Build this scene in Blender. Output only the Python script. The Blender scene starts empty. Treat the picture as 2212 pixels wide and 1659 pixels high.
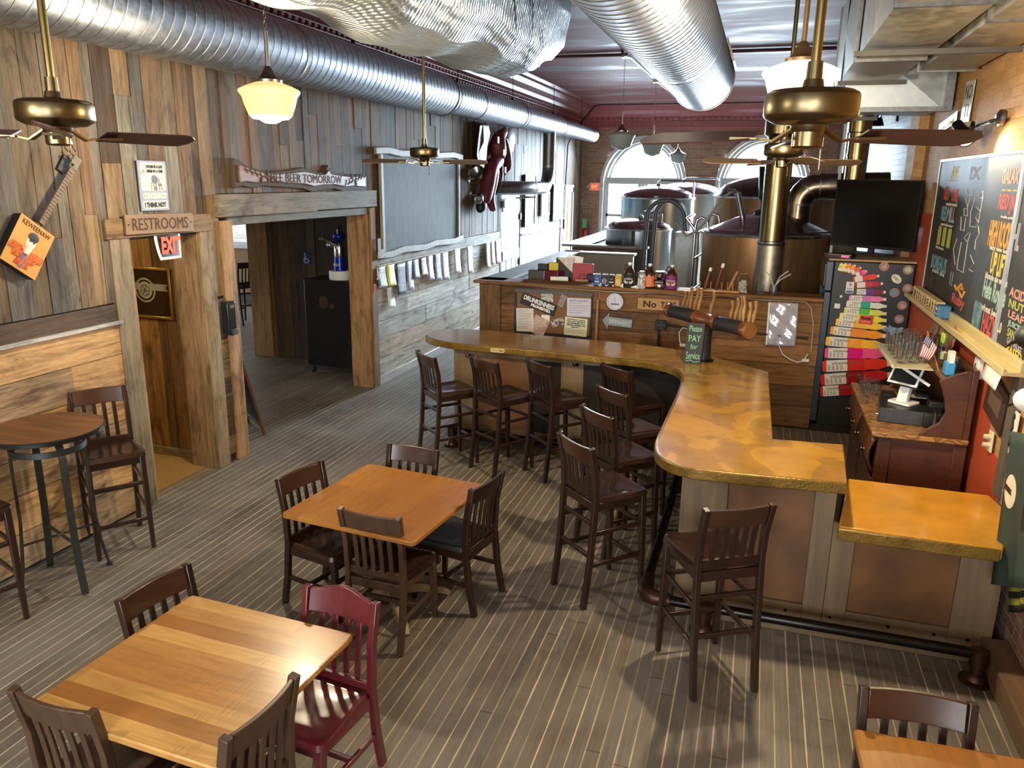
import bpy, bmesh, math, random
from mathutils import Vector, Matrix, Euler
random.seed(7)
S = bpy.context.scene
COL = S.collection
PI = math.pi
V = Vector
# ---------------------------------------------------------------- camera maths (the photograph's lens, solved from its vanishing points)
CAM = V((0, 0, 2.71)); FPX = 1680.0
RX = V((0.95384344, 0.08881773, -0.2868695)); RY = V((0.30002164, -0.24040195, 0.9231435)); RZ = V((0.01302752, -0.96660142, -0.25595306))
def at(px, py, x=None, y=None, z=None):
    d = V((px - 1106, py - 829.5, FPX)); d = V((RX.dot(d), RY.dot(d), RZ.dot(d)))
    if z is not None: t = (z - CAM.z) / d.z
    elif x is not None: t = (x - CAM.x) / d.x
    else: t = (y - CAM.y) / d.y
    return CAM + d * t
# ---------------------------------------------------------------- colours, node helper
def lin(c):
    c /= 255.0
    return c / 12.92 if c <= 0.04045 else ((c + 0.055) / 1.055) ** 2.4
def C(r, g=None, b=None):
    if g is None: r, g, b = int(r[0:2], 16), int(r[2:4], 16), int(r[4:6], 16)
    return (lin(r), lin(g), lin(b), 1.0)
class G:
    def __init__(s, name):
        s.m = bpy.data.materials.new(name); s.m.use_nodes = True; s.nt = s.m.node_tree
        s.b = s.nt.nodes['Principled BSDF']; s.o = s.nt.nodes['Material Output']
    def n(s, t, **k):
        nd = s.nt.nodes.new('ShaderNode' + t)
        for a, v in k.items(): setattr(nd, a, v)
        return nd
    def put(s, sock, v):
        if v is None: return
        if isinstance(v, bpy.types.NodeSocket): s.nt.links.new(v, sock)
        else: sock.default_value = v
    def co(s, kind='Object'): return s.n('TexCoord').outputs[kind]
    def map(s, vec, scale=(1, 1, 1), loc=(0, 0, 0), rot=(0, 0, 0)):
        nd = s.n('Mapping'); s.put(nd.inputs[0], vec); nd.inputs[1].default_value = loc; nd.inputs[2].default_value = rot; nd.inputs[3].default_value = scale
        return nd.outputs[0]
    def noise(s, vec, scale=5, detail=3, rough=.55, dist=0, out=0):
        nd = s.n('TexNoise'); s.put(nd.inputs['Vector'], vec); nd.inputs['Scale'].default_value = scale; nd.inputs['Detail'].default_value = detail
        nd.inputs['Roughness'].default_value = rough; nd.inputs['Distortion'].default_value = dist
        return nd.outputs[out]
    def voro(s, vec, scale=5, feature='F1'):
        nd = s.n('TexVoronoi', feature=feature); s.put(nd.inputs['Vector'], vec); nd.inputs['Scale'].default_value = scale
        return nd.outputs[0]
    def white(s, vec): 
        nd = s.n('TexWhiteNoise', noise_dimensions='3D'); s.put(nd.inputs[0], vec); return nd.outputs[0]
    def math(s, op, a, b=None, c=None, clamp=False):
        nd = s.n('Math', operation=op, use_clamp=clamp); s.put(nd.inputs[0], a); s.put(nd.inputs[1], b)
        if c is not None: s.put(nd.inputs[2], c)
        return nd.outputs[0]
    def sep(s, v):
        nd = s.n('SeparateXYZ'); s.put(nd.inputs[0], v); return nd.outputs
    def comb(s, x, y, z=0.0):
        nd = s.n('CombineXYZ'); s.put(nd.inputs[0], x); s.put(nd.inputs[1], y); s.put(nd.inputs[2], z); return nd.outputs[0]
    def mix(s, f, a, b, mode='MIX'):
        nd = s.n('Mix', data_type='RGBA', blend_type=mode); s.put(nd.inputs[0], f); s.put(nd.inputs[6], a); s.put(nd.inputs[7], b); return nd.outputs[2]
    def ramp(s, f, stops, interp='LINEAR'):
        nd = s.n('ValToRGB'); cr = nd.color_ramp; cr.interpolation = interp; s.put(nd.inputs[0], f)
        while len(cr.elements) < len(stops): cr.elements.new(.5)
        for e, (p, c) in zip(cr.elements, stops): e.position = p; e.color = c if len(c) == 4 else (*c, 1)
        return nd.outputs[0]
    def rng(s, f, a, b, c=0.0, d=1.0):
        nd = s.n('MapRange'); s.put(nd.inputs[0], f); nd.inputs[1].default_value = a; nd.inputs[2].default_value = b; nd.inputs[3].default_value = c; nd.inputs[4].default_value = d
        return nd.outputs[0]
    def bump(s, h, strength=.3, dist=.01):
        nd = s.n('Bump'); nd.inputs['Strength'].default_value = strength; nd.inputs['Distance'].default_value = dist; s.put(nd.inputs['Height'], h); return nd.outputs[0]
    def attr(s, name='col'): return s.n('Attribute', attribute_name=name).outputs[0]
    def out(s, color=None, rough=.5, metal=0.0, bump=None, spec=None, coat=None, emit=None, estr=1.0, trans=None, ior=None, alpha=None):
        i = s.b.inputs
        s.put(i['Base Color'], color); s.put(i['Roughness'], rough); s.put(i['Metallic'], metal)
        if bump is not None: s.put(i['Normal'], bump)
        if spec is not None: i['Specular IOR Level'].default_value = spec
        if coat is not None: i['Coat Weight'].default_value = coat; i['Coat Roughness'].default_value = .12
        if emit is not None: s.put(i['Emission Color'], emit); i['Emission Strength'].default_value = estr
        if trans is not None: i['Transmission Weight'].default_value = trans
        if ior is not None: i['IOR'].default_value = ior
        if alpha is not None: s.put(i['Alpha'], alpha)
        return s.m
def plain(name, col, rough=.5, metal=0.0, var=.12, scale=14, bump=0.0, **k):
    g = G(name); c = C(col) if isinstance(col, str) else col
    nz = g.noise(g.co(), scale, 4)
    a = tuple(x * (1 - var) for x in c[:3]) + (1,); b = tuple(min(1, x * (1 + var)) for x in c[:3]) + (1,)
    return g.out(g.ramp(nz, [(.3, a), (.7, b)]), rough, metal, bump=g.bump(nz, bump, .01) if bump else None, **k)
def wood(name, c1, c2, rough=.4, axis=2, scale=9, stretch=.12, bump=.12, coat=None, spec=None, knots=0.0):
    g = G(name); sc = [1, 1, 1]; sc[axis] = stretch
    v = g.map(g.co(), tuple(sc)); nz = g.noise(v, scale, 5, .6, 1.2); fine = g.noise(v, scale * 7, 3)
    f = g.math('ADD', g.math('MULTIPLY', nz, .72), g.math('MULTIPLY', fine, .28))
    c = g.ramp(f, [(.3, C(c1)), (.7, C(c2))])
    return g.out(c, rough, bump=g.bump(f, bump, .006), coat=coat, spec=spec)
# ---------------------------------------------------------------- mesh builder
I4 = Matrix.Identity(4)
class MB:
    def __init__(s): s.v = []; s.f = []; s.mi = []; s.c = []; s.T = None
    def add(s, vs, fs, m=0, col=None, T=None):
        b = len(s.v); T = T or s.T
        s.v += [(T @ V(p))[:] for p in vs] if T else [tuple(p) for p in vs]
        for f in fs: s.f.append([i + b for i in f]); s.mi.append(m); s.c.append(col)
        return s
    def box(s, x0, y0, z0, x1, y1, z1, m=0, col=None, T=None):
        vs = [(x, y, z) for z in (z0, z1) for y in (y0, y1) for x in (x0, x1)]
        return s.add(vs, [(0, 2, 3, 1), (4, 5, 7, 6), (0, 1, 5, 4), (2, 6, 7, 3), (0, 4, 6, 2), (1, 3, 7, 5)], m, col, T)
    def cbox(s, c, d, m=0, col=None, T=None):
        return s.box(c[0] - d[0] / 2, c[1] - d[1] / 2, c[2] - d[2] / 2, c[0] + d[0] / 2, c[1] + d[1] / 2, c[2] + d[2] / 2, m, col, T)
    def prism(s, poly, z0, z1, m=0, col=None, T=None):
        n = len(poly); vs = [(p[0], p[1], z0) for p in poly] + [(p[0], p[1], z1) for p in poly]
        a = sum(poly[i][0] * poly[(i + 1) % n][1] - poly[(i + 1) % n][0] * poly[i][1] for i in range(n))
        if a < 0: vs = vs[:n][::-1] + vs[n:][::-1]
        return s.add(vs, [tuple(range(n))[::-1], tuple(range(n, 2 * n))] + [(i, (i + 1) % n, n + (i + 1) % n, n + i) for i in range(n)], m, col, T)
    def tube(s, pts, r=.01, n=10, m=0, cap=True, sec=None, up=None, T=None, closed=False):
        pts = [V(p) for p in pts]; N = len(pts); rs = r if isinstance(r, (list, tuple)) else [r] * N
        vs = []; u = None
        for i, p in enumerate(pts):
            t = (pts[(i + 1) % N] - pts[i - 1]) if (closed or 0 < i < N - 1) else (pts[1] - pts[0] if i == 0 else pts[-1] - pts[-2])
            t = t.normalized() if t.length > 1e-9 else V((0, 0, 1))
            if u is None:
                u = V(up) if up else (V((0, 0, 1)) if abs(t.z) < .9 else V((1, 0, 0)))
            elif up and sec: u = V(up)
            u = u - t * u.dot(t)
            u = u.normalized() if u.length > 1e-6 else t.orthogonal().normalized()
            w = t.cross(u)
            if sec: vs += [p + u * (b * rs[i]) + w * (a * rs[i]) for a, b in sec]
            else: vs += [p + (u * math.cos(2 * PI * k / n) + w * math.sin(2 * PI * k / n)) * rs[i] for k in range(n)]
        k = len(sec) if sec else n
        fs = []
        for i in range(N if closed else N - 1):
            j = (i + 1) % N
            for q in range(k): fs.append((i * k + q, i * k + (q + 1) % k, j * k + (q + 1) % k, j * k + q))
        if cap and not closed: fs += [tuple(range(k))[::-1], tuple(range((N - 1) * k, N * k))]
        return s.add(vs, fs, m, None, T)
    def bar(s, pts, w, h, up=(0, 0, 1), m=0, T=None):
        return s.tube(pts, 1.0, m=m, sec=[(-w / 2, -h / 2), (w / 2, -h / 2), (w / 2, h / 2), (-w / 2, h / 2)], up=up, T=T)
    def lathe(s, prof, n=24, m=0, T=None, c=(0, 0, 0)):
        vs = []; fs = []; k = len(prof)
        for i in range(n):
            a = 2 * PI * i / n
            vs += [(c[0] + r * math.cos(a), c[1] + r * math.sin(a), c[2] + z) for r, z in prof]
        for i in range(n):
            j = (i + 1) % n
            for q in range(k - 1): fs.append((i * k + q, j * k + q, j * k + q + 1, i * k + q + 1))
        flat = max(p[1] for p in prof) - min(p[1] for p in prof) < 1e-6
        if prof[0][0] > 1e-6 and not flat: fs.append(tuple(i * k for i in range(n))[::-1])
        if prof[-1][0] > 1e-6 and not flat: fs.append(tuple(i * k + k - 1 for i in range(n)))
        return s.add(vs, fs, m, None, T)
    def grid(s, fn, nu, nv, m=0, T=None):
        vs = [fn(i / nu, j / nv) for j in range(nv + 1) for i in range(nu + 1)]; w = nu + 1
        return s.add(vs, [(j * w + i, j * w + i + 1, (j + 1) * w + i + 1, (j + 1) * w + i) for j in range(nv) for i in range(nu)], m, None, T)
    def ball(s, c, r, n=14, m=0, sq=(1, 1, 1), T=None):
        k = n // 2
        prof = [(math.sin(PI * i / k) * r, -math.cos(PI * i / k) * r * sq[2] / sq[0]) for i in range(k + 1)]
        prof[0] = (0, prof[0][1]); prof[-1] = (0, prof[-1][1])
        Tm = Matrix.Translation(c) @ Matrix.Diagonal((sq[0], sq[1], sq[0], 1))
        if T: Tm = T @ Tm
        return s.lathe(prof, n, m, Tm)
    def obj(s, name, mat, parent=None, bevel=0.0, smooth=True, solid=0.0, sub=0, angle=40):
        me = bpy.data.meshes.new(name); me.from_pydata(s.v, [], s.f)
        mats = mat if isinstance(mat, (list, tuple)) else [mat]
        for m in mats: me.materials.append(m)
        if len(mats) > 1: me.polygons.foreach_set('material_index', s.mi)
        if any(c is not None for c in s.c):
            at_ = me.color_attributes.new('col', 'FLOAT_COLOR', 'CORNER'); d = []
            for f, c in zip(s.f, s.c): d += list(c or (1, 1, 1, 1)) * len(f)
            at_.data.foreach_set('color', d)
        bm = bmesh.new(); bm.from_mesh(me)
        bmesh.ops.remove_doubles(bm, verts=bm.verts, dist=1e-6)
        if not solid: bmesh.ops.recalc_face_normals(bm, faces=bm.faces)
        bm.to_mesh(me); bm.free()
        if smooth:
            me.polygons.foreach_set('use_smooth', [True] * len(me.polygons)); me.set_sharp_from_angle(angle=math.radians(angle))
        me.update()
        o = bpy.data.objects.new(name, me); COL.objects.link(o)
        if parent: o.parent = parent
        if solid:
            md = o.modifiers.new('solid', 'SOLIDIFY'); md.thickness = solid; md.offset = 0
        if bevel:
            md = o.modifiers.new('bevel', 'BEVEL'); md.width = bevel; md.segments = 2; md.limit_method = 'ANGLE'; md.angle_limit = math.radians(35)
        if sub:
            md = o.modifiers.new('sub', 'SUBSURF'); md.levels = sub; md.render_levels = sub
        return o
def tag(o, label, cat, group=None, kind=None):
    o['label'] = label; o['category'] = cat
    if group: o['group'] = group
    if kind: o['kind'] = kind
    return o
def thing(name, label, cat, loc=(0, 0, 0), rz=0.0, group=None, M=None):
    o = bpy.data.objects.new(name, None); COL.objects.link(o); o.empty_display_size = .1
    if M is not None: o.matrix_world = M
    else: o.location = loc; o.rotation_euler = (0, 0, rz)
    return tag(o, label, cat, group)
def struct(o): o['kind'] = 'structure'; return o
def dup(root, loc=None, rz=None, label=None, group=None, M=None):
    r = root.copy(); COL.objects.link(r)
    for ch in list(root.children):
        c = ch.copy(); COL.objects.link(c); c.parent = r
        for g in list(ch.children):
            d = g.copy(); COL.objects.link(d); d.parent = c
    if M is not None: r.matrix_world = M
    else:
        r.location = loc; r.rotation_euler = (0, 0, rz or 0)
    if label: r['label'] = label
    if group: r['group'] = group
    return r
def frame(o, right, up=(0, 0, 1)):
    r = V(right).normalized(); u = V(up); u = (u - r * u.dot(r)).normalized(); n = r.cross(u)
    return Matrix(((r.x, u.x, n.x, o[0]), (r.y, u.y, n.y, o[1]), (r.z, u.z, n.z, o[2]), (0, 0, 0, 1)))
def rot2(a): return Matrix.Rotation(a, 4, 'Z')
TXT = []
def text(s, size, mat, parent, loc=(0, 0, 0), rz=0.0, M=None, name='lettering', ext=.0012, align='CENTER', sx=1.0, bold=0.0, shear=0.0, rotm=None, fit=None):
    cu = bpy.data.curves.new(name, 'FONT'); cu.body = s; cu.size = size; cu.extrude = ext; cu.align_x = align; cu.align_y = 'CENTER'
    cu.resolution_u = 2; cu.offset = bold; cu.shear = shear; cu.materials.append(mat)
    o = bpy.data.objects.new(name + '_curve', cu); COL.objects.link(o)
    TXT.append((o, name, parent, (M or I4) @ Matrix.Translation(loc) @ (rotm or Matrix.Rotation(rz, 4, 'Z')) @ Matrix.Diagonal((sx, 1, 1, 1)), fit))
def finish_text():
    dg = bpy.context.evaluated_depsgraph_get()
    for o, name, parent, M, fit in TXT:
        me = bpy.data.meshes.new_from_object(o.evaluated_get(dg)); me.name = name
        bpy.data.objects.remove(o)
        if fit and len(me.vertices):
            xs = [v.co.x for v in me.vertices]; ys = [v.co.y for v in me.vertices]; x0, x1, y0, y1 = min(xs), max(xs), min(ys), max(ys)
            me.transform(Matrix.Diagonal((fit[0] / max(1e-6, x1 - x0), fit[1] / max(1e-6, y1 - y0), 1, 1)) @ Matrix.Translation((-(x0 + x1) / 2, -(y0 + y1) / 2, 0)))
        q = bpy.data.objects.new(name, me); COL.objects.link(q); q.parent = parent; q.matrix_local = M
LWX = -4.70
def lw(px, py, off=0.0): return at(px, py, x=LWX + off)
# ================================================================ camera, world, render look
cd = bpy.data.cameras.new('camera'); co_ = bpy.data.objects.new('camera', cd); COL.objects.link(co_)
cd.sensor_width = 36; cd.sensor_fit = 'HORIZONTAL'; cd.lens = FPX / 2212 * 36; cd.clip_end = 200; cd.clip_start = .05
co_.matrix_world = Matrix(((RX.x, -RX.y, -RX.z, 0), (RY.x, -RY.y, -RY.z, 0), (RZ.x, -RZ.y, -RZ.z, 2.71), (0, 0, 0, 1)))
S.camera = co_
S.view_settings.view_transform = 'Standard'; S.view_settings.look = 'None'; S.view_settings.gamma = 1; S.view_settings.use_curve_mapping = False
S.view_settings.exposure = 0.0
S.cycles.use_denoising = True; S.cycles.max_bounces = 9; S.cycles.diffuse_bounces = 4; S.cycles.glossy_bounces = 4; S.cycles.transmission_bounces = 8; S.cycles.transparent_max_bounces = 24
S.cycles.sample_clamp_indirect = 6; S.cycles.caustics_reflective = False; S.cycles.caustics_refractive = False
w = bpy.data.worlds.new('daylight'); S.world = w; w.use_nodes = True
nt = w.node_tree; bg = nt.nodes['Background']; tc = nt.nodes.new('ShaderNodeTexCoord'); sx = nt.nodes.new('ShaderNodeSeparateXYZ'); rp = nt.nodes.new('ShaderNodeValToRGB')
nt.links.new(tc.outputs['Generated'], sx.inputs[0]); mr = nt.nodes.new('ShaderNodeMapRange'); mr.inputs[1].default_value = -1; nt.links.new(sx.outputs[2], mr.inputs[0]); nt.links.new(mr.outputs[0], rp.inputs[0])
rp.color_ramp.elements[0].position = .46; rp.color_ramp.elements[0].color = (.26, .28, .29, 1); rp.color_ramp.elements[1].position = .54; rp.color_ramp.elements[1].color = (.80, .92, 1, 1)
nt.links.new(rp.outputs[0], bg.inputs[0]); bg.inputs[1].default_value = 4.2
# ================================================================ surface materials
def barnwood(name, axis):
    g = G(name); sc = [1, 1, 1]; sc[axis] = .07
    o = g.co(); v = g.map(o, tuple(sc)); base = g.attr()
    st = g.noise(v, 26, 5, .65, .6); fine = g.noise(v, 150, 3, .6)
    blotch = g.noise(o, 2.2, 4, .6, .8); knot = g.voro(g.map(o, tuple(2.2 if i != axis else .9 for i in range(3))), 1.6)
    c = g.mix(1.0, base, g.ramp(st, [(.28, (.40, .38, .36)), (.5, (.95, .95, .95)), (.75, (1.3, 1.3, 1.32))]), 'MULTIPLY')
    c = g.mix(1.0, c, g.ramp(fine, [(.3, (.72, .72, .72)), (.6, (1.08, 1.08, 1.08))]), 'MULTIPLY')
    c = g.mix(g.rng(blotch, .5, .72, 0, .55), c, g.mix(1.0, c, (.60, .66, .72, 1), 'MULTIPLY'))
    stain = g.noise(g.map(o, tuple(1 if i != axis else .35 for i in range(3))), 3.4, 5, .65, 1.6)
    c = g.mix(1.0, c, g.ramp(stain, [(.30, (.42, .36, .30)), (.45, (.95, .93, .9)), (.7, (1.08, 1.08, 1.08))]), 'MULTIPLY')
    c = g.mix(g.rng(knot, .05, .0, 0, .95), c, C(40, 26, 18))
    h = g.math('ADD', st, g.math('MULTIPLY', fine, .5))
    return g.out(c, .72, bump=g.bump(h, .35, .006), spec=.3)
M_barnV = barnwood('barnwood_vertical', 2); M_barnH = barnwood('barnwood_along', 1); M_barnX = barnwood('barnwood_across', 0)
PAL = [C(121, 99, 75), C(108, 86, 64), C(94, 75, 57), C(132, 110, 83), C(113, 97, 80), C(105, 97, 89), C(120, 115, 108), C(86, 68, 54), C(118, 92, 67), C(100, 86, 72), C(94, 89, 84)]
PALH = [C(201, 161, 112), C(182, 145, 100), C(187, 159, 121), C(208, 170, 121), C(170, 142, 109)]
PALG = [C(196, 192, 182), C(208, 202, 190), C(186, 184, 176), C(202, 188, 166), C(178, 178, 174)]
PALD = [C(92, 66, 46), C(78, 58, 42), C(108, 82, 56), C(70, 56, 46)]
def pick(p): 
    c = random.choice(p); k = random.uniform(.82, 1.14); return (c[0] * k, c[1] * k, c[2] * k, 1)
def vplanks(mb, s0, s1, z0, z1, pal=PAL, T=None, wmin=.09, wmax=.19, t=.022, joints=True):
    """planks standing side by side along local x, facing local -y... (T maps x=along, y=out, z=up)"""
    s = s0
    while s < s1 - 1e-4:
        w = min(random.uniform(wmin, wmax), s1 - s)
        if s1 - s - w < .05: w = s1 - s
        cuts = [z0]
        if joints and z1 - z0 > 1.2 and random.random() < .45: cuts.append(random.uniform(z0 + .4, z1 - .4))
        cuts.append(z1)
        for a, b in zip(cuts, cuts[1:]):
            mb.box(s + .0025, 0, a + .001, s + w - .0025, t + random.uniform(-.004, .006), b - .001, col=pick(pal), T=T)
        s += w
def hplanks(mb, s0, s1, z0, z1, h=.27, pal=PALH, T=None, t=.022, lmin=1.2, lmax=3.2):
    n = max(1, round((z1 - z0) / h)); hh = (z1 - z0) / n
    for i in range(n):
        s = s0 + 0.0; first = True
        while s < s1 - 1e-4:
            L = random.uniform(lmin, lmax)
            if first: L *= random.uniform(.4, 1); first = False
            if s1 - s - L < .5: L = s1 - s
            mb.box(s + .001, 0, z0 + i * hh + .003, s + L - .0015, t + random.uniform(-.003, .004), z0 + (i + 1) * hh - .003, col=pick(pal), T=T)
            s += L
TL = Matrix(((0, 1, 0, -4.722), (1, 0, 0, 0), (0, 0, 1, 0), (0, 0, 0, 1)))     # left wall: along = +y, out = +x
TB = lambda y: Matrix(((1, 0, 0, 0), (0, -1, 0, y), (0, 0, 1, 0), (0, 0, 0, 1)))   # faces the camera: along = +x, out = -y
TR = lambda x: Matrix(((0, -1, 0, x), (1, 0, 0, 0), (0, 0, 1, 0), (0, 0, 0, 1)))   # right side: along = +y, out = -x
# ---- floor: narrow boards running down the room
g = G('old_floorboards'); o = g.co(); X, Y, Z = g.sep(o)[0:3]
u = g.math('DIVIDE', X, .074); uid = g.math('FLOOR', u); fr = g.math('FRACT', u)
yo = g.math('ADD', g.math('DIVIDE', Y, 2.6), g.math('MULTIPLY', g.white(g.comb(uid, 3.3)), 7.0)); yid = g.math('FLOOR', yo)
rnd = g.white(g.comb(uid, yid, 1.7)); v = g.map(o, (1, .06, 1))
st = g.noise(v, 60, 4, .6); wear = g.noise(o, 1.1, 4, .6); grit = g.noise(o, 90, 3, .7)
c = g.ramp(rnd, [(0, C(90, 84, 77)), (.4, C(107, 101, 94)), (.75, C(103, 91, 81)), (1, C(121, 115, 107))])
c = g.mix(1.0, c, g.ramp(st, [(.3, (.70, .70, .70)), (.7, (1.2, 1.2, 1.2))]), 'MULTIPLY')
c = g.mix(1.0, c, g.ramp(g.noise(o, .9, 4, .6), [(.35, (.74, .72, .70)), (.6, (1.05, 1.05, 1.05))]), 'MULTIPLY')
c = g.mix(g.rng(wear, .40, .68, 0, .6), c, C(130, 124, 115))
c = g.mix(g.rng(grit, .55, .8, 0, .45), c, C(140, 128, 110))
d = g.math('MINIMUM', fr, g.math('SUBTRACT', 1.0, fr)); wid = g.rng(g.noise(g.map(o, (1, .5, 1)), 7, 3), .3, .7, .022, .07)
gapm = g.math('LESS_THAN', d, wid); gi = g.rng(g.noise(g.map(o, (8, .35, 1)), 1.6, 3), .38, .60, .22, 1.0)
gap = g.math('MULTIPLY', gapm, gi)
ye = g.math('FRACT', yo); endm = g.math('LESS_THAN', g.math('MINIMUM', ye, g.math('SUBTRACT', 1.0, ye)), .0016)
c = g.mix(gap, c, C(196, 180, 150)); c = g.mix(g.math('MULTIPLY', endm, .6), c, C(45, 36, 30))
M_floor = g.out(c, g.rng(wear, .3, .7, .40, .56), bump=g.bump(g.math('SUBTRACT', st, g.math('MULTIPLY', gapm, .8)), .25, .004), spec=.4)
struct(MB().box(-10.5, -4, -.1, 1.85, 21.3, 0).obj('floor', M_floor, smooth=False))
# ---- ceiling, pink plaster with bluish-grey sheen patches put into the colour
g = G('pink_plaster'); o = g.co(); n1 = g.noise(g.map(o, (.45, 1.2, 1)), 1.1, 4, .55, .5); n2 = g.noise(o, 5, 4)
c = g.ramp(n1, [(.38, C(142, 96, 100)), (.55, C(150, 108, 112)), (.60, C(160, 150, 160)), (.8, C(152, 140, 150))])
c = g.mix(1.0, c, g.ramp(n2, [(.3, (.9, .9, .9)), (.7, (1.08, 1.08, 1.08))]), 'MULTIPLY')
M_ceil = g.out(c, g.rng(n1, .5, .62, .65, .5), bump=g.bump(n2, .1, .01), spec=.12)
struct(MB().box(-4.9, -4, 4.55, 1.85, 21.3, 4.7).obj('ceiling', M_ceil, smooth=False))
# ---- brick
def brick(name, c1, c2, mortar, axis, var=.5, scale=1.0, rough=.8):
    g = G(name); o = g.co(); X, Y, Z = g.sep(o)[0:3]
    uv = g.comb(Y if axis == 1 else X, Z, 0.0)
    wob = g.noise(o, 9, 3, .5, 0, 1)
    uv = g.mix(.022, uv, wob)
    nd = g.n('TexBrick'); g.put(nd.inputs[0], uv); nd.inputs['Color1'].default_value = C(c1); nd.inputs['Color2'].default_value = C(c2); nd.inputs['Mortar'].default_value = C(mortar)
    nd.inputs['Scale'].default_value = scale; nd.inputs['Mortar Size'].default_value = .006; nd.inputs['Mortar Smooth'].default_value = .4; nd.inputs['Bias'].default_value = 0
    nd.inputs['Brick Width'].default_value = .215; nd.inputs['Row Height'].default_value = .072
    n = g.noise(o, 7, 5, .6); n2 = g.noise(o, 45, 4)
    c = g.mix(g.rng(n, .45, .7, 0, var), nd.outputs[0], C(mortar))
    c = g.mix(1.0, c, g.ramp(n2, [(.25, (.72, .72, .72)), (.7, (1.12, 1.12, 1.12))]), 'MULTIPLY')
    h = g.math('ADD', g.math('MULTIPLY', nd.outputs[1], -1.0), g.math('MULTIPLY', n2, .8))
    return g.out(c, rough, bump=g.bump(h, .6, .02), spec=.3)
M_brickB = brick('old_red_brick', '8c6450', 'a58470', 'a89a8c', 0)
M_brickR = brick('tan_brick', 'b08456', 'c49868', 'b89466', 1, .5)
M_brickW = brick('whitewashed_brick', '8e5a46', 'a87e68', 'c0b2a2', 1, .8)
M_brickG = brick('grey_brick', '5e554f', '70675f', '4e4742', 1, .3, rough=.7)
# far wall with two arched window openings
WIN = [(-4.17, -1.93), (-1.20, 1.08)]
ZS, ZSP = .95, 2.62
def arch(x0, x1, zb, zs, n=20):
    cx, r = (x0 + x1) / 2, (x1 - x0) / 2
    return [(x0, zb), (x1, zb)] + [(cx + r * math.cos(PI * i / n), zs + r * 1.06 * math.sin(PI * i / n)) for i in range(n + 1)]
bm = bmesh.new()
def loop(pts, y=21.1):
    vs = [bm.verts.new((p[0], y, p[1])) for p in pts]; return [bm.edges.new((vs[i], vs[(i + 1) % len(vs)])) for i in range(len(vs))]
ed = loop([(-4.9, 0), (1.85, 0), (1.85, 4.6), (-4.9, 4.6)])
for a, b in WIN: ed += loop(arch(a, b, ZS, ZSP))
bmesh.ops.triangle_fill(bm, use_beauty=True, use_dissolve=False, edges=ed)
ex = bmesh.ops.extrude_face_region(bm, geom=list(bm.faces)); bmesh.ops.translate(bm, verts=[e for e in ex['geom'] if isinstance(e, bmesh.types.BMVert)], vec=(0, .4, 0))
bmesh.ops.recalc_face_normals(bm, faces=bm.faces)
me = bpy.data.meshes.new('wall_back'); bm.to_mesh(me); bm.free(); me.materials.append(M_brickB)
ob_ = bpy.data.objects.new('wall_back', me); COL.objects.link(ob_); struct(ob_)
M_trimw = plain('white_window_paint', 'd2d8da', .4, var=.04)
g = G('window_pane'); tr = g.n('BsdfTransparent'); gl = g.n('BsdfGlossy'); gl.inputs['Roughness'].default_value = .02; mx = g.n('MixShader'); mx.inputs[0].default_value = .05
g.nt.links.new(tr.outputs[0], mx.inputs[1]); g.nt.links.new(gl.outputs[0], mx.inputs[2]); g.nt.links.new(mx.outputs[0], g.o.inputs[0]); M_pane = g.m
for k, (a, b) in enumerate(WIN):
    mb = MB(); cx, r = (a + b) / 2, (b - a) / 2
    ring = [V((a, 0, ZS)), V((a, 0, ZSP))] + [V((cx - r * math.cos(PI * i / 24), 0, ZSP + r * 1.06 * math.sin(PI * i / 24))) for i in range(1, 24)] + [V((b, 0, ZSP)), V((b, 0, ZS))]
    def inset(d): return [V((cx + (p.x - cx) * (1 - d / r), 21.15, p.z - (d * .9 if p.z > ZSP else 0))) for p in ring]
    for d, wd, y in ((.04, .08, 21.10), (.12, .07, 21.17), (.19, .05, 21.26)):
        mb.bar([V((p.x, y, p.z)) for p in inset(d)], wd, .10, up=(0, 1, 0))
    zt = 2.70 if k == 0 else 2.72
    mb.box(a + .1, 21.14, zt - .10, b - .1, 21.26, zt + .06); mb.box(a + .1, 21.2, ZS, b - .1, 21.3, ZS + .1)
    mb.box(cx - .05, 21.2, ZS, cx + .05, 21.28, zt); mb.box(a + .1, 21.2, 1.75, b - .1, 21.26, 1.82)
    for xx in (a + .18, b - .18, cx - .09, cx + .09): mb.box(xx - .035, 21.2, ZS, xx + .035, 21.27, zt)
    wob_ = struct(mb.obj('window_%d' % (k + 1), M_trimw, smooth=False))
    MB().prism([(p.x, p.z) for p in inset(.2)], 0, .006, T=Matrix(((1, 0, 0, 0), (0, 0, 1, 21.25), (0, 1, 0, 0), (0, 0, 0, 1)))).obj('pane', M_pane, wob_, smooth=False)
# right wall: grey far brick, tan brick, red paint, whitewashed brick
struct(MB().box(1.62, 9.9, 0, 1.9, 21.3, 4.6).obj('wall_right_far', M_brickG, smooth=False))
struct(MB().box(1.60, -4, 1.0, 1.9, 9.9, 4.6).obj('wall_right', M_brickR, smooth=False))
struct(MB().box(1.58, -4, 0, 1.9, 5.3, 1.0).obj('wall_right_near', M_brickW, smooth=False))
M_red = plain('red_wall_paint', 'b04a2e', .5, var=.08, scale=3)
struct(MB().box(1.585, 5.3, 0, 1.9, 9.9, 1.0).box(1.585, 5.75, 1.0, 1.6, 9.75, 2.42).obj('wall_right_red', M_red, smooth=False))
M_ledge = wood('ledge_wood', '5c4634', '7a6048', .6, 1)
struct(MB().box(1.44, -4, 0, 1.585, 4.66, .16).obj('baseboard_right', M_ledge, bevel=.01))
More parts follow.
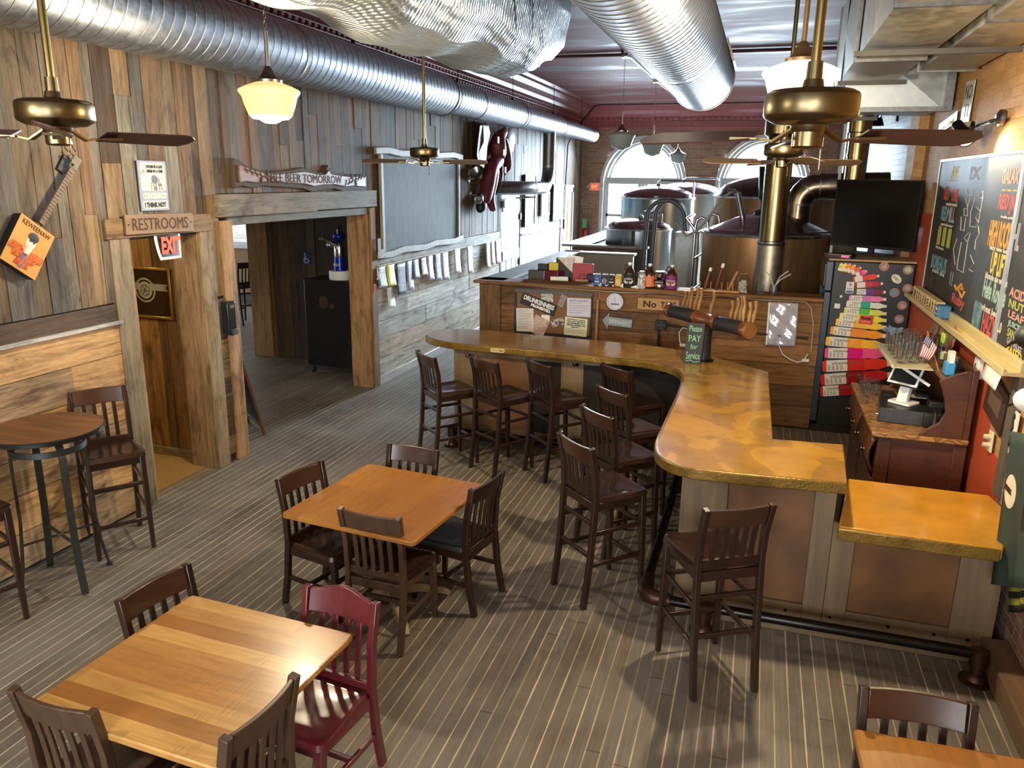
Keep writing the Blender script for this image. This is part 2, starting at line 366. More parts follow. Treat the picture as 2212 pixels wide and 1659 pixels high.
# left wall
mb = MB()
vplanks(mb, -4, 4.80, 1.74, 4.2, T=TL); vplanks(mb, 4.80, 6.06, 2.36, 4.2, T=TL); vplanks(mb, 6.06, 9.10, 2.54, 4.2, T=TL); vplanks(mb, 9.10, 14.25, 1.74, 4.2, T=TL)
vplanks(mb, 14.25, 15.55, 2.55, 4.2, T=TL); vplanks(mb, 15.55, 18.9, 1.74, 4.2, T=TL); vplanks(mb, 18.9, 20.2, 2.4, 4.2, T=TL); vplanks(mb, 20.2, 21.1, 0, 4.2, T=TL)
vplanks(mb, 5.95, 6.08, 1.62, 2.54, T=TL)
struct(mb.obj('wall_left', M_barnV, smooth=False))
mb = MB()
hplanks(mb, -4, 4.80, .02, 1.60, T=TL); hplanks(mb, 9.10, 14.25, .1, 1.60, pal=PALG, T=TL); hplanks(mb, 15.55, 18.9, .1, 1.60, pal=PALG, T=TL)
hplanks(mb, 5.96, 6.10, 0.08, 1.60, h=.2, pal=PAL, T=TL)
struct(mb.obj('wall_left_wainscot', M_barnH, smooth=False))
M_core = plain('dark_wall_core', '2c241e', .9)
mb = MB()
for a, b, z in ((-4, 4.95, 0), (4.95, 5.80, 2.2), (5.80, 6.23, 0), (6.23, 8.94, 2.28), (8.94, 21.3, 0)): mb.box(-4.99, a, z, -4.723, b, 4.6)
struct(mb.obj('wall_left_core', M_core, smooth=False))
def rail(s0, s1):
    mb = MB(); mb.box(s0, 0, 1.60, s1, .028, 1.73, col=pick(PALG if s0 > 9 else PAL), T=TL); mb.box(s0, 0, 1.575, s1, .06, 1.602, col=pick(PALG), T=TL); return mb
for k, (a, b) in enumerate(((-4, 4.80), (9.10, 14.25), (15.55, 18.9))): struct(rail(a, b).obj('trim_%d' % (k + 1), M_barnH, bevel=.004))
M_bbg = plain('pale_grey_baseboard', 'c4c4be', .5)
struct(MB().box(9.06, 0, 0, 11.35, .045, .11, T=TL).box(11.35, 0, 0, 14.25, .03, .1, T=TL).box(15.55, 0, 0, 18.9, .03, .1, T=TL).obj('baseboard_left', M_bbg, bevel=.004))
# door casings and headers of the two openings
mb = MB(); cl = (.30, .22, .14, 1)
mb.box(4.78, 0, 0, 4.97, .035, 2.23, col=C(136, 122, 100), T=TL); mb.box(5.80, 0, 0, 5.96, .035, 2.23, col=C(150, 130, 100), T=TL)
mb.box(4.97, -.27, 0, 5.0, .02, 2.22, col=C(168, 134, 92), T=TL); mb.box(5.79, -.27, 0, 5.82, .0, 2.22, col=C(140, 112, 80), T=TL)
struct(mb.obj('trim_4', M_barnV, bevel=.004))
mb = MB(); mb.box(4.74, 0, 2.22, 5.95, .05, 2.37, col=C(134, 108, 80), T=TL); struct(mb.obj('trim_5', M_barnH, bevel=.006))
mb = MB(); mb.box(6.08, 0, 0, 6.24, .045, 2.30, col=C(166, 130, 88), T=TL); mb.box(6.22, -.27, 0, 6.26, .03, 2.27, col=C(150, 116, 80), T=TL)
mb.box(8.93, -.27, 0, 8.97, .03, 2.29, col=C(158, 120, 80), T=TL); mb.box(8.96, 0, 0, 9.10, .05, 2.33, col=C(140, 108, 74), T=TL); mb.box(9.03, .0, 0, 9.11, .03, 2.33, col=C(140, 126, 104), T=TL)
struct(mb.obj('trim_6', M_barnV, bevel=.006))
mb = MB(); mb.box(6.04, 0, 2.33, 7.7, .07, 2.535, col=C(130, 118, 98), T=TL); mb.box(7.7, 0, 2.34, 9.13, .065, 2.54, col=C(122, 116, 104), T=TL); mb.box(6.2, -.27, 2.25, 9.0, .03, 2.33, col=C(112, 108, 98), T=TL)
struct(mb.obj('trim_7', M_barnH, bevel=.006))
# restroom hall (behind the first opening)
mb = MB(); T = TB(5.97); vplanks(mb, -7.4, -4.99, 0, 2.6, T=T, pal=[C(138, 104, 62), C(120, 88, 54), C(150, 114, 66), C(110, 84, 56)], joints=False); struct(mb.obj('wall_hall_side', M_barnV, smooth=False))
mb = MB(); mb.box(-7.2, 5.93, 0, -4.99, 5.955, .09, col=C(140, 122, 94)); struct(mb.obj('baseboard_hall', M_barnX, bevel=.004))
g = plain('hall_vinyl', 'a08250', .5, scale=40); struct(MB().box(-7.4, 4.2, .0, -4.86, 5.95, .006).obj('floor_hall', g, smooth=False))
struct(MB().box(-7.5, 4.0, 0, -7.4, 6.0, 2.6).box(-7.5, 4.0, 2.6, -4.8, 6.0, 2.7).box(-7.5, 3.9, 0, -4.99, 4.0, 2.7).obj('wall_hall', plain('hall_paint', 'b09468', .7), smooth=False))
struct(MB().box(-4.9, -4.2, 0, 1.85, -4, .8).box(-4.9, -4.2, 3.2, 1.85, -4, 4.6).box(-4.9, -4.2, .8, -4.2, -4, 3.2).box(-2.2, -4.2, .8, -1.0, -4, 3.2).box(1.0, -4.2, .8, 1.85, -4, 3.2).obj('wall_front', M_barnX if False else plain('front_wall_paint', '6e5a48', .7), smooth=False))
# ---- cornices of pressed metal
M_corn = plain('oxblood_pressed_metal', '8a4448', .42, var=.1, scale=8)
def cornice(name, L, T, dent=.11):
    mb = MB(); pr = [(0, 3.96), (.05, 3.96), (.06, 4.02), (.10, 4.03), (.10, 4.16), (.16, 4.17), (.17, 4.24), (.24, 4.27), (.27, 4.33), (.36, 4.40), (.40, 4.48), (.47, 4.50), (.5, 4.55), (0, 4.55)]
    n = len(pr); vs = [(0, a, b) for a, b in pr] + [(L, a, b) for a, b in pr]
    mb.add(vs, [tuple(range(n)), tuple(range(n, 2 * n))[::-1]] + [(i, (i + 1) % n, n + (i + 1) % n, n + i) for i in range(n)], T=T)
    k = int(L / dent)
    for i in range(k):
        mb.box(i * dent + .02, .1, 4.045, i * dent + .075, .125, 4.15, T=T); mb.tube([(i * dent + .03, .17, 4.205), (i * dent + .085, .17, 4.205)], .026, 6, T=T)
    return struct(mb.obj(name, M_corn, smooth=True, angle=25))
cornice('trim_8', 6.6, TB(21.1) @ Matrix.Translation((-4.8, 0, 0)), .15)
cornice('trim_9', 25, TL @ Matrix.Translation((-3.9, -.02, 0)), .12)
# ================================================================ chairs and stools
M_dark = wood('dark_stained_wood', '1e110c', '321e16', .30, 2, 10, .15, .06, coat=.25)
M_walnut = wood('walnut_stained_wood', '2c1911', '442919', .30, 0, 10, .15, .06, coat=.25)
M_worn = wood('worn_brown_wood', '38281d', '543e2e', .38, 2, 12, .15, .1)
M_red_wood = wood('cherry_red_wood', '481418', '64222a', .30, 2, 10, .15, .05, coat=.3)
M_seatd = wood('dark_seat_wood', '20120e', '361f19', .22, 1, 7, .2, .05, coat=.4)
M_seatblk = plain('black_seat_vinyl', '1c1c20', .45)
def seat_mb(zt, th=.032, wf=.43, wr=.37, y0=-.20, y1=.21):
    out = []
    def arc(cx, cy, r, a0, a1, n=5):
        for i in range(n + 1):
            a = math.radians(a0 + (a1 - a0) * i / n); out.append((cx + r * math.cos(a), cy + r * math.sin(a)))
    arc(wr / 2 - .03, y0 + .03, .03, -90, 0); arc(wf / 2 - .05, y1 - .06, .05, 0, 80, 5); arc(-wf / 2 + .05, y1 - .06, .05, 100, 180, 5); arc(-wr / 2 + .03, y0 + .03, .03, 180, 270)
    mb = MB(); n = len(out); vs = []; rings = [(1, -th), (.97, -.004), (.93, 0), (.8, -.004), (.62, -.009), (.4, -.012), (.2, -.012)]
    for k, dz in rings: vs += [(p[0] * k, p[1] * k, zt + dz + (.007 * math.exp(-(p[0] * k / .05) ** 2) * (1 if p[1] * k > 0 else .3) if k < .9 else 0)) for p in out]
    vs.append((0, 0, zt - .010)); fs = [tuple(range(n))[::-1]]
    for r in range(len(rings) - 1): fs += [(r * n + i, r * n + (i + 1) % n, (r + 1) * n + (i + 1) % n, (r + 1) * n + i) for i in range(n)]
    L = (len(rings) - 1) * n; fs += [(L + i, L + (i + 1) % n, len(vs) - 1) for i in range(n)]
    return mb.add(vs, fs)
def make_chair(name, label, cat, sh, H, nsl, mt, ms, group, hump=0.0, mrail=None):
    t = thing(name, label, cat, group=group); mrail = mrail or mt
    seat_mb(sh).obj('seat', ms, t, angle=50)
    zb = sh - .032; ra = .115
    for s in (-1, 1):
        x = s * .183
        MB().tube([(x, -.275, 0), (x, -.235, sh * .45), (x, -.21, sh), (x, -.222, (sh + H) / 2), (x * 1.02, -.262, H)], 1, sec=[(-.016, -.02), (.016, -.02), (.016, .02), (-.016, .02)], up=(0, 1, 0)).obj('rear_leg', mt, t, bevel=.004)
        x = s * .178
        MB().tube([(x * 1.03, .19, 0), (x * 1.01, .178, sh * .5), (x, .165, zb)], [.8, 1.05, 1.1], sec=[(-.018, -.018), (.018, -.018), (.018, .018), (-.018, .018)], up=(0, 1, 0)).obj('front_leg', mt, t, bevel=.004)
    def yc(x, z):
        k = (z - sh) / (H - sh); y = -.205 - .015 * k - .045 * k * k
        return y - .022 * (1 - (x / .17) ** 2)
    def ztop(x): return H - .004 + hump * math.exp(-(x / .10) ** 2) - hump * .25
    nx = 12; vs = []
    for i in range(nx + 1):
        x = -.168 + .336 * i / nx
        for z, yo in ((H - ra, .010), (ztop(x), .010), (ztop(x), -.010), (H - ra, -.010)): vs.append((x, yc(x, z) + yo, z))
    fs = [(0, 1, 2, 3), tuple(nx * 4 + q for q in (3, 2, 1, 0))] + [(i * 4 + q, i * 4 + 4 + q, i * 4 + 4 + (q + 1) % 4, i * 4 + (q + 1) % 4) for i in range(nx) for q in range(4)]
    MB().add(vs, fs).obj('top_rail', mrail, t, bevel=.004)
    MB().bar([(-.17, -.205, sh + .012), (.17, -.205, sh + .012)], .022, .045).obj('back_rail', mt, t, bevel=.003)
    for i in range(nsl):
        x = -.168 + .336 * (i + 1) / (nsl + 1); xt = x * 1.0
        MB().tube([(xt, yc(xt, z) * .999, z) for z in (sh + .03, sh + (H - sh) * .3, sh + (H - sh) * .55, H - ra + .004)], 1, sec=[(-.014, -.006), (.014, -.006), (.014, .006), (-.014, .006)], up=(0, 1, 0)).obj('back_slat', mt, t, bevel=.002)
    ap = MB(); zc = zb - .03
    for s in (-1, 1): ap.bar([(s * .178, -.21, zc), (s * .172, .165, zc)], .02, .055)
    ap.bar([(-.17, .165, zc), (.17, .165, zc)], .02, .055).bar([(-.17, -.21, zc), (.17, -.21, zc)], .02, .055).obj('seat_apron', mt, t, bevel=.003)
    def st(a, b): MB().bar([a, b], .018, .028).obj('stretcher', mt, t, bevel=.003)
    if sh > .6:
        for s in (-1, 1):
            st((s * .183, -.235, .30), (s * .18, .18, .30)); st((s * .182, -.225, .52), (s * .179, .172, .52))
        st((-.18, .184, .24), (.18, .184, .24)); st((-.18, .172, .52), (.18, .172, .52)); st((-.18, -.235, .36), (.18, -.235, .36)); st((-.18, -.22, .58), (.18, -.22, .58))
    else:
        for s in (-1, 1): st((s * .183, -.245, .2), (s * .18, .185, .2))
        st((-.18, -.04, .2), (.18, -.04, .2)); st((-.18, .18, .27), (.18, .18, .27))
    return t
def put(src, xy, ang, label, right=False, first=False):
    """ang: direction of the chair's own +x (its right hand); xy: middle of the back's top, or the top of its right post"""
    a = math.radians(ang); off = V(((.19 if right else 0), -.262, 0)); off = Matrix.Rotation(a, 3, 'Z') @ off
    loc = (xy[0] - off.x, xy[1] - off.y, 0)
    if first: src.location = loc; src.rotation_euler = (0, 0, a); src['label'] = label; return src
    return dup(src, loc, a, label)
GS = 'dark slat-back bar stools'
stool = make_chair('bar_stool', 'x', 'bar stool', .76, 1.105, 5, M_dark, M_seatd, GS, mrail=M_walnut)
put(stool, (.028, 3.862), 30.6, 'dark slat-back stool alone at the near end of the bar', first=True)
for xy, ang, lab in (((-.868, 4.468), -44, 'nearest stool in the line along the long side of the bar'),
                     ((-.869, 5.154), -44, 'second stool from the near bar corner, along the long side of the bar'),
                     ((-.870, 5.774), -42, 'third stool from the near bar corner, along the long side of the bar'),
                     ((-.959, 6.547), -38, 'stool tucked into the inner bend of the bar, its seat half hidden'),
                     ((-1.674, 6.491), -43, 'third stool from the rounded far tip of the bar'),
                     ((-2.148, 6.438), -33, 'second stool from the rounded far tip of the bar'),
                     ((-2.746, 6.426), -42, 'stool at the rounded far tip of the bar, beside the open aisle')):
    put(stool, xy, ang, lab, right=True)
hs = make_chair('bar_stool', 'x', 'bar stool', .76, 1.16, 4, M_dark, M_seatd, 'stools at the round high table', mrail=M_walnut)
put(hs, (-4.60, 4.40), 234.2, 'dark stool against the wainscot behind the round high table', first=True)
put(hs, (-4.66, 3.22), 250, 'dark stool by the wall, cut by the photo edge, nearer side of the high table')
GD = 'dark slat-back dining chairs'
chair = make_chair('dining_chair', 'x', 'chair', .455, .87, 4, M_dark, M_seatd, GD, mrail=M_walnut)
put(chair, (-2.701, 4.097), 257, 'dark chair at the wall side of the honey-coloured table in the middle of the floor', first=True)
put(chair, (-2.201, 4.75), 175.7, 'dark chair on the far side of the middle table, back rail shining')
put(chair, (-2.556, 2.632), 261.9, 'brown chair at the wall side of the front plank-topped table')
put(chair, (.714, 2.85), 183.4, 'glossy dark chair behind the table cut off at the lower photo corner')
chair2 = make_chair('dining_chair', 'x', 'chair', .455, .87, 5, M_worn, M_seatd, GD)
put(chair2, (-1.969, 3.642), -3.3, 'worn brown chair on the near side of the middle table, back towards us', first=True)
put(chair2, (-2.29, 1.818), -2, 'worn brown chair with scuffed post, near side of the front table')
put(chair2, (-1.556, 2.034), 85.9, 'brown curved-back chair at the bar side of the front table, seen from behind')
put(chair2, (1.58, 2.62), 96, 'brown chair end post by the brick wall at the photo edge')
cblk = make_chair('dining_chair', 'x', 'chair', .455, .87, 5, M_dark, M_seatblk, GD)
put(cblk, (-1.501, 4.338), 79, 'dark chair with black padded seat at the bar side of the middle table', first=True)
cred = make_chair('dining_chair', 'x', 'chair', .455, .87, 4, M_red_wood, M_red_wood, GD, hump=.035)
put(cred, (-1.677, 2.812), 174.1, 'cherry red chair with humped crest rail behind the front table', first=True)
# ================================================================ tables
def strips(name, cols, axis, w, rough=.3):
    g = G(name); o = g.co(); xyz = g.sep(o); u = g.math('FLOOR', g.math('DIVIDE', xyz[1 - axis], w)); along = g.math('FLOOR', g.math('ADD', g.math('DIVIDE', xyz[axis], 1.3), g.math('MULTIPLY', g.white(g.comb(u, 2.2)), 5)))
    r = g.white(g.comb(u, along, .7)); sc = [1, 1, 1]; sc[axis] = .12; v = g.map(o, tuple(sc)); st = g.noise(v, 22, 5, .6, 1.5); bl = g.noise(o, 3.2, 3)
    fl = g.noise(g.map(o, (9, 1, 1) if axis == 0 else (1, 9, 1)), 9, 2)
    c = g.ramp(r, [(i / (len(cols) - 1), C(k)) for i, k in enumerate(cols)])
    c = g.mix(1.0, c, g.ramp(st, [(.3, (.80, .76, .7)), (.7, (1.12, 1.12, 1.12))]), 'MULTIPLY')
    c = g.mix(g.math('MULTIPLY', g.rng(bl, .5, .66, 0, .5), g.rng(fl, .5, .6)), c, C('8a5a26'))
    return g.out(c, rough, bump=g.bump(st, .05, .003), coat=.2)
M_maple = strips('maple_planks', ('b48448', '98662e', 'c49a5a', '8e5e2c', 'b07e42'), 0, .088)
M_honey = strips('honey_planks', ('a26c2e', '966228', 'ac7832', 'a06a2c'), 1, .11)
M_iron = plain('dark_table_iron', '1e1c1a', .5, .6)
M_paleoak = wood('pale_oak_foot', '7c6a50', 'a08c6c', .5, 0)
def rrect(x0, y0, x1, y1, r, n=5):
    o = []
    for cx, cy, a in ((x1 - r, y1 - r, 0), (x0 + r, y1 - r, 90), (x0 + r, y0 + r, 180), (x1 - r, y0 + r, 270)):
        for i in range(n + 1):
            k = math.radians(a + 90 * i / n); o.append((cx + r * math.cos(k), cy + r * math.sin(k)))
    return o
def table(loc, rz, sx, sy, mt, label, rad=.03, z=.75):
    t = thing('dining_table', label, 'table', loc, rz, 'square pub tables')
    MB().prism(rrect(-sx / 2, -sy / 2, sx / 2, sy / 2, rad), z - .03, z).obj('tabletop', mt, t, bevel=.006)
    MB().lathe([(.055, .1), (.04, .14), (.04, .62), (.06, .66)], 20).box(-.2, -.2, .66, .2, .2, .719).obj('column', M_iron, t)
    for k in range(4):
        T = rot2(k * PI / 2 + PI / 4)
        MB().tube([(.03, 0, .12), (.2, 0, .1), (.36, 0, .04), (.4, 0, .012)], [1.5, 1.3, 1, .8], sec=[(-.025, -.022), (.025, -.022), (.025, .022), (-.025, .014)], up=(0, 0, 1), T=T).obj('base_foot', M_paleoak, t, bevel=.005)
    return t
table((-2.085, 4.118, 0), math.radians(-6), .92, .94, M_honey, 'square honey-brown table in the middle of the floor, four chairs around it')
table((-2.03, 2.29, 0), math.radians(-3), .90, .88, M_maple, 'square table of varied maple planks at the front, red chair behind it', .02)
table((.97, 2.31, 0), math.radians(2), .92, .90, M_honey, 'orange-brown table cut off at the lower corner by the brick wall', .02)
M_zebra = wood('zebra_laminate', '3e2612', '7c4e26', .35, 0, 14, .06, .05)
M_gunmetal = plain('gunmetal_steel', '4a4e4e', .4, .8)
t = thing('high_table', 'round high table with dark grained top on grey strap-steel legs', 'table', (-4.335, 3.70, 0))
MB().lathe([(0, 1.07), (.335, 1.07), (.345, 1.078), (.345, 1.092), (.338, 1.10), (0, 1.10)], 48).obj('tabletop', M_zebra, t)
MB().lathe([(.346, 1.068), (.352, 1.072), (.352, 1.096), (.346, 1.099)], 48).obj('edge_band', plain('black_edge', '16181a', .3), t)
for k in range(4):
    T = rot2(math.radians(-22 + 90 * k))
    MB().bar([(.13, 0, 1.068), (.20, 0, 1.0), (.225, 0, .93), (.225, 0, .5), (.25, 0, .2), (.285, 0, .01)], .045, .008, up=(1, 0, 0), T=T).obj('leg', M_gunmetal, t)
    MB().bar([(.02, 0, .34), (.24, 0, .34)], .022, .008, T=T).obj('cross_brace', M_gunmetal, t)
    MB().lathe([(0, 0), (.022, 0), (.022, .012), (0, .014)], 12, c=(.285, 0, 0), T=T).obj('foot_pad', M_gunmetal, t)
MB().tube([(.222 * math.cos(a * PI / 18), .222 * math.sin(a * PI / 18), .975) for a in range(36)], 1, sec=[(-.004, -.02), (.004, -.02), (.004, .02), (-.004, .02)], up=(0, 0, 1), closed=True).obj('ring', M_gunmetal, t)
# ================================================================ the bar
g = G('epoxied_copper_top'); o = g.co(); n1 = g.noise(o, 1.3, 4, .5, .9); n2 = g.noise(o, 5, 4, .6); n3 = g.noise(o, 30, 3)
c = g.ramp(n1, [(.34, C(142, 104, 46)), (.46, C(164, 124, 52)), (.475, C(186, 142, 60)), (.56, C(178, 132, 54)), (.575, C(154, 116, 60)), (.7, C(172, 126, 56))])
c = g.mix(1.0, c, g.ramp(n2, [(.3, (.86, .84, .8)), (.7, (1.1, 1.1, 1.08))]), 'MULTIPLY')
M_bartop = g.out(c, g.rng(n2, .3, .7, .16, .26), metal=.1, bump=g.bump(n1, .06, .01), coat=.5)
g = G('gold_bar_edge'); n1 = g.noise(g.co(), 60, 3); n2 = g.noise(g.co(), 8, 3)
M_gold = g.out(g.ramp(n2, [(.3, C(112, 86, 34)), (.7, C(150, 118, 52))]), .32, metal=.5, bump=g.bump(n1, .5, .006))
M_lowtop = plain('amber_bar_top', 'c68c28', .22, .05, var=.14, scale=5, coat=.5)
M_barpost = wood('bar_post_oak', '5a4934', '80694a', .6, 2, 8, .1, .2)
M_barrail = wood('bar_rail_oak', '5a4934', '80694a', .6, 0, 8, .1, .2)
M_panel = plain('copper_brown_panel', '6e4c2e', .42, .15, var=.3, scale=4)
M_blk = plain('matte_black', '141416', .55); M_blkm = plain('black_iron', '1a1a1c', .35, .7)
M_drk = plain('dark_void_wood', '15110e', .8)
def smoothpoly(pts, it=2):
    for _ in range(it):
        q = []
        for i in range(len(pts)):
            a, b = V(pts[i][:2]), V(pts[(i + 1) % len(pts)][:2]); 
            ra = .0 if len(pts[i]) > 2 else .25; rb = .0 if len(pts[(i + 1) % len(pts)]) > 2 else .25
            q.append(tuple(a.lerp(b, ra)) + ((1,) if ra == 0 else ()))
            if rb: q.append(tuple(b.lerp(a, rb)))
        pts = q
    return [p[:2] for p in pts]
OUT = [(-3.30, 7.50), (-2.95, 7.31), (-2.3, 7.30), (-1.35, 7.24), (-.86, 7.20), (-.55, 6.95), (-.50, 6.4), (-.52, 5.2), (-.52, 4.70), (-.36, 4.47), (-.1, 4.46), (.60, 4.52, 1), (.642, 5.233, 1), (.204, 5.20, 1), (.183, 7.16, 1), (-.66, 7.93), (-2.0, 8.02), (-2.9, 8.12), (-3.30, 8.02), (-3.38, 7.75)]
bar = thing('bar_counter', 'L-shaped bar with glossy copper-brown top, gold edge and oak-framed panels', 'bar', (0, 0, 0))
P_ = smoothpoly(OUT, 3)
MB().prism(P_, 1.0, 1.06).obj('counter_top', M_bartop, bar, bevel=.008)
vv = [V((*p, 1.026)) for p in P_]; k0 = min(range(len(P_)), key=lambda i: (P_[i][0] + 3.3) ** 2 + (P_[i][1] - 7.5) ** 2); k1 = min(range(len(P_)), key=lambda i: (P_[i][0] - .6) ** 2 + (P_[i][1] - 4.52) ** 2)
i0 = (k0 - 3) % len(vv); idx = [i0]; 
while idx[-1] != k1: idx.append((idx[-1] + 1) % len(vv))
ed_ = [vv[i] for i in idx]
MB().bar(ed_, .03, .068).obj('edge_band', M_gold, bar, bevel=.008)['label'] = 'gold hammered edge band'
MB().prism([(.577, 4.46), (1.40, 4.44), (1.56, 4.9), (1.56, 5.05), (1.53, 5.27), (.70, 5.28)], .745, .815).obj('lower_counter_top', M_lowtop, bar, bevel=.01)
MB().box(.572, 4.43, .74, 1.39, 4.458, .81).obj('lower_edge_band', M_gold, bar, bevel=.006)
zt = .998
def face(T, L, posts, zt, zb=.0):
    for a, b in posts: MB().box(a, 0, zb, b, .03, zt, T=T).obj('post', M_barpost, bar, bevel=.003)
    for (a, b), (c_, d_) in zip(posts, posts[1:]):
        MB().box(b, -.01, .17, c_, .006, zt - .06, T=T).obj('panel', M_panel, bar)
        MB().box(b, 0, .06, c_, .028, .17, T=T).obj('lower_rail', M_barrail, bar, bevel=.003); MB().box(b, 0, zt - .07, c_, .026, zt, T=T).obj('upper_rail', M_barrail, bar, bevel=.003)
# carcass
MB().prism([(-.30, 4.70), (.574, 4.70), (.574, 5.15), (.15, 5.15), (.15, 7.0), (-.6, 7.8), (-2.92, 7.85), (-2.92, 7.42), (-.62, 7.36), (-.30, 7.05)], 0.005, .997).prism([(.576, 4.70), (1.5, 4.70), (1.5, 5.2), (.576, 5.2)], .005, .743).obj('carcass', M_drk, bar, smooth=False)
face(TB(4.70), 2, [(-.31, -.045), (.455, .574)], zt); face(TB(4.70), 2, [(.576, .705), (1.272, 1.5)], .743)
MB().box(-.31, 4.62, 0, 1.5, 4.67, .055).obj('kick_board', M_barrail, bar, bevel=.003)
face(TB(7.405), 2, [(-2.93, -2.68), (-1.78, -1.55), (-.86, -.62)], zt)
face(Matrix(((0, -1, 0, -.30), (1, 0, 0, 0), (0, 0, 1, 0), (0, 0, 0, 1))), 2, [(4.7, 4.9), (5.8, 6.0), (6.9, 7.05)], zt)
for a in (.17, .36, .62, .95, 1.2, 1.38):
    MB().lathe([(0, .008), (.008, .006), (.011, 0)], 10, T=frame((a, 4.671, .115), (1, 0, 0))).obj('bolt', M_blkm, bar)
for (x, y) in ((-2.75, 7.37), (-1.62, 7.37), (-.76, 7.37)):
    mb = MB(); mb.lathe([(0, .004), (.016, .004), (.018, 0)], 10, T=frame((x, y, .93), (1, 0, 0)))
    for s in (-1, 1): mb.tube([(x, y - .004, .93), (x + s * .015, y - .03, .915), (x + s * .028, y - .045, .93), (x + s * .03, y - .045, .95)], .005, 6)
    mb.obj('coat_hook', M_blkm, bar)
pl = MB(); pl.prism(rrect(-.075, -.02, .075, .02, .015), 0, .006, T=frame((-2.42, 7.283, 1.026), (1, 0, 0))).obj('name_plate', plain('cream_plate', 'd8c890', .4), bar)
text('LOCAL TABLE', .026, plain('plate_ink', '4a3a20', .6), bar, M=frame((-2.42, 7.276, 1.026), (1, 0, 0)), sx=.8)
# foot rail
M_rail = plain('dark_steel_rail', '2c2a2a', .25, .9); M_railb = plain('brown_iron_fitting', '4a3228', .4, .8)
fr_ = thing('foot_rail', 'dark steel foot rail with turned iron brackets along the bar base', 'foot rail', (0, 0, 0))
MB().tube([(-.38, 4.46, .17), (1.36, 4.44, .17)], .032, 14).obj('rail_pipe', M_rail, fr_)
MB().tube([(-.50, 4.62, .17), (-.50, 6.75, .17)], .032, 14).obj('rail_pipe', M_rail, fr_)
MB().tube([(-2.85, 7.16, .17), (-.75, 7.12, .17)], .032, 14).obj('rail_pipe', M_rail, fr_)
MB().tube([(-.50, 4.70, .17), (-.50, 4.54, .17), (-.48, 4.49, .17), (-.43, 4.465, .17), (-.33, 4.46, .17)], [.042, .05, .052, .05, .042], 14).obj('elbow', M_railb, fr_)
for x, y in ((-.12, 4.45), (1.38, 4.43), (-2.87, 7.16), (-.50, 6.72)):
    MB().lathe([(.0, 0), (.085, 0), (.085, .012), (.06, .02), (.05, .045), (.036, .055), (.036, .10), (.048, .105), (.05, .2), (.035, .21), (0, .215)], 20, c=(x, y, 0)).obj('bracket', M_railb, fr_)
# ================================================================ ducts overhead
def galv(name, c1='8c9094', c2='b4b8bc', rough=.30, sc=12):
    g = G(name); v = g.voro(g.co(), sc * 3); n = g.noise(g.co(), sc, 3)
    f = g.math('ADD', g.math('MULTIPLY', v, .35), g.math('MULTIPLY', n, .65))
    return g.out(g.ramp(f, [(.25, C(c1)), (.75, C(c2))]), g.rng(f, .2, .8, rough - .06, rough + .1), metal=1.0, bump=g.bump(n, .03, .01))
M_galv = galv('galvanised_spiral', '868a92', 'a4a8b0', .40); M_galvp = galv('lamplit_galvanised_sheet', '9a9484', 'b8b09c', .42, 5); M_galvd = galv('dull_pipe', '6c6e70', '8a8c8e', .38)  # sheet metal: yellowish cast of the warm lamps put into its colour
def spiral(L, r, pitch=.108, seg=40, lean=.05):
    """a spiral-seamed pipe along +x from the origin"""
    mb = MB(); prof = [(0.0, r)]; x = pitch / 2
    while x < L - .03:
        prof += [(x - .008, r), (x - .004, r + .0022), (x + .004, r + .0022), (x + .008, r)]; x += pitch
    prof.append((L, r)); vs = []; k = len(prof)
    for i in range(seg):
        a = 2 * PI * i / seg
        for j, (px, rr) in enumerate(prof): vs.append((px + (lean * math.sin(a) if 0 < j < k - 1 and .1 < px < L - .1 else 0), rr * math.cos(a), rr * math.sin(a)))
    fs = [(i * k + j, ((i + 1) % seg) * k + j, ((i + 1) % seg) * k + j + 1, i * k + j + 1) for i in range(seg) for j in range(k - 1)]
    return mb.add(vs, fs)
YA = lambda x, z: Matrix(((0, -1, 0, x), (1, 0, 0, 0), (0, 0, 1, z), (0, 0, 0, 1)))
d1 = thing('spiral_duct', 'long galvanised spiral duct running along the wooden wall under the cornice', 'duct', (-4.25, 0, 3.78))
R1 = Matrix.Rotation(PI / 2, 4, 'Z')
for y0, y1, r in ((-3.9, 3.2, .262), (3.2, 6.6, .262), (6.6, 10.35, .262), (10.5, 13.8, .215), (13.9, 16.8, .195), (16.9, 19.9, .17)):
    mb = spiral(y1 - y0, r); T = Matrix.Translation((0, y0, 0)) @ R1; mb.v = [(T @ V(p))[:] for p in mb.v]
    mb.obj('duct_section', M_galv, d1, angle=16)
for y, ra, rb in ((3.2, .262, .262), (6.6, .262, .262), (10.35, .262, .215), (11.6, .215, .215), (13.8, .215, .195), (16.8, .195, .17)):
    mb = MB(); prof = [(ra, -.07), (ra + .006, -.06), (ra + .01, -.045), (ra + .006, -.03), ((ra + rb) / 2 + .003, .06), (rb + .006, .14), (rb + .012, .15), (rb, .165)] if ra != rb else [(ra, -.02), (ra + .008, -.014), (ra + .008, .014), (ra, .02)]
    mb.lathe(prof, 40, T=Matrix.Translation((0, y, 0)) @ Matrix.Rotation(-PI / 2, 4, 'X')); mb.obj('duct_coupling', M_galvd, d1)
MB().lathe([(.17, 0), (.174, .02), (.174, .32), (.165, .34), (.15, .345), (0, .345)], 40, T=Matrix.Translation((0, 19.88, 0)) @ Matrix.Rotation(-PI / 2, 4, 'X')).obj('end_cap', M_galvp, d1)
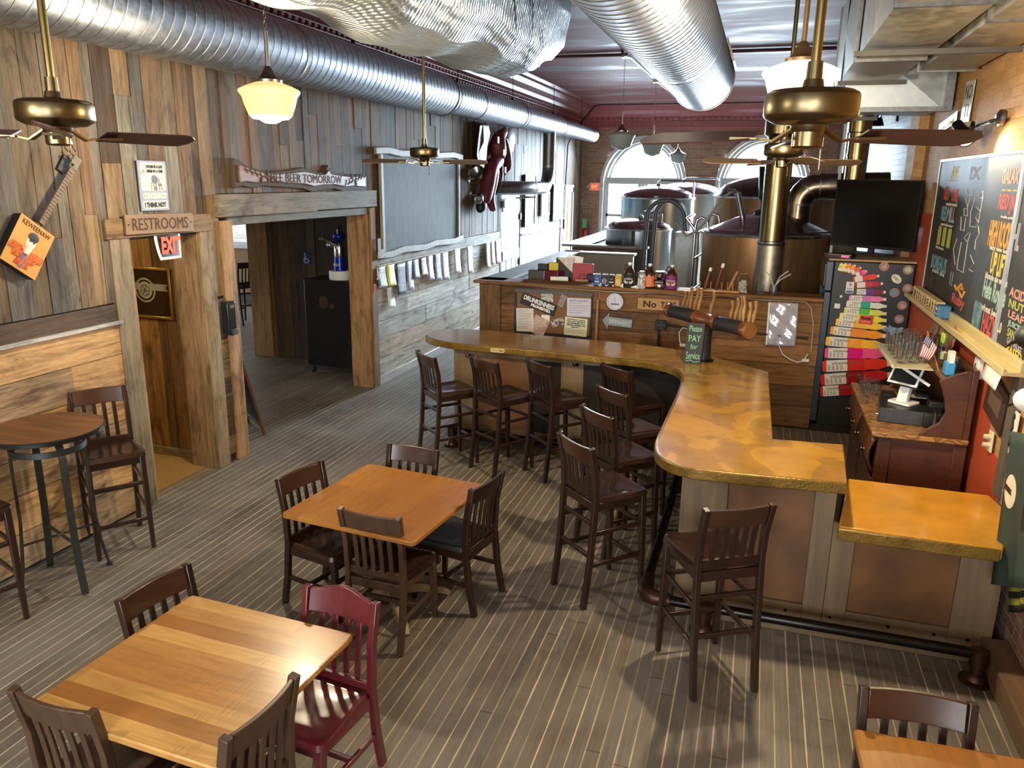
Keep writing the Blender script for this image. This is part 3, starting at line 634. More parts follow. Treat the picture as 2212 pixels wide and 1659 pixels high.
for y, r in ((5.0, .262), (7.9, .262), (10.9, .215), (13.5, .215), (16.3, .195), (18.9, .17)):
    MB().tube([(0, y, r), (0, y, .76)], .006, 6).box(-.02, y - .012, r - .004, .02, y + .012, r + .05).obj('hanger_rod', M_blkm, d1)
br = thing('branch_pipe', 'grey elbow pipe dropping from the spiral duct towards the wooden wall', 'duct', (0, 0, 0))
e0 = at(1196, 320, x=-4.25)
pp = [V((-4.25, 16.0, 3.62)), V((-4.25, 16.0, 2.95))]
for i in range(1, 9):
    a = PI / 2 * i / 8; pp.append(V((-4.25, 16.0 - .42 * (1 - math.cos(a)), 2.95 - .42 * math.sin(a))))
pp += [V((-4.27, 14.9, 2.53)), V((-4.36, 14.25, 2.53)), V((-4.7, 13.9, 2.53))]
MB().tube(pp, .125, 24).obj('pipe', M_galvd, br)
for q in (pp[1], pp[10]): MB().tube([q + V((0, 0.0, .02)) if q is pp[1] else q + V((0, .03, 0)), q - V((0, 0, .02)) if q is pp[1] else q - V((0, .03, 0))], .129, 24).obj('seam', M_galvp, br)
d2 = thing('spiral_duct', 'broad galvanised spiral duct pointing at the arched windows, middle of the ceiling', 'duct', (-.80, 0, 3.87))
for y0, y1 in ((-3, 2.5), (2.5, 7.2), (7.2, 9.9)):
    mb = spiral(y1 - y0, .36); T = Matrix.Translation((0, y0, 0)) @ R1; mb.v = [(T @ V(p))[:] for p in mb.v]; mb.obj('duct_section', M_galv, d2, angle=16)
MB().lathe([(.366, -.03), (.37, 0), (.36, .02), (.2, .03), (0, .03)], 40, T=Matrix.Translation((0, 9.9, 0)) @ Matrix.Rotation(-PI / 2, 4, 'X')).obj('end_cap', M_galvp, d2)
for y in (4.9, 9.1):
    T = Matrix.Translation((0, y, 0)) @ Matrix.Rotation(-.35, 4, 'Y') @ Matrix.Translation((.365, 0, 0))
    mb = MB(); mb.box(0, -.35, -.12, .02, .35, -.09, T=T).box(0, -.35, .09, .02, .35, .12, T=T).box(0, -.35, -.09, .02, -.32, .09, T=T).box(0, .32, -.09, .02, .35, .09, T=T)
    for i in range(6): mb.box(0, -.32, -.075 + i * .03, .012, .32, -.07 + i * .03, T=T)
    mb.obj('register', M_galvp, d2)
for y in (1, 6, 9.6): MB().tube([(0, y, .36), (0, y, .68)], .006, 6).obj('hanger_rod', M_blkm, d2)
# foil-wrapped unit
g = G('quilted_foil'); o = g.co(); n = g.noise(o, 2.5, 3); X, Y, Z = g.sep(o)
wv = g.n('TexWave', wave_type='BANDS', bands_direction='Y'); g.put(wv.inputs[0], o); wv.inputs['Scale'].default_value = 7; wv.inputs['Distortion'].default_value = 4.5; wv.inputs['Detail'].default_value = 3
w2 = g.n('TexWave', wave_type='BANDS', bands_direction='X'); g.put(w2.inputs[0], o); w2.inputs['Scale'].default_value = 5; w2.inputs['Distortion'].default_value = 4
h = g.math('ADD', wv.outputs[1], g.math('MULTIPLY', w2.outputs[1], .7)); cr = g.noise(o, 16, 4, .7)
M_foil = g.out(g.ramp(n, [(.3, C(142, 148, 152)), (.7, C(176, 182, 186))]), .44, metal=.7, bump=g.bump(g.math('ADD', h, g.math('MULTIPLY', cr, 1.4)), .55, .02))
fo = thing('insulated_air_handler', 'bulging foil-wrapped air unit hung under the ceiling', 'air unit', (-2.55, 0, 3.65))
SEC = [(.56, .92), (.57, .62), (.50, .22), (.36, .05), (.05, -.01), (-.28, .03), (-.50, .12), (-.62, .36), (-.64, .92)]
def foil(u, v):
    k = u * (len(SEC) - 1); i = min(int(k), len(SEC) - 2); f = k - i; x = SEC[i][0] * (1 - f) + SEC[i + 1][0] * f; z = SEC[i][1] * (1 - f) + SEC[i + 1][1] * f
    y = 3.4 + 4.95 * v; e = max(0, (y - 6.6) / 1.75); s = math.sqrt(max(0, 1 - (e * .82) ** 2))
    sg = .035 * math.sin(y * 3.1 + x * 2) + .02 * math.sin(y * 7 + x * 5)
    return (x * (.90 + .10 * s) * (1 + .03 * math.sin(y * 2)) - .10 * (1 - v), y, .92 - (.92 - z) * (.55 + .45 * s) + (sg if z < .6 else 0))
mb = MB(); mb.grid(foil, 40, 70); w_ = 41; mb.f.append([70 * w_ + i for i in range(w_)]); mb.mi.append(0); mb.c.append(None)
mb.obj('foil_wrap', M_foil, fo, angle=80)
M_tape = plain('dark_seam_tape', '4c565e', .3, .8)
def strap(v0, v1, u0, u1):
    def f(u, v):
        p = V(foil(u0 + (u1 - u0) * u, v0 + (v1 - v0) * u + .008 * v)); c = V((0, p.y, .45)); d = (p - c); d.y = 0; return tuple(p + d.normalized() * .008)
    return MB().grid(f, 30, 2)
for a, b, c_, d_ in ((.70, .91, .15, .72), (.78, .94, .2, .45), (.55, .78, .05, .5)): strap(a, b, c_, d_).obj('seam_tape', M_tape, fo)
M_strap = plain('dark_strut', '4c4a46', .5, .5)
# rectangular sheet-metal ducts
def xduct(mb, x0, y0, z0, x1, y1, z1, n):
    """box run along y in n sections with cross-broken (slightly pyramidal) faces"""
    for i in range(n):
        a, b = y0 + (y1 - y0) * i / n, y0 + (y1 - y0) * (i + 1) / n; m = (a + b) / 2
        vs = [(x0, a, z0), (x1, a, z0), (x1, b, z0), (x0, b, z0), (x0, a, z1), (x1, a, z1), (x1, b, z1), (x0, b, z1), ((x0 + x1) / 2, m, z0 - .018), (x0 - .018, m, (z0 + z1) / 2)]
        mb.add(vs, [(0, 1, 8), (1, 2, 8), (2, 3, 8), (3, 0, 8), (0, 3, 9), (3, 7, 9), (7, 4, 9), (4, 0, 9), (1, 5, 6, 2), (4, 7, 6, 5), (0, 4, 5, 1), (3, 2, 6, 7)])
    return mb
rd = thing('sheet_metal_duct', 'pair of boxy sheet-metal ducts under the ceiling by the brick wall', 'duct', (0, 0, 0))
xduct(MB(), .58, -1.2, 3.62, 1.06, 8.9, 4.35, 5).obj('duct_trunk', M_galvp, rd, smooth=False)
xduct(MB(), 1.12, -1.2, 3.60, 1.52, 7.5, 4.2, 4).obj('duct_branch', M_galvp, rd, smooth=False)
for y in (.8, 2.84, 4.86, 6.88, 8.86): MB().box(.565, y - .018, 3.60, 1.075, y + .018, 4.36).obj('flange', M_galvd, rd)
for y in (.98, 3.15, 5.3, 7.48): MB().box(1.10, y - .015, 3.585, 1.53, y + .015, 4.21).obj('flange', M_galvd, rd)
vs = [(.66, 8.42, 3.40), (1.5, 8.42, 3.38), (1.5, 8.42, 4.2), (.66, 8.42, 4.2), (1.08, 8.39, 3.72), (.66, 9.3, 3.40), (1.5, 9.3, 3.38), (1.5, 9.3, 4.2), (.66, 9.3, 4.2)]
MB().add(vs, [(0, 1, 4), (1, 2, 4), (2, 3, 4), (3, 0, 4), (0, 5, 6, 1), (1, 6, 7, 2), (5, 8, 7, 6), (0, 3, 8, 5), (3, 2, 7, 8)]).obj('plenum', galv('plain_zinc', '9aa2a6', 'b8c0c4', .45, 4), rd, smooth=False)
MB().box(1.5, 8.36, 3.36, 1.57, 8.46, 4.2).box(.62, 8.37, 3.355, 1.57, 8.45, 3.395).obj('flange', M_galvd, rd)
for y, a, b, z in ((4.15, .62, 1.58, 3.56), (6.1, .50, 1.50, 3.57), (7.9, .54, 1.10, 3.58), (9.2, .6, 1.05, 3.37)):
    MB().box(a, y - .02, z - .035, b, y + .02, z).obj('support_bar', M_strap, rd)
    if y < 9: MB().tube([(a + .03, y, z - .04), (a + .03, y, 4.55)], .006, 6).obj('hanger_rod', M_blkm, rd)
# ================================================================ ceiling fans
M_brass = plain('antique_brass', '74694f', .32, 1.0, var=.08); M_brassr = plain('polished_brass_rod', '86784e', .28, 1.0, var=.05)
M_bladed = wood('fan_blade_dark', '3a2420', '54342e', .4, 0, 6, .15, .05); M_bladew = wood('fan_blade_brown', '6a5440', '86705a', .45, 0, 6, .15, .05)
def fan(loc, angs, label, mb_, first=None):
    t = thing('ceiling_fan', label, 'fan', loc, 0, 'brass ceiling fans')
    top = 4.55 - loc[2]
    MB().tube([(0, 0, .06), (0, 0, top - .05)], .016, 14).obj('down_rod', M_brassr, t)
    MB().lathe([(.02, top - .09), (.06, top - .05), (.07, top - .004), (0, top - .004)], 24).obj('canopy', M_brass, t)
    MB().lathe([(.03, .085), (.035, .06), (.05, .055), (.13, .05), (.145, .042), (.15, .03), (.15, -.025), (.145, -.035), (.115, -.052), (.06, -.058), (0, -.06)], 40).obj('motor_housing', M_brass, t)
    MB().lathe([(.024, .14), (.026, .07), (.035, .06)], 20).obj('yoke_cover', M_brass, t)
    MB().lathe([(.06, -.058), (.055, -.075), (.05, -.08), (.05, -.125), (.042, -.132), (0, -.134)], 28).obj('switch_cup', M_brass, t)
    MB().tube([(.045, .01, -.11), (.046, .01, -.2)], .0018, 5).ball((.046, .01, -.21), .007, 8).obj('pull_chain', M_brassr, t)
    for k in angs:
        T = rot2(math.radians(k)) @ Matrix.Translation((0, 0, -.035))
        MB().tube([(.05, 0, -.03), (.12, 0, -.072), (.17, 0, -.062)], 1, sec=[(-.018, -.004), (.018, -.004), (.018, .004), (-.018, .004)], up=(0, 0, 1), T=T).tube([(.17, 0, -.062), (.26, 0, -.060)], [1, 1.6], sec=[(-.03, -.003), (.03, -.003), (.03, .003), (-.03, .003)], up=(0, 0, 1), T=T).obj('blade_arm', M_brass, t)
        ol = [(.19, -.052), (.24, -.056), (.56, -.068), (.61, -.062), (.645, -.03), (.65, 0), (.645, .03), (.61, .062), (.56, .068), (.24, .056), (.19, .052)]
        MB().prism(ol, -.003, .003, T=T @ Matrix.Translation((0, 0, -.052)) @ Matrix.Rotation(math.radians(-19), 4, 'X')).obj('blade', mb_, t)
    return t
fan((.124, 2.889, 2.95), (28, 155, 95), 'nearest brass fan, large above the bar end', M_bladed)
fan((-2.87, 2.716, 2.95), (75, 195, 315), 'brass fan by the wooden wall above the high table, half cut by the photo edge', M_bladed)
fan((-3.363, 7.684, 2.95), (15, 105, 195, 285), 'small brass fan hanging before the framed grey chalkboard', M_bladew)
fan((.118, 6.75, 2.95), (22, 112, 202, 292), 'farther brass fan hidden behind the nearest one, over the tap tower', M_bladew)
# ================================================================ schoolhouse pendants
def globe_mat(name, col, e, ecol):
    g = G(name); return g.out(C(col), .25, emit=C(ecol), estr=e, spec=.5)
M_gl_warm = globe_mat('lit_cream_glass', 'f2e4b8', .82, 'ffe08a'); M_gl_hot = globe_mat('lit_white_glass', 'fff6e0', 3.0, 'fff2d0'); M_gl_off = plain('unlit_opal_glass', '9aa6a4', .25, var=.04)
M_nickel = plain('brushed_nickel', '8c857c', .35, 1.0, var=.05); M_bronze = plain('bronze_fitter', '9a7c56', .4, .7, var=.05)
def pendant(loc, mg, mf, label, rod=.18, light=0, lc=(1, .82, .5)):
    """loc: centre of the glass globe"""
    t = thing('pendant_lamp', label, 'lamp', loc, 0, 'schoolhouse pendants')
    top = 4.55 - loc[2]
    pr = [(0, -.142), (.035, -.14), (.062, -.128), (.072, -.118), (.12, -.112), (.145, -.09), (.168, -.03), (.185, .03), (.208, .062), (.205, .075), (.16, .098), (.085, .125), (.08, .13)]
    MB().lathe(pr, 40).obj('glass_globe', mg, t, angle=60)
    MB().lathe([(.09, .12), (.092, .14), (.075, .145), (.055, .165), (.035, .20), (.02, .225), (.012, .23), (0, .23)], 28).obj('fitter', mf, t)
    MB().tube([(0, 0, .225), (0, 0, .23 + rod)], .014, 12).obj('stem', mf, t)
    mb = MB(); z = .23 + rod; i = 0
    while z < top - .06:
        mb.tube([(.009 * math.cos(a) * (i % 2), .009 * math.cos(a) * (1 - i % 2), z + .018 + .018 * math.sin(a)) for a in [2 * PI * q / 8 for q in range(8)]], .0022, 5, closed=True); z += .028; i += 1
    mb.obj('chain', M_nickel, t)
    MB().lathe([(.02, top - .08), (.05, top - .06), (.062, top - .03), (.062, top - .004), (0, top - .004)], 24).obj('ceiling_cup', mf, t)
    if light:
        l = bpy.data.lights.new('bulb', 'POINT'); l.energy = light; l.color = lc; l.shadow_soft_size = .06
        lo = bpy.data.objects.new('bulb', l); COL.objects.link(lo); lo.parent = t; lo.location = (0, 0, -.24)
    return t
pendant((-3.296, 4.906, 3.195), M_gl_warm, M_nickel, 'lit cream globe hanging in front of the wooden wall', .22, 150, (1, .84, .56))
pendant((.137, 4.877, 3.228), M_gl_hot, M_bronze, 'brightly lit white globe behind the nearest fan', .32, 250, (1, .80, .50))
pendant((-2.132, 12.28, 3.286), M_gl_off, M_nickel, 'unlit grey globe, nearest of the three hanging before the arched windows', .2)
pendant((-2.10, 15.6, 3.29), M_gl_off, M_nickel, 'unlit grey globe, second of the three hanging before the arched windows', .2)
pendant((-2.07, 20.0, 3.25), M_gl_off, M_nickel, 'unlit pale globe, farthest of the three, close to the arched windows', .2)
# ceiling conduit and boxes
M_cond = plain('dark_conduit', '4a2a28', .4, .3)
tag(MB().tube([(-4.3, 12.45, 4.52), (1.6, 12.45, 4.52)], .022, 8).tube([(-3, 12.5, 4.515), (1.6, 12.52, 4.515)], .012, 6).box(-2.2, 12.33, 4.47, -2.08, 12.5, 4.55).obj('ceiling_conduit', M_cond), 'dark conduit crossing the pink ceiling beyond the foil unit', 'conduit')
tag(MB().tube([(-2.13, 12.5, 4.525), (-2.09, 20.2, 4.525)], .018, 8).box(-2.16, 15.52, 4.47, -2.04, 15.66, 4.55).box(-2.13, 19.95, 4.5, -2.01, 20.05, 4.55).obj('lamp_conduit', M_nickel), 'thin pipe on the ceiling joining the three unlit pendants', 'conduit')
tag(MB().tube([(1.4, 20.4, 4.52), (-4.1, 20.4, 4.52), (-4.25, 20.35, 4.48), (-4.55, 19.6, 3.9), (-4.66, 19.3, 3.5), (-4.67, 19.25, 2.6), (-4.67, 19.2, 1.5)], .014, 7).obj('wall_conduit', M_blkm), 'black conduit bending from the far ceiling down the wooden wall', 'conduit')
# ================================================================ brewery behind the bar
M_steel = plain('brushed_tank_steel', '868c90', .27, 1.0, var=.05, scale=3); M_steelb = plain('bright_tank_steel', 'c0c4c6', .24, 1.0, var=.04, scale=3)
g = G('kettle_copper_steel'); o = g.co(); n = g.noise(g.map(o, (6, 6, .5)), 3, 4); M_kettle = g.out(g.ramp(n, [(.3, C(136, 102, 70)), (.7, C(168, 128, 90))]), .38, metal=.7)
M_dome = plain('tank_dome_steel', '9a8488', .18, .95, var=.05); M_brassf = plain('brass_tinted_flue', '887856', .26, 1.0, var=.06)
def tank(name, label, c, r, zr, dome, ms, md, zb=.35, legs=True):
    t = thing(name, label, 'tank', (c[0], c[1], 0), 0, 'brewing tanks')
    MB().lathe([(0, zb), (r * .96, zb), (r, zb + .05), (r, zr - .03)], 64).obj('shell', ms, t)
    MB().lathe([(r, zr - .045), (r + .018, zr - .04), (r + .022, zr - .015), (r + .012, zr), (r - .03, zr + .004)], 64).obj('rim_band', M_steelb, t)
    MB().lathe([(r - .02, zr)] + [(r * .97 * math.cos(a), zr + dome * math.sin(a)) for a in [PI / 2 * i / 10 for i in range(1, 10)]] + [(0, zr + dome)], 64).obj('dome', md, t)
    if legs:
        for k in range(4): MB().tube([(r * .8 * math.cos(k * PI / 2 + .7), r * .8 * math.sin(k * PI / 2 + .7), 0), (r * .8 * math.cos(k * PI / 2 + .7), r * .8 * math.sin(k * PI / 2 + .7), zb + .02)], .05, 12).obj('leg', ms, t)
    return t
t1 = tank('brewing_tank', 'low steel tank with domed lid behind the brown partition', (-2.27, 15.5), .63, 1.81, .18, M_steel, M_dome)
t2 = tank('brewing_tank', 'taller steel tank with pink-reflecting dome in front of the first arched window', (-2.17, 17.4), .77, 2.36, .23, M_steel, M_dome)
t3 = tank('brewing_tank', 'bright steel tank partly hidden behind the taller one, against the window light', (-1.72, 19.4), .80, 2.42, .24, M_steelb, M_steelb)
kt = tank('brew_kettle', 'large copper-brown brew kettle with sloping lid behind the bar wall', (.09, 11.2), .84, 2.06, .10, M_kettle, M_dome, .1, False)
tb = tank('brewing_tank', 'dark steel tank behind the copper kettle, below the second arched window', (.25, 14.2), 1.05, 2.48, .34, M_kettle, plain('dark_dome', '5c5a56', .25, .9), .3)
# pipes on the tanks
for (p, q, r_) in ((t1, V((0.05, -.1, 1.97)), .4), (t2, V((0, 0, 2.56)), .75), (t3, V((-.1, 0, 2.62)), .8)):
    MB().tube([q, q + V((0, 0, .1)), q + V((.04, 0, .14)), q + V((r_ - .05, -.05, .14)), q + V((r_, -.06, .10)), q + V((r_, -.06, -1.3))], .024, 10).obj('spray_pipe', M_steelb, p)
    MB().lathe([(.04, -.02), (.05, 0), (.05, .02), (.04, .04)], 14, c=tuple(q + V((0, 0, .03)))).obj('clamp', M_steel, p)
MB().box(-.03, -.67, 1.0, .03, -.64, 1.78).obj('seam_strip', M_blk, t1)
# kettle lid cone, stack and probe
MB().lathe([(.80, 2.07), (.42, 2.24), (.20, 2.30), (0, 2.31)], 64).obj('cone_lid', M_dome, kt)
mb = MB(); pp = [V((.36, 0, 2.15)), V((.36, 0, 2.42))]
for i in range(1, 6):
    a = PI / 2 * i / 5; pp.append(V((.36 + .24 * (1 - math.cos(a)), 0, 2.42 + .24 * math.sin(a))))
pp.append(V((1.42, 0, 2.68)))
MB().tube(pp, .165, 28).obj('steam_stack', galv('stack_steel', '786a58', '9c8c74', .26, 3), kt, angle=15)
for q, d in ((pp[1], V((0, 0, 1))), (pp[4], V((.7, 0, .7))), (pp[6], V((1, 0, 0)))): MB().tube([q - d * .012, q + d * .012], .170, 28).obj('stack_seam', M_galvd, kt)
MB().tube([(-.32, -.15, 2.2), (-.42, -.2, 2.56)], .04, 12).tube([(-.42, -.2, 2.56), (-.55, -.2, 2.6)], .03, 8).obj('temperature_probe', M_steelb, kt)
MB().lathe([(.13, 2.30), (.14, 2.34), (.06, 2.36), (.06, 2.46), (.09, 2.5), (.10, 2.62), (.12, 2.9), (0, 2.9)], 20, c=(-.06, -.02, 0)).obj('agitator_motor', plain('black_motor', '1c2420', .3, .3), kt)
MB().tube([(-.45, -.2, 2.6), (-.6, -.25, 2.5), (-.75, -.32, 2.25), (-.9, -.3, 2.05), (-1.05, -.2, 1.98), (-1.2, -.1, 2.15)], .018, 8).obj('sensor_hose', plain('grey_hose', '8a8a88', .5), kt)
# flues
fl = thing('flue_pipe', 'tall brass-toned flue pipe standing just behind the shelf in front of the copper kettle', 'flue', (.14, 9.75, 0))
MB().lathe([(.155, .02), (.155, 2.02)], 40).obj('flue_section', M_galvp, fl); MB().lathe([(.148, 2.0), (.148, 3.22)], 40).obj('flue_section', M_brassf, fl)
MB().lathe([(.157, 1.99), (.162, 2.0), (.162, 2.03), (.15, 2.04)], 40).obj('flue_seam', M_steelb, fl)
MB().lathe([(.15, 3.2), (.19, 3.23), (.19, 3.42), (.15, 3.44), (0, 3.44)], 40).obj('flue_cap', M_brassf, fl)
f2 = thing('flue_pipe', 'brass-toned flue pipe rising behind the television to the boxy duct', 'flue', (.97, 9.95, 0))
MB().lathe([(.105, 2.1), (.105, 3.0), (.112, 3.0), (.112, 3.02), (.105, 3.02), (.105, 3.25), (.125, 3.26), (.125, 3.38), (.14, 3.39), (.14, 3.6)], 32).obj('flue_section', M_brassf, f2)
tag(MB().tube([(.86, 10.5, 1.6), (.86, 10.5, 3.9)], .018, 8).obj('steam_pipe', M_trimw), 'thin white pipe standing in front of the kettle stack', 'pipe')
tag(MB().tube([(1.2, 12.4, 0.02), (1.2, 12.4, 4.5)], .16, 24).obj('blue_pipe', plain('blue_pipe_paint', '1e3c5c', .35)), 'thick dark blue pipe beyond the brass flue, near the second window', 'pipe')
mb = MB(); mb.lathe([(.14 + .012 * (i % 2), 1.3 + i * .02) for i in range(46)], 28); tag(mb.obj('ribbed_hose', plain('grey_ribbed', '8c8678', .5)), 'grey ribbed hose standing between kettle and television', 'hose').location = (1.05, 10.9, 0)
# half-height partitions of the brewery office
M_capw = wood('grey_cap_board', '5c5c5c', '8a8a86', .5, 1, 7, .1, .15); M_capx = wood('grey_cap_board_across', '6a6864', '8e8c86', .5, 0, 7, .1, .15)
M_greyp = plain('grey_green_paint', '9a978a', .6, var=.04); M_brownp = wood('brown_partition', '3e2c22', '54402f', .6, 0, 6, .1, .1)
struct(MB().box(-3.16, 9.1, 0, -3.04, 13.3, 1.47).obj('wall_office_left', M_greyp, smooth=False)); struct(MB().box(-3.24, 9.0, 1.47, -2.92, 13.45, 1.505).obj('trim_10', M_capw, bevel=.004))
struct(MB().box(-3.16, 13.2, 0, -2.0, 13.32, 1.47).obj('wall_office_back', M_greyp, smooth=False)); struct(MB().box(-3.2, 13.15, 1.47, -1.97, 13.4, 1.505).obj('trim_11', M_capx, bevel=.004))
struct(MB().box(-3.3, 14.3, 0, -1.93, 14.4, 1.50).box(-3.3, 14.4, 0, -3.2, 19.0, 1.50).obj('wall_brewery_low', M_brownp, smooth=False)); struct(MB().box(-3.5, 14.25, 1.50, -1.9, 14.45, 1.54).box(-3.5, 14.45, 1.5, -3.0, 19.0, 1.54).obj('trim_12', M_capw, bevel=.004))
# stainless hopper box, stair railings, hoses
hb = thing('control_cabinet', 'pale blue-grey metal cabinet standing beside the hoses', 'cabinet', (-1.02, 12.0, 0))
MB().prism(rrect(-.17, -.16, .17, .16, .02), .4, 1.97).obj('body', plain('blue_grey_enamel', '98a4a8', .35), hb, bevel=.012); MB().box(-.13, -.12, 0, .13, .12, .4).obj('stand', M_blk, hb); MB().box(-.155, -.167, .5, .155, -.161, 1.9).obj('door', plain('blue_grey_door', 'a0acb0', .3), hb)
rl = thing('platform_railing', 'tubular steel railing of the brewing platform left of the copper kettle', 'railing', (0, 0, 0))
for (x, y) in ((-.86, 11.2), (-.78, 12.6)):
    MB().tube([(x, y, 0), (x, y, 2.1), (x + .02, y, 2.19), (x + .08, y, 2.22), (x + .15, y, 2.19), (x + .17, y, 2.1), (x + .17, y, 0)], .022, 10).obj('rail_loop', M_steelb, rl)
for z in (1.2, 1.65, 2.0): MB().tube([(-.86, 11.2, z), (-.78, 12.6, z)], .016, 8).obj('rail_bar', M_steelb, rl)
MB().tube([(-.86, 11.2, 2.05), (-.98, 11.2, 2.2), (-1.0, 12.6, 2.2)], .022, 10).obj('rail_bar', M_steelb, rl)
M_hose = plain('grey_brewing_hose', '4e5052', .4)
for k, (r_, dy, lab) in enumerate(((.30, 0, 'thick grey hose looped high over the tank pipes, outer loop'), (.24, .1, 'thick grey hose looped high over the tank pipes, inner loop'))):
    c = V((-1.47 + k * .06, 12.9 + dy, 2.12)); pts = [c + V((-r_ - .05, 0, -1.9)), c + V((-r_ - .02, 0, -1.0)), c + V((-r_, 0, -.3))] + [c + V((-r_ * math.cos(a), 0, .28 * math.sin(a))) for a in [PI * i / 10 for i in range(1, 10)]] + [c + V((r_ + .05, 0, -.35)), c + V((r_ + .15, 0, -1.0)), c + V((r_ + .1, 0, -1.9))]
    tag(MB().tube(pts, .034, 10).obj('brewing_hose', M_hose), lab, 'hose', 'brewing hoses')
ex_ = thing('exit_sign', 'small lit red exit sign on the far brick wall beside the first arched window', 'sign', M=frame(at(1285, 403, y=21.06), (1, 0, 0)))
MB().prism(rrect(-.155, -.105, .155, .105, .05), -.03, .03).obj('housing', plain('cream_plastic', 'd8c8a4', .5), ex_, bevel=.005)
MB().box(-.1, -.075, .028, .1, .075, .034).obj('sign_face', globe_mat('exit_red', 'ff3020', 1.6, 'ff2c14'), ex_)
text('EXIT', .10, globe_mat('exit_letters', 'ffd8b0', 1.5, 'ffb480'), ex_, (0, 0, .036), fit=(.15, .085))
for s in (-1, 1): MB().ball((s * .19, 0, 0), .04, 14).obj('emergency_lamp', M_trimw, ex_)
fx = thing('fire_extinguisher', 'red fire extinguisher with green tag in the far corner', 'extinguisher', (-4.5, 20.9, 1.02))
MB().lathe([(0, 0), (.06, 0), (.07, .02), (.07, .30), (.06, .36), (.025, .40), (.02, .42), (0, .42)], 20).obj('cylinder', plain('extinguisher_red', 'b02018', .3), fx); MB().box(-.03, -.02, .42, .03, .02, .5).tube([(0, 0, .48), (.08, 0, .5), (.11, 0, .42), (.1, 0, .2)], .012, 8).obj('valve', M_blk, fx); MB().box(-.06, -.085, .43, .06, -.08, .66).obj('tag', plain('green_tag', '3aa860', .5), fx)
# ================================================================ left wall: signs, guitar, boards, papers
def quad(P, **k):
    """four photo corners (top-left, top-right, bottom-right, bottom-left) on a wall plane -> frame, width, height"""
    a, b, c, d = [at(*p, **k) for p in P]
    r = ((b - a) + (c - d)) / 2; u = ((a - d) + (b - c)) / 2; o = (a + b + c + d) / 4
    return frame(o, r, u), r.length, u.length
LQ = lambda P, off=.03: quad(P, x=-4.70 + off)
def art(name, stops, scale=6, seed=0, rough=.6, dist=1.0):
    g = G(name); n = g.noise(g.map(g.co(), (1, 1, 1), (seed, seed * 2, 0)), scale, 4, .6, dist)
    return g.out(g.ramp(n, [(.25 + .5 * i / max(1, len(stops) - 1), C(c)) for i, c in enumerate(stops)]), rough)
INK = plain('black_ink', '16141a', .6); WHT = plain('white_paint', 'e6e6e0', .5, var=.03); CRM = plain('cream_paint', 'd8d4b8', .5, var=.04); INKB = plain('burnt_lettering', '3a2414', .8); REDP = plain('red_ink', 'a03034', .6)
# tin sign
M, w, h = LQ([(294.5, 346), (355, 349), (368.5, 453), (307, 456)])
t = thing('tin_sign', 'blue-edged tin sign about twenty-four hours and beers, above the restrooms board', 'sign', M=M)
MB().box(-w / 2, -h / 2, -.006, w / 2, h / 2, 0).obj('panel', plain('tin_blue_grey', '8e94b0', .35), t)
MB().prism(rrect(-w * .43, -h * .10, w * .43, h * .46, .02), 0, .002).obj('picture_field', CRM, t); MB().prism(rrect(-w * .43, -h * .46, w * .43, -h * .30, .015), 0, .002).obj('caption_field', CRM, t)
text('24', h * .1, REDP, t, (-w * .34, h * .28, .002), .3); text('HOURS IN A DAY', h * .062, INK, t, (w * .08, h * .385, .002), fit=(w * .6, h * .065), bold=.002); text('BEERS IN A CASE', h * .062, INK, t, (w * .08, h * .295, .002), fit=(w * .56, h * .06), bold=.002)
text('COINCIDENCE?', h * .125, CRM, t, (0, -h * .2, .002), fit=(w * .84, h * .13), bold=.004); text('I THINK NOT', h * .125, INK, t, (0, -h * .385, .002), fit=(w * .76, h * .11), bold=.004)
mb = MB(); 
for i in range(5): mb.tube([(w * (-.1 + .1 * i), -h * .09, .003), (w * (-.08 + .08 * i), h * .04, .003), (w * (-.02 + .05 * i), h * (.16 - .02 * abs(i - 2)), .003), (w * (.06 + .04 * i), h * (.2 - .015 * i), .003)], .004, 5)
mb.ball((w * .04, h * .13, 0), w * .13, 12, sq=(1, 1, .1)).prism([(-w * .02, -h * .095), (w * .12, -h * .095), (w * .05, 0)], .002, .005).prism([(w * .18, h * .04), (w * .34, h * .03), (w * .2, -h * .01)], .002, .005).obj('drawn_figure', plain('sketch_grey', '6c6e86', .6), t)
MB().prism(rrect(-w * .36, -h * .02, -w * .2, h * .12, .01), .001, .004).obj('drawn_glass', plain('pale_sketch', 'a8aabc', .6), t)
# restrooms board
M_bd = wood('carved_board', '6e543c', '94765a', .65, 0, 6, .1, .2)
M, w, h = LQ([(270, 464), (416, 460), (419, 499), (273, 508)], .055)
t = thing('restrooms_sign', 'carved wooden restrooms board nailed on the lintel', 'sign', M=M)
MB().box(-w / 2, -h / 2, -.02, w / 2, h / 2, 0).obj('board', M_bd, t, bevel=.004)
text('RESTROOMS', h * .62, INKB, t, (0, 0, .001), fit=(w * .82, h * .62))
for s in (-.46, .46): MB().ball((w * s, 0, 0), .006, 8).obj('screw', M_blkm, t)
# exit paper hanging in the opening
M, w, h = LQ([(325, 501), (385, 499), (394, 556), (342, 561)], .0)
t = thing('exit_sign', 'curled plastic exit sign, orange letters on black, below the restrooms board', 'sign', M=M)
def cur(u, v): return ((u - .5) * w, (v - .5) * h, .05 * (1 - v) ** 2 * (1 - u) + .012 * math.sin(u * 3))
MB().grid(cur, 10, 8).obj('sheet', WHT, t, solid=.002)
MB().grid(lambda u, v: (lambda p: (p[0], p[1], p[2] + .003))(cur(.09 + .82 * u, .1 + .8 * v)), 10, 8).obj('black_field', INK, t)
text('EXIT', h * .72, plain('exit_orange', 'f05a28', .5), t, (.004, .0, .034), fit=(w * .74, h * .62), bold=.008)
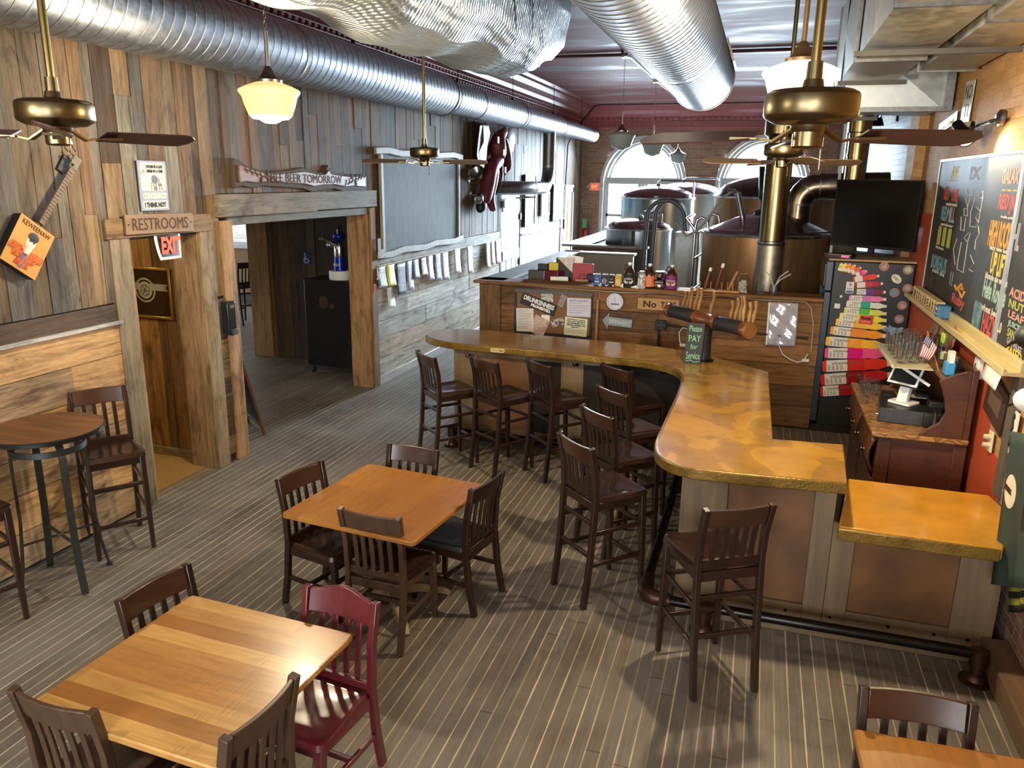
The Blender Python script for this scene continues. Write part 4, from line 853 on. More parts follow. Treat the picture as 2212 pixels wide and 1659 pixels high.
# framed beer mirror in the hall
M, w, h = quad([(255, 575), (364, 583), (375, 688), (266, 679)], y=5.935)
t = thing('framed_mirror', 'gold-framed dark beer mirror with a banner and round crest, inside the restroom hall', 'mirror', M=M)
MB().box(-w / 2, -h / 2, -.01, w / 2, h / 2, 0).obj('glass', plain('dark_mirror', '4c3a28', .12, .6), t); MB().box(-w / 2, -h / 2, 0, -w * .2, h / 2, .001).obj('maroon_field', plain('maroon_mirror', '5c1c18', .15, .4), t)
mb = MB(); f_ = .012
mb.box(-w / 2 - f_, h / 2 - f_, -.01, w / 2 + f_, h / 2 + f_, .015).box(-w / 2 - f_, -h / 2 - f_, -.01, w / 2 + f_, -h / 2 + f_, .015).box(w / 2 - f_, -h / 2, -.01, w / 2 + f_, h / 2, .015).box(-w / 2 - f_, -h / 2, -.01, -w / 2 + f_, h / 2, .015).obj('frame', plain('gold_frame', 'd8bc60', .25, .9), t, bevel=.003)
MB().prism([(-w * .42, .05 * h), (-w * .36, .12 * h), (-w * .42, .19 * h), (w * .45, .19 * h), (w * .4, .12 * h), (w * .45, .05 * h)], .001, .002).obj('banner', plain('banner_silver', '8c8a84', .4), t)
MB().lathe([(w * .17, .003), (w * .20, .003)], 40, c=(0, .05 * h, 0)).lathe([(0, .003), (w * .14, .003)], 40, c=(0, .05 * h, 0)).obj('crest', plain('crest_silver', '969288', .4), t)
mb = MB(); 
for i in range(6): mb.tube([(w * .09 * math.cos(a + i), h * .05 + w * .09 * math.sin(a + i), .005) for a in (0, .5, 1.2)] + [(0, .05 * h, .005)], .003, 5)
mb.obj('crest_drawing', plain('crest_dark', '4a4440', .5), t)
# soap dispenser
p = at(484, 685, x=-4.66); t = thing('soap_dispenser', 'black soap dispenser on the post between the two doorways', 'dispenser', M=frame((-4.655, p.y, p.z), (0, 1, 0)))
MB().prism(rrect(-.055, -.15, .055, .15, .02), 0, .09).obj('housing', plain('glossy_black', '16181c', .25), t, bevel=.012); MB().box(-.045, -.16, .01, .045, -.10, .11).obj('push_bar', M_blk, t, bevel=.006); MB().box(.056, -.11, .03, .058, .07, .065).obj('label_strip', WHT, t); MB().box(-.03, .09, .09, .03, .12, .093).obj('badge', M_nickel, t, bevel=.003)
# free beer tomorrow slab
M, w, h = LQ([(505, 340), (793, 368), (795, 408), (511, 412)], .05)
t = thing('free_beer_sign', 'live-edge carved slab over the wide doorway promising free beer', 'sign', M=M)
def slab(k, j): 
    up = [(-.5, .50), (-.47, .46), (-.42, .28), (-.3, .1), (-.15, .22), (-.05, .34), (.06, .2), (.12, .22), (.15, .5), (.17, .25), (.25, .2), (.33, .16), (.42, .2), (.5, .22)]; dn = [(.5, -.5), (.38, -.46), (.3, -.52), (.2, -.40), (.1, -.44), (.02, -.55), (-.05, -.42), (-.2, -.38), (-.32, -.34), (-.4, -.42), (-.46, -.36), (-.5, -.44)]
    return [(a * w * k, b * h * j) for a, b in up + dn]
MB().prism(slab(1, 1.12), -.05, -.01).obj('bark_edge', plain('dark_bark', '4a3c34', .8, bump=.5, scale=30), t, bevel=.008); MB().prism(slab(.955, .66), -.015, .008).obj('carved_face', wood('carved_cedar', '5e3a26', '8e6648', .5, 0, 5, .2, .3, coat=.1), t, bevel=.006)
text('FREE BEER TOMORROW', h * .42, INKB, t, (-w * .03, -h * .06, .009), fit=(w * .56, h * .34))
mb = MB()
for s, x0 in ((-1, -.33), (1, .36)):
    mb.tube([(w * (x0 + s * .12), h * .2, .01), (w * x0, -h * .05, .01), (w * (x0 - s * .06), -h * .25, .01)], .004, 5)
    for i in range(7):
        q = V((w * (x0 + s * (.11 - .03 * i)), h * (.17 - .06 * i), .01)); mb.tube([q, q + V((s * .01, h * .16, 0))], .003, 4).tube([q, q + V((-s * .03, -h * .12, 0))], .003, 4)
    for c in ((.02, .12), (-.02, -.18)): mb.ball((w * (x0 - s * c[0]), h * c[1], .01), h * .1, 10, sq=(1, 1.3, .2))
mb.obj('carved_pinecones', INKB, t)
# cigar-box guitar
a, b, c, d = lw(47, 461, .08), lw(120, 512, .08), lw(74, 606, .08), lw(0, 556, .08); r = ((b - a) + (c - d)) / 2; u = ((a - d) + (b - c)) / 2
M = frame((a + b + c + d) / 4, r, u); w, h = r.length, u.length
t = thing('box_guitar', 'cigar-box guitar with a painted red-haired woman, hung on the wooden wall', 'guitar', M=M)
MB().box(-w / 2, -h / 2, -.07, w / 2, h / 2, -.004).obj('box_body', plain('guitar_black', '1c1a1a', .35), t, bevel=.006); MB().box(-w / 2, -h / 2, -.004, w / 2, h / 2, 0).obj('lid', plain('orange_tan_lid', 'c8924e', .35, var=.1, scale=8), t)
nk = V((0, 0, 0)); inv = M.inverted(); q0 = inv @ lw(90, 484, .07); q1 = inv @ lw(158, 365, .07); q2 = inv @ lw(170, 340, .07)
q0.z = q1.z = q2.z = -.02
MB().bar([q0, q1], .045, .02).obj('neck', plain('fretboard', '6a5646', .5), t, bevel=.003)
mb = MB()
for i in range(17): p = q0.lerp(q1, .08 + .9 * i / 17); dd = (q1 - q0).normalized(); s_ = V((-dd.y, dd.x, 0)) * .02; mb.tube([p - s_ + V((0, 0, .011)), p + s_ + V((0, 0, .011))], .0015, 4)
mb.obj('frets', M_nickel, t)
MB().bar([q1, q1.lerp(q2, .7), q2], .07, .02).obj('headstock', plain('grey_headstock', '6a645a', .4), t, bevel=.006)
for i in range(3): MB().tube([q2 + V((-.03, -.05 + i * .04, 0)), q2 + V((-.07, -.04 + i * .04, 0))], .008, 8).obj('tuner', M_nickel, t)
MB().cbox(inv @ lw(136, 355, .01), (.06, .12, .02), T=None).obj('wall_hook', M_blk, t)
text('KEWEENAW', w * .16, INKB, t, (0, h * .40, .001), fit=(w * .8, h * .1))
mb = MB()
for i in range(46):
    ang = random.uniform(-.3, PI + .3); r0 = random.uniform(.25, .48); cx, cy = w * r0 * math.cos(ang) * .9, -h * .12 - h * .30 * (1 - abs(math.cos(ang))) * random.uniform(0, 1)
    mb.tube([(max(-w * .46, min(w * .46, cx + w * .08 * math.cos(k * 1.1 + i))), max(-h * .46, min(h * .2, cy + h * .07 * math.sin(k * 1.3 + i))), .002) for k in range(5)], .006, 5)
mb.obj('painted_hair', plain('painted_orange_hair', 'c86a34', .5, var=.2), t)
MB().ball((w * .02, h * .1, 0), w * .13, 16, sq=(1, 1.35, .04)).tube([(w * .01, h * .02, .002), (-w * .01, -h * .16, .002)], [.028, .02], 8).obj('painted_face', plain('painted_pale_skin', 'dcd2c6', .5), t)
MB().ball((w * .02, h * .22, .002), w * .15, 14, sq=(1, .75, .06)).obj('painted_cap', INK, t)
MB().prism([(-w * .2, -h * .42), (w * .2, -h * .42), (w * .06, -h * .14), (-w * .1, -h * .14)], .001, .004).obj('painted_dress', plain('painted_red', 'a8382c', .5), t); MB().prism([(-w * .04, -h * .42), (w * .04, -h * .42), (w * .03, -h * .15), (-w * .05, -h * .15)], .004, .006).box(-w * .1, -h * .27, .004, w * .1, -h * .21, .007).obj('painted_sash', plain('painted_blue', '3a68a8', .5), t)
mb = MB()
for s in (-1, 1): mb.ball((w * (.02 + .055 * s), h * .12, .008), .008, 8, sq=(1.3, .6, .3))
mb.ball((w * .02, h * .0, .008), .01, 8, sq=(1.4, .5, .3)).obj('painted_features', INK, t)
# grey chalkboard with rustic frame
M, w, h = LQ([(823, 331), (988, 334), (990, 520), (824, 546)], .03)
t = thing('framed_chalkboard', 'blank wiped grey chalkboard in a branch-edged frame on the wooden wall', 'chalkboard', M=M)
g = G('wiped_slate'); n = g.noise(g.map(g.co(), (1, .3, 1)), 4, 4, .6, 2.5); MB().box(-w / 2, -h / 2, -.012, w / 2, h / 2, 0).obj('slate', g.out(g.ramp(n, [(.3, C(84, 94, 99)), (.7, C(108, 118, 123))]), .65, spec=.08), t)
M_fr = wood('grey_frame_wood', '6e665a', '9a9284', .6, 1, 8, .1, .2)
for nm, pts in (('frame_side', [(-w / 2, -h / 2), (-w / 2, h / 2)]), ('frame_side', [(w / 2, -h / 2), (w / 2, h / 2)])): MB().bar([(*pts[0], .01), (*pts[1], .01)], .07, .04, up=(0, 0, 1)).obj(nm, M_fr, t, bevel=.006)
for s in (-1, 1): MB().tube([(w * (-.56 + .14 * i), s * h / 2 + .018 * math.sin(i * 2.1) * s, .015) for i in range(9)], 1, sec=[(-.045, -.02), (.045, -.02), (.045, .02), (-.045, .02)], up=(0, 0, 1)).obj('frame_rail', M_fr, t, bevel=.01)
# papers pinned under the rail
def paper(P, off, mt, label, name='notice', group='notices pinned along the chair rail', cat='paper', curl=.03, lines=None):
    M, w, h = LQ(P, off); t = MB().grid(lambda u, v: ((u - .5) * w, (v - .5) * h, curl * (1 - v) ** 2 + .006 * math.sin(u * 5)), 5, 8).obj(name, mt, None, solid=.001)
    t.matrix_world = M; return tag(t, label, cat, group)
def c6(x0, y0, x1, y1):
    X = lambda x: 700 + x / 3.687; Y = lambda y: 400 + y / 3.687; k = .16 * (x1 - x0)
    return [(X(x0), Y(y0 + k * .5)), (X(x1), Y(y0 - k * .5)), (X(x1), Y(y1 - k * .7)), (X(x0 + 4), Y(y1 + k * .7))]
PW = 'e4e2e0'
for i, (b_, st, lab) in enumerate((((420, 648, 496, 808), ('d8d8d8', '3c3c3c', 'e8e8e8', '707070'), 'black and white photo flyer, first notice beside the doorway post'),
    ((496, 632, 564, 800), ('d2d84a', 'c6d040'), 'yellow-green sheet pinned beside the doorway'), ((500, 812, 560, 972), (PW, 'd8d0ca'), 'white sheet hanging below the yellow-green one'),
    ((567, 622, 652, 868), ('3c3c58', '1e2030', '9a98b0'), 'dark purple poster, biggest of the pinned notices'), ((655, 602, 707, 832), ('c0bec8', '8e8ca0', 'dcdce4'), 'pale lilac leaflet right after the dark purple poster'),
    ((706, 592, 756, 738), ('b8bcc0', '6e88a8', 'd8b098'), 'blue and peach leaflet, fifth pinned notice from the doorway'), ((760, 578, 818, 718), ('5a6064', '2a3438', 'a8423c', 'c8c8c8'), 'dark leaflet with a red strip under the rail'),
    ((820, 562, 868, 752), ('a8a4c0', 'd4d0dc'), 'narrow lilac leaflet beside the dark red-striped one'), ((876, 548, 930, 756), ('a4aab8', '5c6478', 'd6d8e0'), 'blue-grey timetable sheet pinned mid rail'),
    ((932, 536, 990, 750), ('c89488', 'b0a8b8', '8a94b8'), 'pink and blue poster pinned mid rail'), ((1030, 508, 1084, 698), ('c4b4a8', 'd8d4d0', '9aa4a8'), 'beige leaflet standing apart on the rail'),
    ((1133, 488, 1182, 698), ('c0bcd4', 'b8a4b0', 'e0dce8'), 'pale violet leaflet alone on the grey planks'), ((1284, 458, 1324, 658), ('d8d4d0', 'b89c90'), 'pale leaflet, first of the three near the door'),
    ((1326, 450, 1357, 625), ('dce0e0', 'c4ccd0'), 'white leaflet, middle of the three near the door'), ((1358, 442, 1406, 622), ('c8c8c8', 'b83c38', 'd8d8d8'), 'red and white leaflet next to the plank door'))):
    paper(c6(*b_), .05 if i != 2 else .03, art('print_%02d' % i, st, 9, i), lab)
t = thing('leaflet_holder', 'clear leaflet holder with pale cards on the rail by the grey chalkboard', 'holder', M=LQ(c6(415, 460, 485, 545), .05)[0])
MB().box(-.08, -.1, 0, -.03, .13, .02).box(-.03, -.1, 0, .08, -.01, .02).box(-.08, -.12, 0, .08, -.1, .05).obj('rack', plain('clear_acrylic', 'c4d0d4', .15), t)
t = thing('bottle_opener', 'wall bottle opener with red plate on the doorway post', 'bottle opener', M=LQ([(803, 602), (814, 601), (815, 630), (804, 632)], .06)[0])
MB().box(-.04, -.09, 0, .04, .02, .006).obj('plate', plain('red_plate', 'a02a28', .4), t); MB().tube([(-.03, .06, .03), (0, .09, .035), (.03, .06, .03), (0, .02, .02)], .008, 8, closed=True).obj('opener_jaw', M_nickel, t)
# dry suit, silver-lined cover, discs and spotlights
M_mar = plain('maroon_rubber', '6a2a30', .45, var=.2, scale=5, bump=.3); M_sil = plain('silver_lining', 'b0b4b8', .25, .8, scale=5, bump=.4, var=.1)
Q = lambda x, y, o: lw(1000 + x / 7.54, 250 + y / 7.54, o)
def blob(pts, rs, n=14, flat=.55):
    mb = MB(); P3 = [Q(x, y, o) for x, y, o in pts]; mb.tube(P3, [r_ * .62 for r_ in rs], n)
    return mb
t = thing('dry_suit', 'maroon rubber dry suit with black feet hanging on the wall below the spiral duct', 'suit', tuple(Q(500, 900, 0)))
def sub(o, p): o.parent = p; o.matrix_parent_inverse = Matrix.Translation(p.location).inverted(); return o
sub(blob([(690, 235, .1), (650, 290, .13), (570, 350, .14), (560, 480, .16), (580, 620, .15), (560, 720, .14)], [.10, .13, .2, .26, .25, .2]).obj('torso', M_mar, None, sub=1), t)
sub(blob([(600, 700, .13), (560, 750, .15), (470, 800, .15), (420, 950, .16), (410, 1150, .15), (350, 1350, .14), (330, 1420, .12)], [.16, .2, .22, .22, .2, .2, .16]).obj('suit_leg', M_mar, None, sub=1), t)
sub(blob([(520, 800, .1), (490, 950, .12), (470, 1150, .13), (430, 1330, .12), (470, 1480, .14), (500, 1540, .14)], [.16, .18, .17, .12, .12, .1]).obj('suit_leg', M_mar, None, sub=1), t)
sub(blob([(660, 330, .2), (700, 500, .18), (725, 700, .16), (735, 900, .14), (660, 960, .15)], [.10, .13, .15, .12, .05]).obj('sleeve', M_mar, None, sub=1), t)
sub(blob([(310, 1400, .13), (290, 1500, .13), (270, 1570, .13)], [.15, .16, .08]).obj('boot', M_blk, None, sub=1), t); sub(blob([(620, 820, .12), (610, 960, .12), (605, 1080, .12), (605, 1200, .12)], [.06, .09, .05, .06]).obj('sleeve', M_mar, None), t)
for x, y in ((575, 395), (665, 600), (690, 885)): sub(MB().cbox(Q(x, y, .33), (.015, .08, .11)).obj('reflective_patch', WHT, None, bevel=.01), t)
t = thing('silver_cover', 'maroon cover with silver lining, tall and pointed, hung left of the dry suit', 'cover', tuple(Q(320, 500, 0)))
o_ = [(275, 130), (410, 130), (445, 290), (400, 500), (380, 700), (340, 880), (270, 830), (220, 650), (240, 400)]
sub(MB().add([Q(x, y, .02) for x, y in o_] + [Q(x, y, .16) for x, y in o_], [tuple(range(9)), tuple(range(9, 18))] + [(i, (i + 1) % 9, 9 + (i + 1) % 9, 9 + i) for i in range(9)]).obj('cover_shell', M_mar, None, bevel=.03), t)
i_ = [(330, 150), (400, 170), (435, 290), (385, 500), (360, 690), (330, 850), (280, 720), (265, 600), (310, 430)]
sub(MB().add([Q(x, y, .165) for x, y in i_] + [Q(350, 420, .20)], [(i, (i + 1) % 9, 9) for i in range(9)]).obj('lining', M_sil, None), t)
c = Q(770, 390, .05); tag(MB().lathe([(0, .03), (.2, .03), (.22, .02), (.22, 0), (0, 0)], 36, T=frame(c, (0, 1, 0)) @ Matrix.Diagonal((1, 1.05, 1, 1))).obj('wall_disc', plain('pale_disc', 'c4ccd0', .35)), 'pale round disc on the wall beside the dry suit', 'disc')
for (x, y), lab, up in (((80, 1040), 'upper small silver wall spotlight with fluted bowl left of the dry suit', 1), ((110, 1300), 'lower small silver wall spotlight left of the dry suit', 0)):
    c = Q(x, y, .0); t = thing('wall_spotlight', lab, 'spotlight', tuple(c), 0, 'silver wall spotlights')
    MB().lathe([(0, 0), (.07, 0), (.075, .01), (.06, .025), (.02, .03), (.0, .03)], 20, T=Matrix.Rotation(PI / 2, 4, 'Y')).obj('wall_plate', M_galv, t)
    MB().tube([(0.02, 0, 0), (.1, .03, .02)], .014, 8).obj('arm', M_galv, t)
    T = Matrix.Translation((.14, .12, .07 if up else -.02)) @ Matrix.Rotation(.9 if up else 2.2, 4, 'X')
    MB().lathe([(0, -.08), (.03, -.08), (.05, -.04), (.075, .03), (.12 if up else .085, .09), (.11 if up else .07, .085), (.06, .02), (0, 0)], 24, T=T).obj('bowl', M_steelb, t)
# plank door with closer and whiteboard, posters beyond
dk = struct(MB().box(14.28, .0, 0, 15.52, .02, 2.5, T=TL).obj('door_1', plain('pale_grey_door', 'a4a49c', .5, var=.05), smooth=False))
MB().box(14.6, .02, .3, 14.66, .022, 2.1, T=TL).box(14.95, .02, .3, 15.01, .022, 2.1, T=TL).box(15.25, .02, .3, 15.3, .022, 2.1, T=TL).obj('door_gaps', M_blk, dk)
for z in (.1, 1.15, 2.08): MB().box(14.36, .02, z, 15.44, .04, z + .18, T=TL).obj('door_ledge', plain('white_door_ledge', 'b8bcba', .5), dk, bevel=.004)
for z in (1.0, 1.9): MB().box(15.46, .02, z, 15.54, .05, z + .12, T=TL).obj('hinge', M_blk, dk)
MB().box(14.9, .03, 2.25, 15.2, .08, 2.31, T=TL).tube([TL @ V((15.05, .08, 2.33)), TL @ V((15.5, .35, 2.34)), TL @ V((15.4, .06, 2.36))], .014, 6).obj('door_closer', M_galvd, dk)
struct(MB().box(14.2, 0, 0, 14.3, .03, 2.55, T=TL).box(15.5, 0, 0, 15.58, .03, 2.55, T=TL).box(14.2, 0, 2.5, 15.58, .03, 2.6, T=TL).obj('trim_13', M_barnV))
M, w, h = LQ([(1090, 429), (1115, 428), (1115, 447), (1091, 449)], .06); tag(MB().box(-w / 2, -h / 2, -.02, w / 2, h / 2, 0).obj('whiteboard', WHT, None, bevel=.004), 'small blank whiteboard above the plank door', 'whiteboard').matrix_world = M
for i, (P, st, lab, ww) in enumerate((([(1135, 380), (1157, 379), (1157, 396), (1135, 397)], ('cfdcdc', 'a8c8cc'), 'pale picture panel above the grey elbow pipe', 0), ([(1134, 421), (1154, 421), (1154, 482), (1134, 487)], ('c8d8d8', 'a0bcc0'), 'tall pale framed poster just past the plank door', 1),
    ([(1170, 419), (1186, 418), (1185, 461), (1170, 464)], ('d4dcdc', '5878a0', '90a8c0'), 'white-framed picture of dark blue peaks, middle of the far posters', 1), ([(1195, 401), (1218, 400), (1218, 470), (1195, 474)], ('dce4e4', '9ccccc', 'e0e8e8'), 'largest pale poster, last before the far door', 1))):
    M, w, h = LQ(P, .045); t = thing('framed_poster', lab, 'poster', M=M, group='posters on the far wooden wall')
    MB().box(-w / 2, -h / 2, -.02, w / 2, h / 2, 0).obj('print', art('poster_%d' % i, st, 3, i + 20, .25), t)
    mb = MB(); mb.box(-w / 2 - .03, -h / 2 - .03, -.02, -w / 2, h / 2 + .03, .015).box(w / 2, -h / 2 - .03, -.02, w / 2 + .03, h / 2 + .03, .015).box(-w / 2, h / 2, -.02, w / 2, h / 2 + .03, .015).box(-w / 2, -h / 2 - .03, -.02, w / 2, -h / 2, .015); mb.obj('frame', M_blk if i != 2 else M_trimw, t)
d2_ = struct(MB().box(19.0, .0, 0, 20.1, .03, 2.4, T=TL).obj('door_2', plain('tan_door', 'b08c64', .45), smooth=False))
MB().box(19.2, .03, .3, 19.5, .04, 1.0, T=TL).box(19.62, .03, .3, 19.92, .04, 1.0, T=TL).box(19.2, .03, 1.2, 19.5, .04, 2.2, T=TL).box(19.62, .03, 1.2, 19.92, .04, 2.2, T=TL).obj('door_panel', plain('tan_door_panel', 'a07c56', .45), d2_)
struct(MB().box(18.9, 0, 0, 19.02, .05, 2.5, T=TL).box(20.08, 0, 0, 20.2, .05, 2.5, T=TL).box(18.9, 0, 2.38, 20.2, .05, 2.56, T=TL).obj('trim_14', M_trimw))
# sandwich board in the doorway
t = thing('sandwich_board', 'folding sandwich board standing just inside the wide doorway', 'sign', (-5.24, 6.83, 0), math.radians(-37.6))
M_sb = wood('sandwich_frame', '4a2c1c', '6a4228', .45, 2, 8); M_sbp = plain('sandwich_panel', '4a4238', .85)
for s in (-1, 1):
    T = Matrix.Translation((0, s * .19, 0)) @ Matrix.Rotation(s * .21, 4, 'X')
    MB().box(-.26, -.012, .12, .26, .0, .9, T=T).obj('panel', M_sbp if s < 0 else M_sbp, t)
    for x in (-.28, .28): MB().box(x - .02, -.016, .0, x + .02, .012, .95, T=T).obj('leg', M_sb, t, bevel=.003)
    for z in (.12, .92): MB().box(-.28, -.016, z - .02, .28, .012, z + .02, T=T).obj('crossbar', M_sb, t, bevel=.003)
# ================================================================ room beyond the wide doorway
mb = MB(); T = TB(10.10); vplanks(mb, -7.3, -4.99, 0, 2.9, T=T, pal=PALD, joints=False, t=.02); struct(mb.obj('wall_side_room', M_barnV, smooth=False))
struct(MB().box(-7.31, 10.06, 0, -6.97, 10.28, 2.9, col=C(156, 122, 82)).obj('trim_15', M_barnV, bevel=.005))
M_sw = plain('side_room_wainscot', '8a5e34', .5); M_swall = plain('side_room_wall', 'a8906c', .6)
struct(MB().box(-13, 14.5, 0, -7.0, 14.6, 1.2).obj('wall_side_low', M_sw, smooth=False)); struct(MB().box(-13, 14.5, 2.6, -7.0, 14.6, 3.0).box(-8.6, 14.5, 1.2, -7.0, 14.6, 3.0).obj('wall_side_high', M_swall, smooth=False))
struct(MB().box(-13, 14.42, 1.17, -8.5, 14.5, 1.23).box(-13, 14.48, 1.23, -8.6, 14.52, 1.3).obj('window_3', M_trimw)); struct(MB().box(-13, 14.44, 0, -7, 14.5, .15).obj('trim_16', M_brownp))
struct(MB().box(-13, 6.0, 0, -7.5, 6.1, 3.0).box(-7.0, 10.28, 0, -6.9, 14.5, 3.0).obj('wall_side_core', M_swall, smooth=False)); struct(MB().box(-13, 5.9, 2.9, -4.99, 14.6, 3.0).obj('ceiling_side', M_swall, smooth=False))
struct(MB().box(-16, 18, 0, -6, 18.3, 6).obj('wall_neighbour', brick('pale_outside_brick', 'cfc4ba', 'b8aca4', 'e0dcd8', 0), smooth=False))
struct(MB().box(-14, 5.9, -.1, -10.4, 14.6, -.001).obj('floor_side', M_floor, smooth=False))
MD = TB(10.078); dd_ = struct(MB().box(-6.15, 0, 0, -5.25, .03, 2.15, T=MD).obj('door_3', plain('dark_brown_door', '2a211b', .45), smooth=False))
for x in (-6.02, -5.62): 
    for z0, z1 in ((.2, .95), (1.1, 2.0)): MB().box(x, .03, z0, x + .3, .038, z1, T=MD).obj('door_panel', plain('door_panel_brown', '302620', .4), dd_, bevel=.004)
struct(MB().box(-6.28, 0, 0, -6.15, .04, 2.28, T=MD).box(-6.28, 0, 2.15, -5.1, .04, 2.28, T=MD).obj('trim_17', plain('dark_casing', '40342a', .5)))
M, w, h = quad([(654, 543), (668, 543), (669, 573), (655, 573)], y=10.03); t = thing('accessible_sign', 'small blue wheelchair sign on the dark door', 'sign', M=M)
MB().prism(rrect(-w / 2, -h / 2, w / 2, h / 2, .01), -.004, 0).obj('plate', plain('sign_blue', '1e3474', .4), t)
MB().tube([(.035 * math.cos(a), -.03 + .035 * math.sin(a), .003) for a in [PI * (.55 + 1.3 * i / 10) for i in range(11)]], .006, 6).tube([(-.012, .045, .003), (-.008, -.005, .003), (.03, -.01, .003), (.05, -.05, .003)], .007, 6).ball((-.014, .065, .003), .011, 8).obj('wheelchair_symbol', WHT, t)
t = thing('rolling_cabinet', 'tall black cabinet on casters inside the wide doorway', 'cabinet', (-5.46, 9.62, 0)); MB().box(-.48, -.25, .12, .46, .25, 1.33).obj('body', plain('black_cabinet', '121216', .4), t, bevel=.01)
MB().box(-.46, -.258, .16, .44, -.25, 1.29).obj('door', plain('black_cabinet_door', '16161a', .35), t)
MB().ball((-.18, -.258, 1.02), .07, 14, sq=(1, .06, 1.3)).ball((-.05, -.258, .98), .04, 12, sq=(1, .06, 1)).obj('faded_emblem', plain('faded_red', '3a1a1a', .6, var=.5, scale=30), t)
for x in (-.42, .40):
    for y in (-.2, .2): MB().lathe([(0, -.015), (.045, -.015), (.045, .015), (0, .015)], 16, T=Matrix.Translation((x, y, .046)) @ Matrix.Rotation(PI / 2, 4, 'Y')).box(x - .01, y - .02, .04, x + .01, y + .02, .12).obj('caster', M_galvd, t)
t = thing('beer_tap_trophy', 'chrome and blue figure-shaped tap on a white round base, on the black cabinet', 'trophy', (-5.47, 9.56, 1.33))
MB().lathe([(0, 0), (.15, 0), (.155, .02), (.155, .10), (.15, .12), (0, .12)], 32).obj('base', WHT, t); M_blu = plain('metallic_blue', '1c2e8c', .3, .5)
MB().lathe([(.085, .12), (.08, .25), (.075, .30)], 24).obj('blue_sleeve', M_blu, t); MB().lathe([(.07, .30), (.075, .32), (.075, .46), (.05, .50), (0, .51)], 24).obj('chrome_body', M_steelb, t)
MB().ball((0, 0, .58), .085, 14, sq=(1, 1, .9)).obj('head', M_blu, t); MB().tube([(0, -.03, .46), (-.06, -.1, .50), (-.16, -.12, .56), (-.24, -.12, .55)], [.03, .03, .025, .02], 8).tube([(.02, -.05, .6), (.05, -.1, .68), (.04, -.02, .74)], .02, 8).ball((-.09, -.1, .47), .045, 10).obj('chrome_arm', M_steelb, t)
text('BREW', .05, WHT, t, M=frame((-.0, -.087, .2), (1, 0, 0)), sx=.8)
hs2 = make_chair('bar_stool', 'black tall stool seen through the wide doorway in the bright side room', 'bar stool', .76, 1.16, 4, M_blk, M_blk, 'side room stools'); p = at(528, 700, z=0); hs2.location = (p.x - .1, p.y + .1, 0); hs2.rotation_euler = (0, 0, math.radians(70))
# ================================================================ the plank wall behind the bar and what hangs and stands on it
PALB = [C(134, 96, 58), C(120, 86, 54), C(146, 106, 66), C(110, 80, 52), C(128, 96, 64)]
struct(MB().box(-3.2, 9.02, 0, .72, 9.14, 1.47).obj('wall_bar_core', M_core, smooth=False))
mb = MB(); hplanks(mb, -3.2, .72, .02, 1.46, h=.235, pal=PALB, T=TB(9.02), t=.02, lmin=.9, lmax=2.0); struct(mb.obj('wall_bar', M_barnX, smooth=False))
mb = MB(); mb.box(-3.22, 8.965, 0, -2.95, 9.16, 1.47, col=C(112, 82, 54)); struct(mb.obj('trim_18', M_barnV, bevel=.006))
mb = MB(); mb.box(-3.28, 8.9, 1.468, .72, 9.26, 1.505, col=C(134, 96, 58)); struct(mb.obj('trim_19', M_barnX, bevel=.006))
mb = MB(); pts = [at(x, y, y=8.955) for x, y in ((1060, 611), (1150, 618), (1292, 628), (1350, 632), (1430, 633), (1500, 641), (1560, 640), (1650, 648), (1740, 652), (1752, 665), (1757, 700), (1752, 760))]
tag(MB().tube(pts, .006, 7).obj('cable', plain('pale_cable', 'b0a490', .4)), 'pale cable drooping along the shelf edge of the bar back wall', 'cable')
YB = 8.985
def BQ(P, off=0.0): return quad(P, y=YB - off)
def c8(*ps): return [(1000 + x / 5.53, 500 + y / 5.53) for x, y in ps]
M, w, h = BQ(c8((635, 690), (1545, 745), (1520, 1275), (625, 1205)), .0)
t = thing('cork_board', 'brown cork notice board with grey top edge on the bar back wall', 'notice board', M=M)
MB().box(-w / 2, -h / 2, -.012, w / 2, h / 2, 0).obj('cork', plain('cork', '7c5a3c', .9, scale=60, bump=.3), t); MB().box(-w / 2 - .01, h / 2 - .03, -.012, w / 2 + .01, h / 2 + .012, .014).obj('top_edge', plain('grey_edge', '4c4c4e', .5), t)
MB().box(-w / 2 - .012, -h / 2, -.012, -w / 2 + .012, h / 2, .012).obj('side_edge', M_blk, t); MB().box(w / 2 - .012, -h / 2, -.012, w / 2 + .012, h / 2, .012).obj('side_edge', M_blk, t); MB().box(-w / 2, -h / 2 - .01, -.012, w / 2, -h / 2 + .025, .01).obj('bottom_edge', M_blk, t)
def pinned(P, off, mt, label, name, cat, lines=0, title=None, ink=None, group='pinned on the cork board'):
    M, w, h = BQ(c8(*P), off); t = thing(name, label, cat, M=M, group=group); MB().box(-w / 2, -h / 2, -.002, w / 2, h / 2, 0).obj('sheet', mt, t)
    if title: text(title, h * .12, ink or INK, t, (0, h * .36, .001), fit=(w * .8, h * .1))
    if lines:
        mb = MB()
        for i in range(lines): 
            y = h * (.22 - .62 * i / lines) if title else h * (.42 - .84 * i / lines); k = random.uniform(.5, .86); mb.box(-w * .42, y - .002, .0002, w * (-.42 + k), y + .002, .001)
        mb.obj('printed_lines', plain('grey_print', '6a6a70', .7), t)
    return t, w, h
t, w, h = pinned(((720, 725), (1130, 885), (1082, 1015), (680, 855)), .02, INK, 'slanted black sign with white letters against drunkenness on the cork board', 'warning_sign', 'sign')
text('DRUNKENNESS', .05, WHT, t, (0, h * .16, .001), fit=(w * .88, h * .42), bold=.002); text('PROHIBITED.', .03, WHT, t, (w * .1, -h * .25, .001), fit=(w * .58, h * .26), bold=.002)
